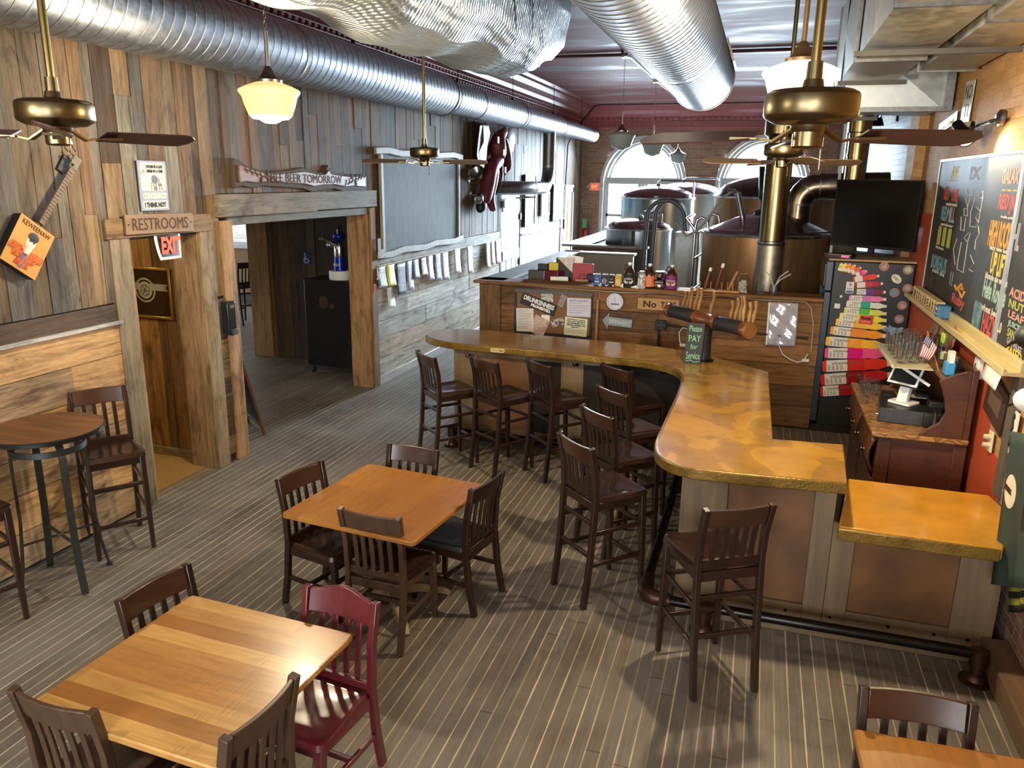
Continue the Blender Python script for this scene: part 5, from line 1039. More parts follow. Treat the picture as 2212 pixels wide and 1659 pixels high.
pinned(((930, 745), (1078, 745), (1080, 845), (935, 842)), .015, art('photo_a', ('1a1a1c', '5c6660', 'd0d0c8', '2a2a30'), 30, 31), 'small dark group photo above the slanted black sign', 'photo', 'photo')
pinned(((1172, 742), (1248, 772), (1190, 912), (1135, 885)), .015, art('photo_b', ('1e1a18', '9a9088', '3c342c'), 26, 33), 'tilted narrow photo left of the blue-headed certificate', 'photo', 'photo')
t, w, h = pinned(((1246, 796), (1532, 800), (1522, 1030), (1240, 1008)), .014, plain('lilac_white', 'c8c6d4', .6, var=.03), 'white adoption certificate with blue heading on the cork board', 'certificate', 'paper', 5, 'ADOPT-A-HIGHWAY', plain('blue_print', '3c4c8c', .6))
t, w, h = pinned(((1220, 1018), (1497, 1048), (1468, 1262), (1204, 1230)), .016, CRM, 'cream notice about alcohol sales and age, lower corner of the cork board', 'age_notice', 'paper')
for i, s_ in enumerate(('ALCOHOLIC LIQUOR', 'WILL NOT BE SOLD', 'OR FURNISHED TO A', 'PERSON UNDER THE', 'AGE OF 21.')): text(s_, .02, INK, t, (0, h * (.38 - .1 * i), .001), fit=(w * (.8 if i < 4 else .4), h * .07), bold=.001)
MB().box(-w * .45, -h * .16, .0003, w * .42, -h * .14, .001).box(-w * .45, -h * .24, .0003, w * .3, -h * .22, .001).box(-w * .45, -h * .32, .0003, w * .4, -h * .30, .001).obj('printed_lines', plain('brown_print', '6c6454', .7), t)
pinned(((640, 914), (852, 922), (838, 1198), (636, 1190)), .018, plain('aged_white', 'd4cec6', .6, var=.04), 'typed white sheet at the lower wall-side corner of the cork board', 'typed_sheet', 'paper', 12)
pinned(((940, 995), (1042, 1000), (1030, 1100), (935, 1090)), .006, WHT, 'white card half hidden behind the tilted pink photo', 'card', 'paper')
pinned(((885, 970), (1042, 1105), (945, 1240), (768, 1200)), .012, art('photo_c', ('7c5c5c', 'b89c94', 'd0b8ac', '5c4448'), 10, 35), 'tilted pinkish photo on the cork board', 'photo', 'photo')
pinned(((1050, 1065), (1195, 1025), (1212, 1105), (1070, 1152)), .012, art('photo_d', ('16140f', '4c4030', 'e0d8c8', '241e18'), 16, 37), 'small dark photo with torn bright edge near the cork board middle', 'photo', 'photo')
# mash paddle, clock, signs
a, b = at(1290, 644, y=8.95), at(1287, 735, y=8.95); t = thing('mash_paddle', 'long pale wooden paddle hung by a wire triangle on the bar wall', 'paddle', (b.x, b.y, b.z)); L = a.z - b.z
MB().tube([(0, 0, 0), (.003, 0, L * .4), (.006, 0, L * .98)], [.02, .017, .014], 10).obj('handle', wood('paddle_wood', '8a6440', 'a88460', .5), t); MB().tube([(-.025, 0, L * .98), (.03, 0, L * .98), (.007, 0, L * 1.3)], .004, 6, closed=True).obj('hanging_loop', plain('rusty_wire', '8a6a44', .4, .5), t)
a = at(1329, 651, y=8.96); t = thing('dial_thermometer', 'round white dial thermometer on the bar back wall', 'thermometer', M=frame(a, (1, 0, 0)))
MB().lathe([(0, .02), (.078, .02), (.08, .03), (.098, .03), (.1, .02), (.1, -.03), (0, -.03)], 40).obj('case', plain('grey_dial_rim', 'a8a8ac', .3, .3), t); MB().lathe([(0, .022), (.078, .022)], 36).obj('dial', plain('dial_white', 'c4c8d4', .4, var=.06), t); MB().box(-.002, -.03, .023, .002, .05, .026).box(-.05, -.04, .022, .05, -.02, .0235).obj('needle', plain('dial_needle', '6a7080', .5), t)
M, w, h = BQ([(1301, 684), (1366, 692), (1364.5, 708), (1300, 699)], .02); t = thing('brewery_sign', 'grey metal arrow pointing towards the brewery', 'sign', M=M); h = .085
MB().prism([(-w / 2, 0), (-w * .28, .10), (-w * .28, .052), (w / 2, .05), (w / 2, -.05), (-w * .28, -.052), (-w * .28, -.11)], -.012, 0).obj('arrow', plain('weathered_zinc', '7c8484', .5, .5, var=.2, scale=20), t, bevel=.002)
text('BREWERY', .06, plain('pale_zinc', 'b0b6b4', .5), t, (w * .1, 0, .001), fit=(w * .72, .055), bold=.002)
M, w, h = BQ([(1378, 643), (1468, 648), (1466, 673), (1376.5, 668)], .02); t = thing('no_sign', 'wooden sign with burnt lettering half hidden behind the tap tower', 'sign', M=M); MB().box(-w / 2, -h / 2, -.015, w / 2, h / 2, 0).obj('board', wood('no_board', '9a7444', 'b8925c', .6, 0), t, bevel=.003); text('No', .1, INKB, t, (-w * .2, 0, .001), fit=(w * .32, h * .58), bold=.003); text('TABS', .1, INKB, t, (w * .24, 0, .001), fit=(w * .36, h * .55), bold=.003)
a = at(1428, 702, y=8.97); t = thing('power_outlet', 'black four-way power outlet with conduit on the bar wall', 'outlet', M=frame(a, (1, 0, 0))); MB().box(-.06, -.055, -.02, .06, .055, .03).obj('box', M_blk, t, bevel=.006)
for x in (-.028, .028):
    for y in (-.025, .025): MB().box(x - .014, y - .012, .03, x + .014, y + .012, .034).obj('socket', M_blkm, t, bevel=.002)
MB().tube([(-.02, -.05, 0), (-.02, -.4, 0)], .014, 8).obj('conduit', M_blk, t); MB().tube([(.06, 0, .01), (.12, .005, .01), (.3, -.01, .005), (.62, -.01, .0), (.95, -.02, .0), (1.6, -.04, 0)], .012, 7).obj('side_conduit', M_blk, t)
M, w, h = BQ([(1664, 653), (1725, 656), (1718, 748), (1656, 746)], .03); t = thing('laminated_list', 'crinkled laminated price sheets hung near the fridge', 'paper', M=M); MB().grid(lambda u, v: ((u - .5) * w, (v - .5) * h, .012 * math.sin(u * 9 + v * 5) * math.sin(v * 11)), 16, 20).obj('front_sheet', plain('laminate', 'c4c0cc', .12, .25, var=.12, scale=10, bump=.4), t, solid=.002); MB().box(-w * .55, -h * .5, -.012, w * .3, h * .5, -.01).obj('rear_sheet', WHT, t)
tag(MB().tube([at(x, y, y=8.93) for x, y in ((1683, 748), (1690, 765), (1706, 776), (1722, 782), (1735, 780), (1745, 765))], .006, 6).cbox(at(1740, 778, y=8.93), (.07, .03, .03)).obj('charging_cable', WHT), 'white charging cable and plug below the laminated sheets', 'cable')
# shelf standing objects
ZS_ = 1.505
def shelf_at(px, py=615): p = at(px, py, z=ZS_); return V((p.x * 9.04 / p.y, 9.04, ZS_))
GK = 'small can coolers on the bar shelf'
def koozie(px, col, label, ring):
    p = shelf_at(px); t = thing('can_cooler', label, 'can cooler', p, 0, GK)
    MB().prism(rrect(-.036, -.03, .036, .03, .012), 0, .125).obj('sleeve', plain('cooler_' + col, col, .7), t, bevel=.006); MB().tube([(-.03, 0, .125), (-.012, 0, .137), (.012, 0, .128), (.032, 0, .138)], .006, 6).obj('rim_fold', WHT, t)
    if ring: MB().tube([(.024 * math.cos(a), -.031, .055 + .024 * math.sin(a)) for a in [PI * i / 10 for i in range(20)]], .003, 5, closed=True).obj('oval_print', WHT, t); text('KBC', .02, WHT, t, M=frame((0, -.031, .055), (1, 0, 0)), fit=(.034, .014))
    else: text('THE', .02, WHT, t, M=frame((0, -.031, .08), (1, 0, 0)), fit=(.026, .01)); MB().box(-.025, -.0315, .04, .025, -.03, .05).obj('print_line', WHT, t)
koozie(1290, '3c66a4', 'royal blue can cooler, first of the four in the row', 0); koozie(1306, '2c3a50', 'slate navy can cooler with white oval print', 1); koozie(1321, '2a1c2c', 'near-black plum can cooler beside the yellow one', 0); koozie(1335.5, 'd4ac3c', 'yellow can cooler with oval print', 1)
M_amber = G('amber_glass').out(C(58, 28, 12), .08, spec=.6, coat=.3)
def growler(px, label, wrap, art_col, hh=.285):
    p = shelf_at(px, 618); t = thing('growler', label, 'growler', p, 0, 'growlers on the bar shelf')
    MB().lathe([(0, 0), (.06, 0), (.064, .01), (.064, .15), (.055, .18), (.03, .215), (.02, .235), (.02, .26), (0, .26)], 28).obj('bottle', M_amber, t); MB().lathe([(.022, .25), (.022, .275), (0, .277)], 20).obj('cap', WHT, t)
    MB().tube([(-.022, 0, .25), (-.055, 0, .245), (-.062, 0, .215), (-.045, 0, .19)], .007, 8).obj('handle', M_amber, t)
    if wrap:
        MB().lathe([(.0655, .003), (.0665, .006), (.0665, .145), (.064, .15)], 28).obj('sleeve', plain('sleeve_' + wrap, wrap, .7), t)
        text('KEWEENAW', .03, art_col, t, M=frame((0, -.068, .098), (1, 0, 0)), fit=(.095, .022)); mb = MB()
        for s in (-1, 1):
            for k in range(3): mb.tube([(s * .008, -.0675, .05 + .008 * k), (s * .03, -.066, .045 + .01 * k), (s * .05, -.054, .06 + .012 * k)], .004, 5)
        mb.obj('hop_print', art_col, t)
    return t
growler(1358.7, 'black-sleeved amber growler with white print', '16181c', WHT)
t = growler(1402, 'amber growler with orange label behind the clear pitcher', None, None); MB().lathe([(.0655, .02), (.0655, .14)], 28).obj('label', art('orange_label', ('d8642c', 'e88858', 'b84a24'), 14, 41), t)
growler(1449.5, 'purple-sleeved amber growler with cream print', '7c2c6c', plain('cream_print', 'e0d0b0', .6))
p = shelf_at(1387, 619); t = thing('printed_pitcher', 'clear printed pitcher with black handle standing before the orange-labelled growler', 'pitcher', p + V((0, -.06, 0))); MB().lathe([(0, 0), (.05, 0), (.052, .01), (.045, .16), (.03, .19), (.028, .195)], 24).obj('body', art('pitcher_print', ('b8b4b4', '7c7478', 'd8d4d4', 'a85c44'), 16, 43, .2), t); MB().tube([(-.05, 0, .03), (-.085, 0, .05), (-.09, 0, .13), (-.045, 0, .175)], .011, 8).obj('handle', M_blk, t)
p = shelf_at(1424.5, 619); t = thing('steel_growler', 'shiny steel keg growler with dark band', 'growler', p); MB().lathe([(0, 0), (.062, 0), (.066, .01), (.066, .05), (.062, .055), (.062, .10), (.066, .105), (.066, .17), (.05, .185), (.05, .195), (0, .195)], 32).obj('body', plain('mirror_steel', 'c8c8c8', .1, 1.0, var=.03), t); MB().lathe([(.067, .06), (.068, .062), (.068, .095), (.067, .098)], 32).obj('band', M_blk, t); text('BREW MUG', .02, WHT, t, M=frame((0, -.07, .078), (1, 0, 0)), fit=(.09, .015))
for i, px in enumerate((1297, 1312, 1327, 1344)): tag(MB().ball(shelf_at(px, 617) + V((0, -.08, .012)), .012, 10).obj('foil_ball', WHT), 'little white ball on the shelf edge before the can coolers', 'ball', 'white balls on the shelf edge')
p = shelf_at(1376, 620); o = tag(MB().box(-.05, -.03, 0, .05, .03, .012).box(-.03, -.04, .012, .06, .02, .02).obj('card_stack', WHT), 'white cards lying between the black growler and the pitcher', 'cards'); o.location = p + V((0, -.07, 0)); o.rotation_euler = (0, 0, -.4)
p = shelf_at(1483, 622); o = tag(MB().box(-.10, -.05, 0, .10, .04, .012).box(-.08, -.04, .012, .12, .05, .024).obj('paper_stack', WHT), 'loose white papers on the shelf above the tap tower', 'papers'); o.location = p + V((0, -.05, 0)); o.rotation_euler = (0, 0, .2)
# peg rack with tap handles
M_peg = wood('peg_pine', 'a8783c', 'c89858', .5, 2)
p0, p1 = shelf_at(1508, 626), shelf_at(1598, 628); t = thing('peg_rack', 'pine peg rack on the bar shelf', 'rack', (p0 + p1) / 2 + V((0, -.02, 0))); L = (p1 - p0).length
MB().box(-L / 2, -.05, 0, L / 2, .05, .022).obj('base_board', M_peg, t, bevel=.003)
for i in range(8): MB().tube([(-L * .46 + L * .92 * i / 7, .02 if i % 2 else -.02, .02), (-L * .46 + L * .92 * i / 7, .02 if i % 2 else -.02, .11)], .005, 7).obj('peg', M_peg, t)
for px, hh, tl, mt, lab in ((1522, .23, .05, wood('tap_handle_walnut', '4a2818', '8a5434', .3), 'brown tap handle with white tip leaning on the peg rack'), (1546, .28, .06, wood('tap_handle_red', '4c1c10', '7a3420', .25), 'reddish tall tap handle with bright tip on the peg rack'), (1573, .20, .08, wood('tap_handle_pale', '8a5a34', 'b0805a', .4), 'light branch tap handle with side knob on the peg rack')):
    p = shelf_at(px, 627); t = thing('tap_lever', lab, 'tap lever', p + V((0, -.02, .024)), 0, 'tap handles on the peg rack'); MB().tube([(0, 0, 0), (tl * .4, 0, hh * .4), (tl, 0, hh)], [.016, .02, .016], 9).obj('grip', mt, t); MB().tube([(tl * .9, 0, hh * .88), (tl * 1.05, 0, hh * 1.05)], [.019, .018], 9).obj('tip', WHT if px < 1570 else mt, t)
M_clear = G('clear_glass'); tr = M_clear.n('BsdfTransparent'); gl = M_clear.n('BsdfGlossy'); gl.inputs['Roughness'].default_value = .04; fr = M_clear.n('LayerWeight'); fr.inputs[0].default_value = .35; mx = M_clear.n('MixShader')
tr.inputs[0].default_value = (.97, .98, .98, 1); M_clear.nt.links.new(fr.outputs[1], mx.inputs[0]); M_clear.nt.links.new(tr.outputs[0], mx.inputs[1]); M_clear.nt.links.new(gl.outputs[0], mx.inputs[2]); M_clear.nt.links.new(mx.outputs[0], M_clear.o.inputs[0]); M_clear = M_clear.m
p = shelf_at(1604, 629); t = thing('cap_jar', 'glass jar full of white bottle caps on the bar shelf', 'jar', p + V((0, -.02, 0))); MB().lathe([(0, .002), (.06, .002), (.062, .02), (.062, .15), (.05, .18), (.045, .19), (.045, .215)], 28).obj('jar_glass', M_clear, t)
mb = MB()
for i in range(60): mb.lathe([(0, -.004), (.015, -.004), (.016, .003), (.012, .005), (0, .005)], 10, T=Matrix.Translation((random.uniform(-.036, .036), random.uniform(-.036, .036), .015 + .12 * i / 60)) @ Euler((random.uniform(-1.3, 1.3), random.uniform(-1.3, 1.3), 0)).to_matrix().to_4x4())
o = mb.obj('bottle_caps', plain('white_caps', 'c8c4bc', .4), t); o['kind'] = 'stuff'
for px, lab, tubes in ((1641, 'small empty glass mug on the bar shelf', 0), (1671, 'glass mug holding curved clear tubes on the bar shelf', 1)):
    p = shelf_at(px, 631); t = thing('glass_mug', lab, 'mug', p + V((0, -.03, 0)), 0, 'glass mugs on the bar shelf'); MB().lathe([(0, .004), (.036, .004), (.038, 0), (.04, .01), (.04, .11), (.037, .11), (.036, .015), (0, .012)], 24).obj('mug_glass', M_clear, t); MB().tube([(.04, 0, .09), (.068, 0, .085), (.07, 0, .035), (.04, 0, .025)], .007, 8).obj('handle', M_clear, t)
    if tubes:
        for s, k in ((-1, 0), (1, 0), (1, 1)): tag(MB().tube([p + V((0, -.03, .02)), p + V((s * .01, -.03, .10)), p + V((s * (.05 + .01 * k), -.03, .2 - .03 * k)), p + V((s * (.13 + .03 * k) if s > 0 else -.12, -.03, .265 - .03 * k))], .007, 7).obj('beer_tube', plain('milky_tube', 'b4b4b0', .2)), 'clear tube curving out of the glass mug' + (', bent towards the windows' if s < 0 else ', bent towards the fridge, upper' if not k else ', bent towards the fridge, lower'), 'tube', 'tubes in the glass mug')
    else: MB().tube([(0, 0, .01), (0, 0, .16)], .006, 7).obj('stirrer', M_clear, t)
# ---- tap tower
TA, TB_ = V((-.83, 7.88, 1.45)), V((-.03, 7.01, 1.45)); TC = (TA + TB_) / 2 + V((.02, -.02, 0)); dx = (TB_ - TA).normalized(); L = (TB_ - TA).length
tw = thing('tap_tower', 'wooden barrel-shaped tap tower on a black column, standing on the bar', 'tap tower', (TC.x, TC.y, 1.06), math.atan2(dx.y, dx.x))
M_tower = wood('tower_mahogany', '4a2414', '7a4526', .3, 0, 8, .2, .1, coat=.3); M_tap_end = wood('tower_disc', '6e4624', '8c6034', .4, 1); M_wrap = plain('black_leather_wrap', '1c1a1a', .6, bump=.4, scale=40)
MB().lathe([(0, 0), (.10, 0), (.102, .012), (.09, .018), (.066, .02)], 32).obj('base_flange', plain('dark_chrome', '3c3c3e', .15, .9), tw); MB().lathe([(.066, .015), (.066, .28), (.075, .30), (.09, .34)], 32).obj('column', plain('black_column', '242426', .35), tw)
TX = Matrix.Translation((0, 0, .39)) @ Matrix.Rotation(PI / 2, 4, 'Y')
MB().lathe([(0, -L / 2), (.060, -L / 2), (.068, -L / 2 + .01), (.068, -L / 2 + .05), (.060, -L / 2 + .06), (.060, -.16), (.068, -.15), (.068, -.12), (.063, -.11), (.063, .11), (.068, .12), (.068, .15), (.060, .16), (.060, L / 2 - .09), (.068, L / 2 - .08), (.068, L / 2 - .03), (.07, L / 2)], 36, T=TX).obj('barrel', M_tower, tw)
for a, b in ((-L / 2 + .065, -.17), (.165, L / 2 - .1)): MB().lathe([(.062, a), (.064, a + .005), (.064, b - .005), (.062, b)], 32, T=TX).obj('leather_wrap', M_wrap, tw)
MB().lathe([(.072, L / 2 - .02), (.074, L / 2), (.07, L / 2 + .012), (0, L / 2 + .014)], 36, T=TX).obj('end_disc', M_tap_end, tw)
for i, xx in enumerate((-.46, -.40, -.34, -.28, -.22, -.04, .25, .31, .37, .42, .49, .54)):
    MB().tube([(xx, .03, .40), (xx, .08, .40), (xx, .1, .36)], .012, 8).obj('faucet', M_steelb, tw)
    lean = random.uniform(-.03, .05); hh = random.uniform(.17, .26)
    MB().tube([(xx, .07, .42), (xx + lean * .4, .075, .42 + hh * .4), (xx + lean * .7 + .01, .08, .42 + hh * .7), (xx + lean, .075, .42 + hh)], [.011, .019, .013, .017], 9).obj('branch_handle', wood('driftwood_%d' % i, random.choice(('5c4024', '74522c', '6a4c30')), random.choice(('a07a48', 'b48c54', '94703f')), .4, 2, 14, .3, .3), tw)
a, b = at(1473, 783, z=1.06), at(1508, 787, z=1.06); r = (b - a); M = frame((a + b) / 2 + V((.02, 0, .0)), r, V((0.02, .18, 1))); t = thing('please_sign', 'small slate sign lettered in green chalk, leaning on the tap tower column', 'sign', M=M)
w, h = r.length * 1.05, .38
MB().prism([(-w / 2, 0), (w / 2, 0), (w / 2, h), (-w / 2, h)], -.008, .008).obj('slate', plain('sign_slate', '20262a', .6), t, bevel=.002); GC = plain('green_chalk', '8cc49a', .8)
for s_, v, hh, ww in (('Please', .86, .15, .72), ('PAY', .62, .16, .7), ('for', .42, .12, .4), ('Service', .2, .18, .78)): text(s_, .06, GC, t, (0, h * v, .009), fit=(w * ww, h * hh), rz=.06)
MB().tube([(-w * .38, h * .05, .009), (-w * .1, h * .08, .009), (w * .1, h * .04, .009), (w * .4, h * .07, .009)], .003, 5).obj('chalk_flourish', GC, t)
tag(MB().tube([at(x, y, y=8.3) for x, y in ((1490, 712), (1475, 708), (1467, 718), (1468, 735), (1470, 742))], .005, 6).cbox(at(1477, 745, y=8.3), (.08, .04, .03)).obj('white_cord', WHT), 'white cord and plug behind the bar beside the tap tower', 'cord')
# ---- office clutter behind the shelf
DZ = 1.30; struct(MB().box(-3.0, 9.3, DZ - .03, -1.9, 10.0, DZ).obj('trim_20', M_capx))
def clut(px, w, d, z, h, mt, lab, cat, name, rz=0.0, bev=.008, y=9.5):
    p = at(px, 600, y=y); o = tag(MB().box(-w / 2, -d / 2, 0, w / 2, d / 2, h).obj(name, mt, None, bevel=bev), lab, cat); o.location = (p.x, y, z); o.rotation_euler = (0, 0, rz); return o
clut(1161, .20, .16, DZ, .30, plain('olive_box', '34342c', .5), 'dark olive tool box behind the bar shelf', 'box', 'tool_box'); clut(1174, .13, .10, DZ + .30, .08, M_blk, 'black receipt box on top of the dark olive box', 'box', 'receipt_box')
clut(1195, .12, .14, DZ, .40, plain('yellow_roll', 'c8b42c', .5), 'yellow packet among the clutter behind the shelf', 'packet', 'packet', .3); clut(1196, .20, .14, DZ, .31, plain('maroon_book', '5a1c24', .4), 'maroon book under the yellow packet', 'book', 'book', -.3, y=9.42); clut(1208, .22, .06, DZ, .245, WHT, 'white papers leaning behind the shelf', 'papers', 'papers', .3, y=9.35)
t = thing('magazine_rack', 'black magazine rack stuffed with papers behind the bar shelf', 'rack', tuple(at(1224, 600, y=9.55).xy) + (DZ,)); 
for s in (-1, 1): MB().prism([(-.12, 0), (.12, 0), (.12, .24), (-.12, .46)], -.006, .006, T=Matrix.Translation((0, s * .06, 0)) @ Matrix.Rotation(PI / 2, 4, 'X')).obj('side_panel', M_blk, t)
MB().box(-.12, -.06, 0, .12, .06, .01).box(-.125, -.06, 0, -.115, .06, .46).obj('back_panel', M_blk, t)
o = tag(MB().box(-.11, -.03, .02, .09, -.01, .46).obj('magazine', art('mag', ('c47850', 'd8d4d0', '8c6c5c'), 12, 51)), 'orange-brown magazine in the black rack', 'magazine'); o.location = t.location; o2 = tag(MB().box(-.06, .01, .02, .13, .03, .49).obj('papers', WHT), 'white papers sticking out of the black rack', 'papers'); o2.location = t.location; o2.rotation_euler = (0, .15, 0)
clut(1259, .26, .03, DZ, .40, plain('red_folder', '9a2430', .5), 'red folder standing behind the bar shelf', 'folder', 'folder', .05); clut(1281, .14, .12, DZ, .28, M_blk, 'black box beside the red folder', 'box', 'box'); 
t = thing('paper_holder', 'small tan desk holder before the red folder', 'holder', tuple(at(1258, 600, y=9.4).xy) + (DZ,)); MB().box(-.08, -.03, 0, .08, .03, .22).obj('tray', plain('tan_tray', 'a07860', .5), t); MB().tube([(-.03, -.03, .22), (-.03, -.03, .28), (.03, -.03, .28), (.03, -.03, .22)], .004, 5).obj('wire_hoop', M_nickel, t)
# ================================================================ fridge, television
FY = 8.985
fz = thing('drinks_fridge', 'tall black drinks fridge covered in fanned bottle decals and round stickers', 'fridge', (1.16, 9.38, 0))
loc = lambda p: (p.x - 1.16, p.y - 9.38, p.z)
M_frb = plain('fridge_black', '1c1e22', .42); M_frg = plain('fridge_grey_trim', '3c4450', .3, .3)
MB().box(-.37, -.39, .08, .41, .36, 1.90).obj('body', M_frb, fz, bevel=.008); MB().box(-.43, -.39, 1.905, .42, .37, 1.925).obj('top_board', wood('fridge_top', '9a7c54', 'b8986c', .6, 0), fz, bevel=.003)
MB().box(-.45, -.40, 1.58, -.375, .36, 1.90).obj('header', M_frg, fz, bevel=.01); MB().box(-.456, -.34, 1.63, -.45, .30, 1.86).obj('header_panel', plain('header_gold', '6c5c40', .2), fz)
MB().box(-.44, -.40, .12, -.375, -.33, 1.57).obj('door_frame', M_frg, fz, bevel=.006); MB().box(-.44, .29, .12, -.375, .36, 1.57).obj('door_frame', M_frg, fz, bevel=.006); MB().box(-.42, -.33, .2, -.40, .29, 1.5).obj('door_glass', plain('dark_glass', '14181a', .08), fz); MB().box(-.43, -.38, 0, .40, .35, .08).obj('base', M_blk, fz)
FM = frame((0, FY - 9.38 - .012, 0), (1, 0, 0))
def fuv(px, py): p = at(px, py, y=FY); return V((p.x - 1.16, p.z, 0))
def c9(x, y): return fuv(1750 + x / 2.973, 540 + y / 2.973)
BOT = [(60, 400, 895, 60, -.16, 'a02420', 'b83028'), (62, 530, 815, 64, -.17, '9a1c20', 'c02c28'), (75, 526, 735, 64, -.13, 'd02c24', 'e03c28'), (90, 500, 662, 58, -.06, 'd81c78', 'e85888'), (95, 492, 598, 52, .02, 'f0a030', 'f4b830'), (125, 492, 532, 46, .05, 'e88838', 'f09830'), (160, 490, 478, 40, .06, 'e8b048', 'f4c83c'), (185, 490, 436, 36, .05, 'd8dc40', 'ece048'), (215, 490, 396, 34, .04, '58b848', 'd4d860'), (230, 490, 352, 34, .02, '2ca48c', 'd8dcd0'), (247, 487, 312, 32, -.02, 'c878b8', 'e880b0'), (286, 484, 268, 30, -.04, '6c3088', '7c2438'), (290, 466, 220, 29, -.12, 'c82c38', 'a82430'), (276, 442, 178, 28, -.22, 'd42c2c', 'e83428'), (252, 402, 148, 26, -.42, 'd4287c', 'f06090'), (232, 356, 130, 25, -.62, 'e04c28', 'e85024'), (210, 318, 118, 23, -.82, 'e88028', 'f09828'), (194, 282, 112, 22, -1.02, 'e86c28', 'ec8830'), (184, 250, 110, 21, -1.2, 'e8c838', 'ecd440'), (174, 218, 108, 20, -1.4, 'a8c44c', 'd8d850')]
M_lab = plain('label_white', 'd8d4c4', .35, var=.03)
_c = {}
def colm(c):
    if c not in _c: _c[c] = plain('drink_' + c, c, .25, var=.06)
    return _c[c]
for i, (x0, x1, yc_, hh, rot, ca, cb) in enumerate(BOT):
    a = c9((x0 + x1) / 2, yc_); L = (c9(x1, yc_) - c9(x0, yc_)).length
    if abs(rot) > .3: L = (c9(x0 + 165 - i * 4, 200) - c9(x0, 200)).length * (1.0 - .02 * i)
    H = (c9(0, 0) - c9(0, hh)).length * (.62 if i > 11 else .60); T = FM @ Matrix.Translation((a.x, a.y, .0005 * (20 - i))) @ Matrix.Rotation(-rot, 4, 'Z')
    mb = MB(); z0, z1 = 0, .001
    def seg(u0, u1, h0, h1, m, up=0): mb.prism([(L * (u0 - .5), -H * h0), (L * (u1 - .5), -H * h1), (L * (u1 - .5), H * h1), (L * (u0 - .5), H * h0)], z0, z1, m)
    seg(0, .06, .85, 1, 1); seg(.06, .36, 1, 1, 0); seg(.36, .60, 1, 1, 2); seg(.60, .66, 1, .86, 1); seg(.66, .80, .86, .98, 1); seg(.80, .92, .98, .5, 1); seg(.92, 1.0, .46, .46, 3)
    mb.v = [(T @ V(p))[:] for p in mb.v]; _bd = mb.obj('bottle_decal', [M_lab, colm(cb), colm(ca), M_lab], fz, smooth=False)
    if i < 12:
        text('vitamin', .03, INK, _bd, M=T @ Matrix.Translation((-L * .30 + L * .06, H * .45, .002)), fit=(L * .25, H * .5), ext=.0005); text('water', .03, plain('water_print', '7c4a3c', .5) if i < 3 else colm(ca), _bd, M=T @ Matrix.Translation((-L * .02, H * .45, .002)), fit=(L * .2, H * .42), ext=.0005)
        mb = MB()
        for q in range(4): mb.box(-L * .42 + q * L * .06, -H * .8, .001, -L * .39 + q * L * .06, H * .1, .0016, T=T)
        mb.obj('small_print', plain('label_print', 'a8a294', .6), _bd)
M_ring = plain('badge_ring', 'a4543c', .4)
for i, (x, y, st) in enumerate(((475, 105, ('c8b8a0', '6c2c24')), (627, 128, ('c8d0b0', '5c8c50')), (540, 273, ('3c78b8', '58a050')), (625, 247, ('b8a898', '7c8494')), (590, 355, ('d8c8b8', '4c2c24')), (571, 443, ('a8b8c0', '6c7480')))):
    a = c9(x, y); T = FM @ Matrix.Translation((a.x, a.y, 0)); k = .044
    MB().lathe([(k * .72, .002), (k, .002)], 32, T=T).obj('badge_ring', M_ring, fz); MB().lathe([(0, .002), (k * .72, .002)], 28, T=T).obj('badge_picture', art('badge_%d' % i, st, 40, 60 + i, .4), fz); MB().lathe([(k, .001), (k * 1.05, .001)], 32, T=T).obj('badge_edge', M_lab, fz)
a = c9(553, 185); T = FM @ Matrix.Translation((a.x, a.y, 0)) @ Matrix.Rotation(-.75, 4, 'Z') @ Matrix.Diagonal((1, .72, 1, 1)); MB().lathe([(0, .002), (.056, .002)], 36, T=T).obj('oval_sticker', M_lab, fz); text('KBC', .04, INK, fz, M=FM @ Matrix.Translation((a.x, a.y, .003)) @ Matrix.Rotation(-.75, 4, 'Z'), fit=(.075, .026))
a = c9(254, 240); T = FM @ Matrix.Translation((a.x, a.y, .011)); MB().prism(rrect(-.04, -.062, .04, .062, .008), 0, .001, T=T).obj('bureau_sticker', M_lab, fz); M_bb = plain('bureau_blue', '2c5c94', .4); text('BBB', .03, M_bb, fz, M=T @ Matrix.Translation((0, -.012, .0015)), fit=(.056, .02)); MB().box(-.034, -.056, .001, .034, -.032, .0016, T=T).prism([(-.012, .012), (.012, .02), (.014, .034), (-.004, .042), (.006, .054), (-.006, .05), (-.014, .036), (.002, .028)], .001, .002, T=T).obj('torch_print', M_bb, fz)
a = c9(358, 447); T = FM @ Matrix.Translation((a.x, a.y, .013)) @ Matrix.Rotation(-.05, 4, 'Z'); MB().prism(rrect(-.068, -.045, .068, .045, .008), 0, .001, T=T).obj('camp_sticker', plain('camp_red', 'c8342c', .4), fz); text('Rock', .04, INK, fz, M=T @ Matrix.Translation((0, .017, .0015)), fit=(.10, .034), bold=.002); text('CAMP', .04, plain('camp_orange', 'f08060', .4), fz, M=T @ Matrix.Translation((0, -.02, .0015)), fit=(.10, .026), bold=.002)
a = c9(173, 358); MB().prism(rrect(-.028, -.026, .028, .026, .004), 0, .001, T=FM @ Matrix.Translation((a.x, a.y, .003))).obj('white_sticker', M_lab, fz); a = c9(198, 297); MB().lathe([(0, .002), (.014, .002)], 16, T=FM @ Matrix.Translation((a.x, a.y, 0))).obj('dot_sticker', M_lab, fz)
pts = [c9(x, y) for x, y in ((458, 508), (480, 492), (505, 495), (500, 475), (525, 492), (560, 500), (590, 492), (600, 505), (580, 515), (612, 520), (575, 527), (540, 530), (515, 548), (508, 528), (480, 520))]
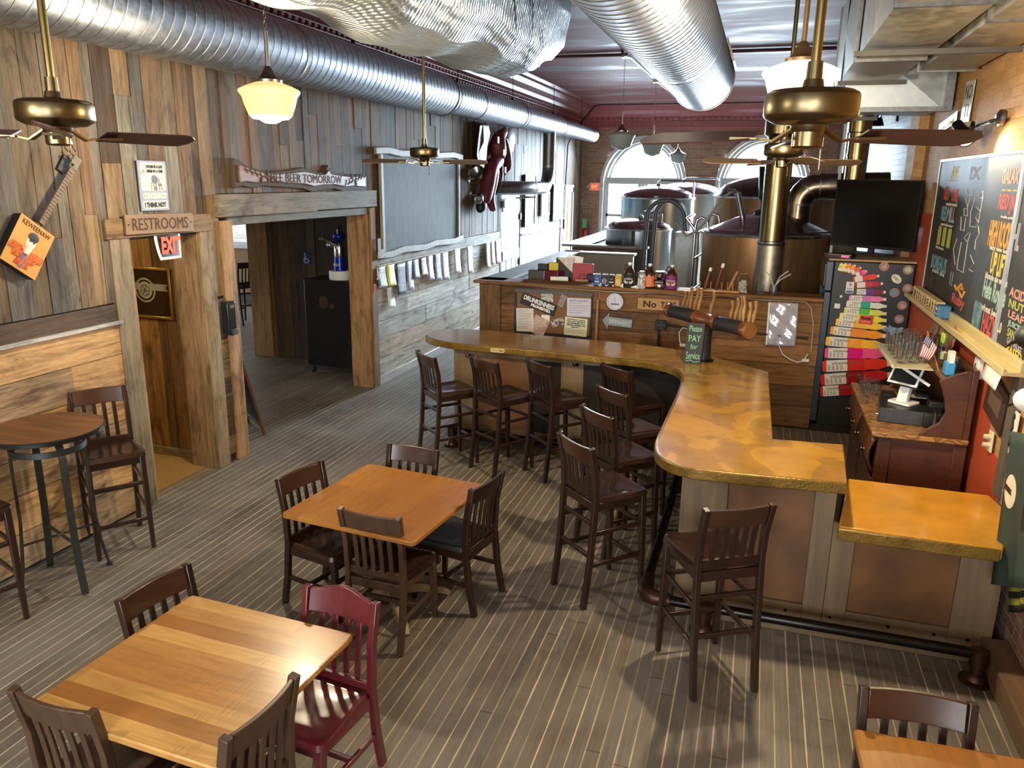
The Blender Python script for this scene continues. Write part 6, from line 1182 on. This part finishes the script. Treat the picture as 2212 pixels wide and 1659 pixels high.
MB().prism([(p.x, p.y) for p in pts], 0, .001, T=FM @ Matrix.Translation((0, 0, .013))).obj('map_sticker', plain('map_blue', '7c9cb8', .4, var=.3, scale=30), fz)
# television
TLc, TRc, BRc, BLc = at(1805, 392, y=9.62), at(1992, 390, y=9.02), at(1976, 546, y=9.02), at(1796, 533, y=9.62)
r = ((TRc - TLc) + (BRc - BLc)) / 2; u = ((TLc - BLc) + (TRc - BRc)) / 2; u = V((0, 0, u.length)); M = frame((TLc + TRc + BRc + BLc) / 4 + V((0, 0, .012)), (r.x, r.y, 0)); w, h = r.length, u.length
tv = thing('television', 'black flat television switched off, standing on top of the fridge', 'television', M=M)
MB().box(-w / 2, -h / 2, -.05, w / 2, h / 2, -.002).obj('case', plain('tv_case', '101012', .3), tv, bevel=.006); MB().box(-w / 2 + .014, -h / 2 + .03, -.002, w / 2 - .014, h / 2 - .014, 0).obj('screen', plain('tv_screen', '0a0b0c', .12), tv); MB().box(-w / 2, -h / 2, -.002, w / 2, -h / 2 + .028, .004).box(-w / 2, -h / 2, -.002, -w / 2 + .012, h / 2, .003).box(w / 2 - .012, -h / 2, -.002, w / 2, h / 2, .003).box(-w / 2, h / 2 - .012, -.002, w / 2, h / 2, .003).obj('bezel', plain('tv_bezel', '1c1a1c', .2), tv)
MB().cbox((0, -h / 2 - .02, -.03), (.06, .08, .04)).cbox((0, -h / 2 - .055, -.03), (.46, .012, .22)).obj('stand', plain('tv_stand', '141416', .5), tv, bevel=.003)
p = at(1808, 540, y=9.12); t = thing('cable_box', 'thin black cable box at the fridge top corner beside the television', 'cable box', (.86, 9.12, 1.927), -.35); MB().box(-.12, -.09, 0, .12, .09, .045).obj('case', M_blk, t, bevel=.004); MB().box(.02, -.094, .01, .10, -.09, .034).obj('display', globe_mat('pink_display', 'c07090', .5, 'e060a0'), t); MB().box(-.12, -.093, .036, .12, -.088, .042).obj('trim_strip', M_nickel, t)
# ================================================================ chalk menus on the brick wall
XR = 1.575
def RP(px, py): return at(px, py, x=XR)
def rframe(y, z, x=XR): return frame((x, y, z), (0, -1, 0))
M_slt = G('chalky_slate'); n = M_slt.noise(M_slt.map(M_slt.co(), (1, 1, .5)), 3, 5, .6, 1.5); M_slt = M_slt.out(M_slt.ramp(n, [(.35, C(40, 40, 37)), (.7, C(66, 64, 58))]), .62, spec=.25)
M_wtrim = plain('whitewashed_trim', 'b4b0a4', .5); M_ytrim = wood('cream_ledge', 'b8a878', 'd0c090', .5, 1)
t = thing('menu_chalkboard', 'large chalkboard beer menu in coloured lettering on the tan brick wall', 'chalkboard', M=rframe(7.22, 2.30, 1.59)); W_, H_ = 2.58, 1.22
MB().box(-W_ / 2, -H_ / 2, -.01, W_ / 2, H_ / 2, .012).obj('slate', M_slt, t)
MB().box(-W_ / 2 - .02, -H_ / 2, -.01, -W_ / 2, H_ / 2 + .02, .02).box(-W_ / 2, H_ / 2, -.01, W_ / 2, H_ / 2 + .02, .02).obj('frame', M_wtrim, t); MB().box(W_ / 2, -H_ / 2, -.01, W_ / 2 + .05, H_ / 2 + .02, .024).obj('divider_strip', plain('pale_blue_strip', '9aa4b0', .4), t)
inv = t.matrix_world.inverted() if False else rframe(7.22, 2.30, 1.59).inverted()
CH = {k: plain('chalk_' + k, v, .85, var=.1) for k, v in dict(white='c8c6b8', yellow='d0bc4c', red='c05048', blue='6c98a8', orange='d0963c', teal='98bcae', pink='c88c84', lime='a8ac54', grey='9a98a4').items()}
def chalk(par, inv, s, x0, y0, x1, y1, col, bold=.0):
    """lettering spanning photo columns x0..x1 around rows y0..y1"""
    ym = (y0 + y1) / 2; a, b = inv @ at(x0, ym, x=1.578), inv @ at(x1, ym, x=1.578); c = inv @ at((x0 + x1) / 2, y0, x=1.578); d = inv @ at((x0 + x1) / 2, y1, x=1.578)
    text(s, .1, CH[col], par, ((a.x + b.x) / 2, (c.y + d.y) / 2, .0125), fit=(abs(b.x - a.x), abs(c.y - d.y)), bold=bold, name='chalk_lettering', ext=.0006)
def k4(x, y): return 2000 + x / 5.184, 400 + y / 5.184
def ck(s, x0, y0, x1, y1, col, bold=.003): X0, Y0 = k4(x0, y0); X1, Y1 = k4(x1, y1); chalk(t, inv, s, X0, Y0, X1, Y1, col, bold)
for a_ in (('AXE', 290, -215, 372, -80, 'yellow'), ('BLONDE', 265, -70, 360, -40, 'white'), ('IX', 500, -210, 620, -60, 'grey'), ('GALAXY', 860, -190, 1085, -10, 'pink'), ('OLD', 205, 10, 262, 170, 'red'), ('ORE', 290, 40, 365, 190, 'red'), ('oatmeal', 225, 190, 350, 235, 'white'),
           ('RED', 175, 235, 240, 400, 'blue'), ('MILL', 240, 245, 325, 420, 'grey'), ('amber', 165, 425, 310, 465, 'white'), ('III', 130, 470, 280, 690, 'lime'), ('brown', 110, 680, 200, 720, 'white'), ('BOREALIS', 60, 790, 235, 970, 'blue'), ('pale ale', 70, 955, 210, 1010, 'white'),
           ('on tap now', 850, 45, 1060, 75, 'yellow'), ('RED JKT', 815, 100, 1050, 335, 'red'), ('India pale', 840, 345, 990, 385, 'white'), ('HIGH ROCKY', 705, 400, 975, 720, 'orange'), ('HL', 985, 420, 1060, 740, 'grey'), ('hazy new ale', 710, 690, 915, 760, 'white'), ('UP LIFT', 725, 760, 905, 1030, 'yellow'), ('blonde ale wheat', 660, 1015, 925, 1095, 'white'),
           ('Hefe Royale', 630, 1085, 900, 1390, 'teal'), ('wheat beer', 610, 1365, 830, 1450, 'white'), ('OLD FARM', 525, 1290, 620, 1610, 'blue'), ('HAZY', 625, 1440, 780, 1690, 'red'), ('2.0', 790, 1520, 850, 1660, 'white'), ('Ruby', 285, 1230, 435, 1390, 'red'), ('11', 270, 970, 300, 1130, 'grey')): ck(*a_)
mb = MB()
def dr(pts, r=.0032): 
    mb.tube([(lambda q: V((q.x, q.y, .013)))(inv @ at(*k4(x, y), x=1.578)) for x, y in pts], r, 5)
for pl_ in (((465, 40), (475, 110), (520, 110), (525, 40)), ((440, 130), (470, 250), (500, 130)), ((430, 260), (430, 340), (470, 345), (470, 260), (430, 260)), ((400, 350), (390, 500), (430, 510), (450, 360)), ((640, 60), (600, 130), (640, 150), (640, 60)), ((560, 130), (505, 300), (495, 460), (560, 470), (590, 420), (640, 150)), ((560, 240), (610, 290), (560, 360), (590, 420)), ((590, 460), (600, 540), (560, 620), (550, 720)), ((480, 530), (430, 590), (470, 640), (500, 540)), ((400, 640), (360, 850), (350, 940), (420, 980), (470, 650)), ((350, 600), (310, 720), (330, 890)), ((500, 780), (540, 880), (480, 940), (530, 970))): dr(pl_)
mb.obj('chalk_drawing', CH['white'], t)
mb = MB(); 
for pl_ in (((330, 1120), (350, 1180), (400, 1110), (430, 1180), (360, 1140), (410, 1260), (440, 1200)),): dr(pl_, .012)
mb.obj('chalk_flower', CH['orange'], t)
M2_ = rframe(5.30, 2.30, 1.59); t2 = thing('menu_chalkboard', 'second chalkboard strip with yellow and pink lettering at the photo edge', 'chalkboard', M=M2_); MB().box(-.56, -.66, -.01, .575, .61, .012).obj('slate', M_slt, t2); inv2 = M2_.inverted()
for s_, y0, y1, col in (('ACID', 625, 648, 'pink'), ('NUT', 652, 672, 'lime'), ('LEAF', 676, 694, 'pink'), ('JUICER', 698, 716, 'teal'), ('SANDER', 716, 736, 'lime'), ('GNARLEE', 736, 752, 'grey'), ('BASED', 752, 776, 'yellow'), ('GOLF POLO', 778, 796, 'yellow')): chalk(t2, inv2, s_, 2180 - (y0 - 625) * .06, y0, 2216 - (y0 - 625) * .06, y1, col, .002)
t = thing('chalk_ledge', 'cream-coloured chalk ledge running under the menu boards', 'ledge', (0, 0, 0)); MB().box(1.47, 5.2, 1.60, 1.585, 8.75, 1.625).obj('shelf', M_ytrim, t, bevel=.003); MB().box(1.55, 5.2, 1.625, 1.585, 8.75, 1.69).box(1.46, 5.2, 1.60, 1.475, 8.75, 1.645).obj('lip', M_ytrim, t, bevel=.003)
# letter tiles and eraser box on the ledge
for i, ch in enumerate('FICKLEBEAST'):
    y = 8.42 - i * .105; tl_ = thing('letter_tile', 'big wooden letter tile %s standing on the chalk ledge' % ch if ch not in 'E' else 'big wooden letter tile E on the chalk ledge, %s' % ('before the B' if i < 7 else 'before the A'), 'letter tile', (1.515, y, 1.627), 0, 'letter tiles on the ledge'); MB().box(-.035, -.048, 0, .035, .048, .115).obj('block', plain('tile_wood', 'd0b888', .5), tl_, bevel=.006); text(ch, .08, INKB, tl_, M=frame((-.036, 0, .058), (0, -1, 0)), fit=(.05, .065), name='letter')
t = thing('eraser_box', 'small blue box with white print on the chalk ledge', 'box', (1.51, 7.19, 1.627)); MB().box(-.05, -.06, 0, .05, .06, .11).obj('box', plain('box_blue', '3c7098', .5), t, bevel=.012); text('Your', .03, WHT, t, M=frame((-.051, 0, .08), (0, -1, 0)), fit=(.05, .02)); MB().box(-.052, -.045, .035, -.05, .045, .042).obj('print_line', WHT, t)
for i, c_ in enumerate(('c8a848', 'c06048')): o = tag(MB().tube([(0, 0, 0), (.01, .09, 0)], .008, 8).obj('chalk_stick', plain('chalk_bit_%d' % i, c_, .8)), ('yellow' if not i else 'reddish') + ' chalk stick lying on the ledge past the blue box', 'chalk'); o.location = (1.51, 6.55 + .12 * i, 1.635)
# ================================================================ oak dresser and till
M_oak = wood('quartersawn_oak_side', '3c2114', '5e3620', .35, 0, 6, .35, .06, coat=.2); g = G('flaked_oak_top'); o = g.co(); wv = g.n('TexWave', wave_type='RINGS'); g.put(wv.inputs[0], o); wv.inputs['Scale'].default_value = 9; wv.inputs['Distortion'].default_value = 12; wv.inputs['Detail'].default_value = 3; M_oakt = g.out(g.ramp(wv.outputs[1], [(.3, C(124, 84, 42)), (.7, C(168, 122, 66))]), .35, coat=.2)
ds = thing('oak_dresser', 'antique dark oak dresser with golden flaked top behind the bar', 'dresser', (1.20, 6.70, 0))
MB().box(-.29, -.76, .92, .34, .76, .955).obj('top', M_oakt, ds, bevel=.006); MB().box(-.27, -.74, .912, .34, .74, .92).box(-.24, -.72, .1, .34, .72, .915).obj('carcass', M_oak, ds); MB().box(-.24, -.735, .12, -.15, -.72, .9).obj('side_stile', M_oak, ds, bevel=.003); MB().box(.26, -.735, .12, .34, -.72, .9).obj('side_stile', M_oak, ds, bevel=.003)
for i in range(2):
    y = -.36 + .72 * i; f = MB(); f.grid(lambda u, v: (-.245 - .045 * math.sin(v * PI), y - .34 + .68 * u, .62 + .28 * v), 2, 8); MBo = f.obj('drawer', M_oak, ds, solid=.02)
    for q in (-.2, .2): MB().lathe([(0, 0), (.012, 0), (.01, .012), (.02, .024), (.014, .034), (0, .036)], 14, T=Matrix.Translation((-.295, y + q, .76)) @ Matrix.Rotation(-PI / 2, 4, 'Y')).obj('knob', M_brass, MBo)
    dr_ = MB().box(-.252, y - .34, .16, -.238, y + .34, .58).obj('door', M_oak, ds, bevel=.004)
    MB().box(-.256, y - .28, .22, -.25, y + .28, .52).obj('door_panel', M_oak, dr_)
for x in (-.2, .3):
    for y in (-.68, .68): MB().tube([(x, y, 0), (x, y, .12)], [.025, .035], 12).obj('foot', M_oak, ds)
MB().box(.30, -.74, .955, .34, .72, 1.46).obj('back_board', M_oak, ds, bevel=.004); MB().box(.12, -.70, 1.36, .31, .70, 1.385).obj('upper_shelf', wood('upper_shelf_oak', '5c3c22', '7c5430', .4, 1), ds, bevel=.004)
for y in (-.735, .70): MB().prism([(.30, .955), (.02, .955), (.06, 1.0), (.14, 1.06), (.17, 1.14), (.15, 1.24), (.12, 1.32), (.10, 1.36), (.12, 1.385), (.30, 1.46)], 0, .03, T=Matrix(((1, 0, 0, 0), (0, 0, 1, y), (0, 1, 0, 0), (0, 0, 0, 1)))).obj('scroll_bracket', M_oak, ds, bevel=.004)
cdw = thing('cash_drawer', 'black cash drawer on the oak dresser under the tablet stand', 'cash drawer', (1.22, 6.42, .957), -.12); MB().box(-.21, -.21, 0, .21, .21, .11).obj('case', plain('till_black', '18181a', .4), cdw, bevel=.004); MB().box(-.216, -.2, .012, -.21, .2, .1).obj('drawer_front', plain('till_front', '26262a', .3), cdw); MB().lathe([(0, 0), (.012, 0), (.012, .015), (0, .016)], 12, T=Matrix.Translation((-.216, -.14, .04)) @ Matrix.Rotation(-PI / 2, 4, 'Y')).obj('lock', M_steelb, cdw)
tb_ = thing('tablet_stand', 'white tablet register with dark screen on the cash drawer', 'tablet', (1.18, 6.43, 1.069), 2.45); MB().prism(rrect(-.09, -.07, .09, .09, .02), 0, .018).obj('base', WHT, tb_, bevel=.004); MB().bar([(0, .03, .01), (0, .0, .12), (0, -.015, .2)], .08, .05, up=(0, 1, 0)).obj('neck', WHT, tb_, bevel=.008)
T = Matrix.Translation((0, .02, .22)) @ Matrix.Rotation(.55, 4, 'X'); MB().box(-.125, -.012, -.09, .125, .012, .09, T=T).obj('frame', M_blk, tb_, bevel=.006); MB().box(-.118, .012, -.083, .118, .016, .083, T=T).obj('white_bezel', WHT, tb_, bevel=.002); MB().box(-.10, .016, -.068, .10, .018, .068, T=T).obj('screen', plain('tablet_screen', '26282a', .1), tb_)
def item(name, lab, cat, loc, group=None): return thing(name, lab, cat, loc, 0, group)
def glass(loc, lab, group, h=.15, r=.042):
    t = item('beer_glass', lab, 'glass', loc, group); MB().lathe([(0, .003), (r * .76, .003), (r * .78, 0), (r, h), (r * .94, h), (r * .74, .012), (0, .012)], 20).obj('glass_wall', M_clear, t); return t
glass((1.36, 6.10, .957), 'empty beer glass on the dresser beside the cash drawer', None)
t = item('card_reader', 'white card reader base with black terminal behind the tablet', 'card reader', (1.36, 6.75, .957)); MB().box(-.07, -.06, 0, .07, .06, .10).obj('base', WHT, t, bevel=.01); MB().box(-.05, -.05, .10, .05, .05, .125).obj('terminal', M_blk, t, bevel=.006)
for i, (x, y, h_, lab) in enumerate(((1.40, 6.45, .15, 'tall black label printer by the scroll bracket'), (1.33, 6.25, .10, 'low black receipt printer by the scroll bracket'), (1.38, 6.98, .12, 'black charging dock under the upper shelf'), (1.12, 6.78, .10, 'dark speaker box behind the tablet'))): t = item('black_device', lab, 'device', (x, y, .957)); MB().box(-.05, -.07, 0, .05, .07, h_).obj('case', M_blk, t, bevel=.008); MB().box(-.052, -.04, h_ * .5, -.05, .04, h_ * .8).obj('panel', M_nickel, t)
for i, y in enumerate((6.96, 7.04)): t = item('green_lit_charger', 'handheld charger with green lights, %s of the pair' % ('nearer' if not i else 'farther'), 'charger', (1.40, y + .12, .957)); MB().box(-.03, -.03, 0, .03, .03, .2).obj('body', M_blk, t, bevel=.006); MB().box(-.032, -.02, .12, -.03, .02, .13).obj('light', globe_mat('green_light', '60ff80', 1.5, '50ff70'), t)
MBs = thing('glass_shelf', 'clear acrylic shelf of upturned glasses in front of the fridge', 'shelf', (0, 0, 0)); MB().box(1.02, 6.2, 1.386, 1.30, 7.12, 1.394).obj('acrylic_plate', plain('acrylic', 'c0b898', .1, var=.03), MBs); MB().box(1.02, 6.2, 1.394, 1.03, 7.12, 1.41).obj('acrylic_lip', plain('acrylic_edge', 'dcd8c0', .1), MBs)
for y in (6.3, 7.0): MB().bar([(1.10, y, 1.38), (1.31, y, 1.25)], .015, .02).obj('bracket', WHT, MBs)
for i in range(5):
    for j in range(3): glass((1.10 + j * .082, 6.35 + i * .15 + .04 * j, 1.395), 'clear pint glass standing on the acrylic shelf', 'pint glasses on the acrylic shelf', .155, .038)
for i in range(7): glass((.98 + (i % 2) * .09, 7.0 + i * .062, .957), 'clear tumbler at the far end of the dresser, before the fridge decals', 'tumblers on the dresser', .09, .036)
fl_ = thing('small_flag', 'small American flag on a stick by the acrylic shelf', 'flag', (1.32, 6.2, 1.40)); A_, B_, C_, D_ = [at(*p, y=6.18) for p in ((2003, 722), (2026, 752), (2008, 780), (1984, 768))]; o3 = V((1.32, 6.2, 1.40))
def fl_p(u, v): p = A_.lerp(B_, u).lerp(D_.lerp(C_, u), v) - o3; return (p.x, p.y + .012 * math.sin(v * 5 + u * 2), p.z)
M_fr, M_fb = plain('flag_red', 'b03440', .7), plain('flag_blue', '2c3454', .7)
mb = MB()
for k in range(13): mb.grid(lambda u, v: fl_p((k + u) / 13, v), 1, 8, 0 if k % 2 == 0 else 1)
mb.obj('stripes', [M_fr, WHT], fl_, solid=.001); MB().grid(lambda u, v: (lambda p: (p[0] - .001, p[1] - .004, p[2]))(fl_p(.0 + .54 * u, .42 * v)), 4, 4).obj('canton', M_fb, fl_, solid=.001)
mb = MB()
for a in range(4):
    for b in range(5): p = fl_p(.06 + .12 * a, .05 + .075 * b); mb.ball((p[0] - .002, p[1] - .006, p[2]), .004, 6)
mb.obj('stars', WHT, fl_); MB().tube([A_ - o3 + V((.0, .005, .02)), V((.02, .02, -.02))], .004, 6).obj('stick', M_peg, fl_)
SHZ = 1.387
t = item('tool_jar', 'dark jar of pens with lime-handled scissors on the upper shelf', 'jar', (1.41, 6.62, SHZ)); MB().lathe([(0, 0), (.035, 0), (.035, .10), (.031, .10), (.031, .005), (0, .005)], 18).obj('jar', M_blk, t); MB().tube([(-.01, 0, .05), (-.015, .01, .2)], .008, 7).obj('marker', M_blk, t); MB().tube([(.01, .01, .05), (.012, .02, .18)], .007, 7).obj('pen', M_brass, t)
t = item('scissors', 'scissors with lime green handles standing in the pen jar', 'scissors', (1.41, 6.58, SHZ + .08)); MB().box(-.004, -.006, -.06, .004, .006, .06).obj('blades', M_steelb, t)
for s in (-1, 1): MB().tube([(0, s * .03 + .024 * math.cos(a), .10 + .034 * math.sin(a)) for a in [2 * PI * k / 12 for k in range(12)]], .007, 7, closed=True).obj('handle', plain('lime_plastic', 'a8c840', .4), t)
t = item('lamp_bulb', 'clear bulb-shaped tumbler on the upper shelf', 'tumbler', (1.40, 6.42, SHZ)); MB().lathe([(0, 0), (.03, 0), (.036, .06), (.03, .12), (.028, .12), (.033, .06), (.028, .004), (0, .004)], 18).obj('glass', M_clear, t); MB().lathe([(0, .05), (.025, .05), (.025, .10), (0, .11)], 14).obj('cream_fill', plain('cream_matches', 'd8c890', .6), t)
t = item('blue_holder', 'bright blue card holder at the end of the upper shelf', 'holder', (1.38, 6.12, SHZ)); MB().box(-.03, -.05, 0, .03, .05, .09).obj('pocket', plain('bright_blue', '3c94c8', .4), t, bevel=.006); MB().box(-.01, -.04, .05, .02, .045, .15).obj('cards', WHT, t)
t = item('clear_bin', 'clear grey bin of papers behind the blue holder', 'bin', (1.42, 6.28, SHZ)); MB().box(-.04, -.05, 0, .04, .05, .11).obj('bin', plain('smoky_bin', '5c5c58', .2), t, bevel=.006); MB().box(-.02, -.03, .08, .02, .03, .14).obj('papers', WHT, t)
for i, (y, col, lab) in enumerate(((7.42, '8c8470', 'grey framed card leaning behind the glasses'), (7.12, 'b8a84c', 'yellow framed card leaning behind the flag'), (6.95, '8c9098', 'pale brochure leaning behind the pens'), (6.78, 'b04c3c', 'red booklet leaning behind the pens'))): o = tag(MB().box(-.008, -.07, 0, .008, .07, .2).obj('leaning_card', art('lean_%d' % i, (col, '6a5a48', 'c8c0a8'), 10, 70 + i)), lab, 'card'); o.location = (1.50, y, SHZ); o.rotation_euler = (0, .12, 0)
t = thing('wall_clip', 'white thermostat on the red wall near the chalk ledge', 'thermostat', M=rframe(6.12, 1.45, 1.565)); MB().prism(rrect(-.055, -.075, .055, .075, .015), -.02, .02).obj('housing', WHT, t, bevel=.006); MB().box(-.02, .0, .02, .0, .03, .022).obj('display', M_blk, t)
def wallthing(name, lab, cat, P, off=.0): M, w, h = quad(P, x=1.583 - off); return thing(name, lab, cat, M=M), w, h
t, w, h = wallthing('hanging_paper', 'white sheet curling down from the chalk ledge', 'paper', [(2138, 770), (2172, 798), (2160, 842), (2128, 815)], .09); MB().grid(lambda u, v: ((u - .5) * w, (v - .5) * h, .03 * (1 - v)), 4, 6).obj('sheet', WHT, t, solid=.001)
t, w, h = wallthing('dark_poster', 'brown carved picture hung on the red wall below the ledge', 'picture', [(2142, 808), (2183, 855), (2156, 948), (2125, 872)], .01); MB().box(-w / 2, -h / 2, -.01, w / 2, h / 2, .005).obj('panel', plain('brown_panel', '3c2a20', .3), t); MB().box(-w * .3, -h * .2, .005, w * .3, h * .35, .008).obj('relief', art('relief', ('4a3828', '6c5844', '2c2018'), 20, 81, .4), t)
t, w, h = wallthing('light_switch', 'ivory wall outlet with plugs on the red wall', 'outlet', [(2138, 928), (2152, 942), (2146, 978), (2132, 966)], .0); MB().box(-.045, -.07, 0, .045, .07, .012).obj('plate', plain('ivory', 'd8d0b0', .4), t, bevel=.003)
for y in (-.025, .03): MB().lathe([(0, .012), (.018, .012), (.016, .05), (0, .052)], 14, c=(0, y, 0)).obj('plug', plain('ivory_plug', 'c8c0a0', .4), t)
t, w, h = wallthing('figure_poster', 'narrow white poster with a black dancing stick figure', 'poster', [(2188, 880), (2204, 895), (2188, 988), (2170, 970)], .008); MB().box(-w / 2, -h / 2, 0, w / 2, h / 2, .004).obj('sheet', WHT, t); MB().tube([(0, h * .3, .006), (w * .1, h * .1, .006), (-w * .12, -h * .05, .006), (w * .1, -h * .2, .006), (-w * .1, -h * .38, .006)], .006, 5).ball((0, h * .36, .005), w * .14, 10, sq=(1, 1, .2)).obj('figure', INK, t)
MB().box(1.56, 5.22, .82, 1.6, 5.34, 1.6).obj('wall_strip_post', plain('grey_strip', '5c564e', .6)); o = bpy.data.objects['wall_strip_post']; o.name = 'trim_21'; struct(o)
# shirts and caps at the photo edge
t = thing('hanging_shirt', 'dark green shirt with round cream print at the photo edge', 'shirt', tuple(at(2200, 1100, x=1.40)))
P0 = t.location.copy(); g_ = plain('dark_green_cloth', '2c3c34', .8)
MB().grid(lambda u, v: (lambda q: (.05 * math.sin(u * 9) * (1 - v), q.y - P0.y, q.z - P0.z))(at(2142 + 150 * u + 45 * v * (1 - u), 1262 - 330 * v + 20 * u, x=1.40)), 20, 12).obj('cloth', g_, t, solid=.01)
q = at(2212, 1065, x=1.36) - P0; MB().lathe([(0, .0), (.085, .0)], 32, T=frame((q.x - .06, q.y, q.z), (0, -1, 0))).obj('round_print', plain('cream_print2', 'd8ccb0', .7), t); text('BREWING', .04, INKB, t, M=frame((q.x - .062, q.y + .03, q.z), (0, -1, 0)), fit=(.10, .03))
t = thing('striped_shirt', 'yellow and black striped shirt below the green one', 'shirt', tuple(at(2200, 1280, x=1.47))); P1 = t.location.copy()
for k in range(4): MB().grid(lambda u, v: (lambda q: (.02 * math.sin(u * 7), q.y - P1.y, q.z - P1.z))(at(2180 + 60 * u, 1262 + 15 * (k + v), x=1.47)), 8, 2).obj('stripe', M_blk if k % 2 else plain('yellow_cloth', 'a8a83c', .8), t, solid=.008)
for (px, py), lab, wh in (((2232, 728), 'black cap hanging at the photo edge beside the second menu board', 0), ((2230, 866), 'white and black cap hanging under the black one', 1)):
    p = at(px, py, x=1.38); t = thing('cap', lab, 'cap', tuple(p), 0, 'caps on the wall'); MB().ball((0, 0, 0), .085, 16, sq=(1, 1, .8)).obj('crown', WHT if wh else M_blk, t); MB().grid(lambda u, v: ((.5 - u) * .15, .06 + .09 * v, -.04 - .05 * v + .03 * (1 - (2 * u - 1) ** 2)), 8, 4).obj('visor', M_blk, t, solid=.006)
# brick wall top: spotlights on a rail, plates
t = thing('track_light', 'row of dark ribbed wall spotlights with one bright lamp above the menu board', 'spotlight', (0, 0, 0)); a, b = at(2050, 290, x=1.46), at(2140, 262, x=1.46); c_ = at(2160, 262, x=1.58)
MB().tube([a, b, at(2155, 258, x=1.50), c_], .012, 8).obj('rail', M_blkm, t)
MB().lathe([(0, 0), (.06, 0), (.06, .03), (.03, .05), (.0, .05)], 20, T=frame(at(2168, 255, x=1.59), (0, -1, 0))).obj('wall_rose', M_galvd, t)
hd = at(2085, 292, x=1.40)
for i in range(4): MB().lathe([(.05, -.012), (.055, 0), (.05, .012)], 20, T=frame(at(2040 + 20 * i, 296 - 6 * i, x=1.42), (-.3, -1, -.15))).obj('cooling_ring', M_blkm, t)
sp = MB(); d_ = V((.34, -.72, -.6)).normalized(); T = Matrix.Translation(hd) @ d_.to_track_quat('Z', 'Y').to_matrix().to_4x4(); sp.lathe([(0, -.14), (.04, -.14), (.045, -.05), (.07, .05), (.066, .05), (.04, -.04), (0, -.05)], 24, T=T); sp.obj('lamp_head', M_blkm, t); MB().lathe([(0, .045), (.062, .045)], 24, T=T).obj('lamp_lens', globe_mat('halogen', 'fff8e0', 8.0, 'fff0c0'), t)
l = bpy.data.lights.new('spot_bulb', 'SPOT'); l.energy = 60; l.color = (1, .80, .45); l.spot_size = 2.2; l.spot_blend = .6; l.shadow_soft_size = .05; lo = bpy.data.objects.new('spot_bulb', l); COL.objects.link(lo); lo.parent = t; lo.matrix_local = Matrix.Translation(hd + d_ * .07) @ d_.to_track_quat('-Z', 'Y').to_matrix().to_4x4()
t, w, h = wallthing('no_plate', 'tall narrow white NO plate on the tan brick', 'sign', [(2087, 178), (2108, 173), (2094, 262), (2077, 264)], .0); MB().box(-w / 2, -h / 2, 0, w / 2, h / 2, .006).obj('plate', plain('grey_white_plate', 'b4b4ac', .5), t); text('NO', .1, INK, t, (0, h * .24, .007), fit=(w * .76, h * .36)); text('TI', .1, plain('faded_print', '7c8088', .6), t, (0, -h * .22, .007), fit=(w * .5, h * .32))
t, w, h = wallthing('blue_plate', 'old blue-grey licence plate with yellow figures on the brick', 'sign', [(2030, 268), (2070, 240), (2068, 262), (2028, 292)], .0); MB().box(-w / 2, -h / 2, 0, w / 2, h / 2, .006).obj('plate', plain('plate_blue', '4c5868', .4), t); text('DAU TRK', .1, CH['yellow'], t, (0, -h * .2, .007), fit=(w * .8, h * .3))
t = thing('gooseneck_lamp', 'black gooseneck lamp on the far brick wall above the television', 'lamp', (0, 0, 0)); MB().tube([at(x, y, x=1.45) for x, y in ((1938, 262), (1940, 240), (1935, 229), (1925, 230), (1912, 240), (1900, 253))], .014, 8).obj('arm', M_blkm, t); q = at(1896, 262, x=1.45); MB().lathe([(.02, .1), (.06, .03), (.09, -.06), (.085, -.06), (.05, .02), (0, .07)], 20, T=Matrix.Translation(q)).obj('shade', M_blkm, t)
struct(MB().box(1.5, 9.55, 0, 1.62, 10.05, 4.5).obj('wall_pilaster', M_brickR, smooth=False))
# ================================================================ window daylight, hall lamp, and unseen fill lights added at the near end
pendant((-3.3, .9, 3.2), M_gl_warm, M_nickel, 'added fill lamp, a lit cream globe over the front seating, out of the picture', .22, 110, (1, .86, .62))  # this and the next two: unseen pendants added to brighten the near room
pendant((-1.6, -.6, 3.2), M_gl_warm, M_nickel, 'added fill lamp, a lit cream globe nearer the front of the room, out of the picture', .22, 42, (1, .86, .62))
pendant((.4, .3, 3.25), M_gl_warm, M_bronze, 'added fill lamp, a lit globe over the near brick wall, out of the picture', .22, 42, (1, .86, .62))
def window_light(name, loc, rot, sx, sy, e, col=(.82, .92, 1), spread=PI):
    l = bpy.data.lights.new(name, 'AREA'); l.shape = 'RECTANGLE'; l.size = sx; l.size_y = sy; l.energy = e; l.color = col; l.spread = spread
    o = bpy.data.objects.new(name, l); COL.objects.link(o); o.location = loc; o.rotation_euler = rot; return o
window_light('window_daylight', (-3.05, 21.6, 2.4), (-PI / 2 + .50, 0, 0), 2.3, 3.2, 2300, (.70, .86, 1), 1.5)
window_light('window_daylight', (-.06, 21.6, 2.4), (-PI / 2 + .50, 0, 0), 2.3, 3.2, 2300, (.70, .86, 1), 1.5)
window_light('front_fill', (-1.1, -3.95, 2.0), (PI / 2 - .2, 0, 0), 5.0, 2.4, 330, (.95, .97, 1), 2.4)  # added fill panel just inside the front wall, lifting the near room
l = bpy.data.lights.new('hall_lamp', 'POINT'); l.energy = 28; l.color = (1, .78, .42); l.shadow_soft_size = .08; lo = bpy.data.objects.new('hall_lamp', l); COL.objects.link(lo); lo.location = (-6.0, 4.9, 2.35)
finish_text()
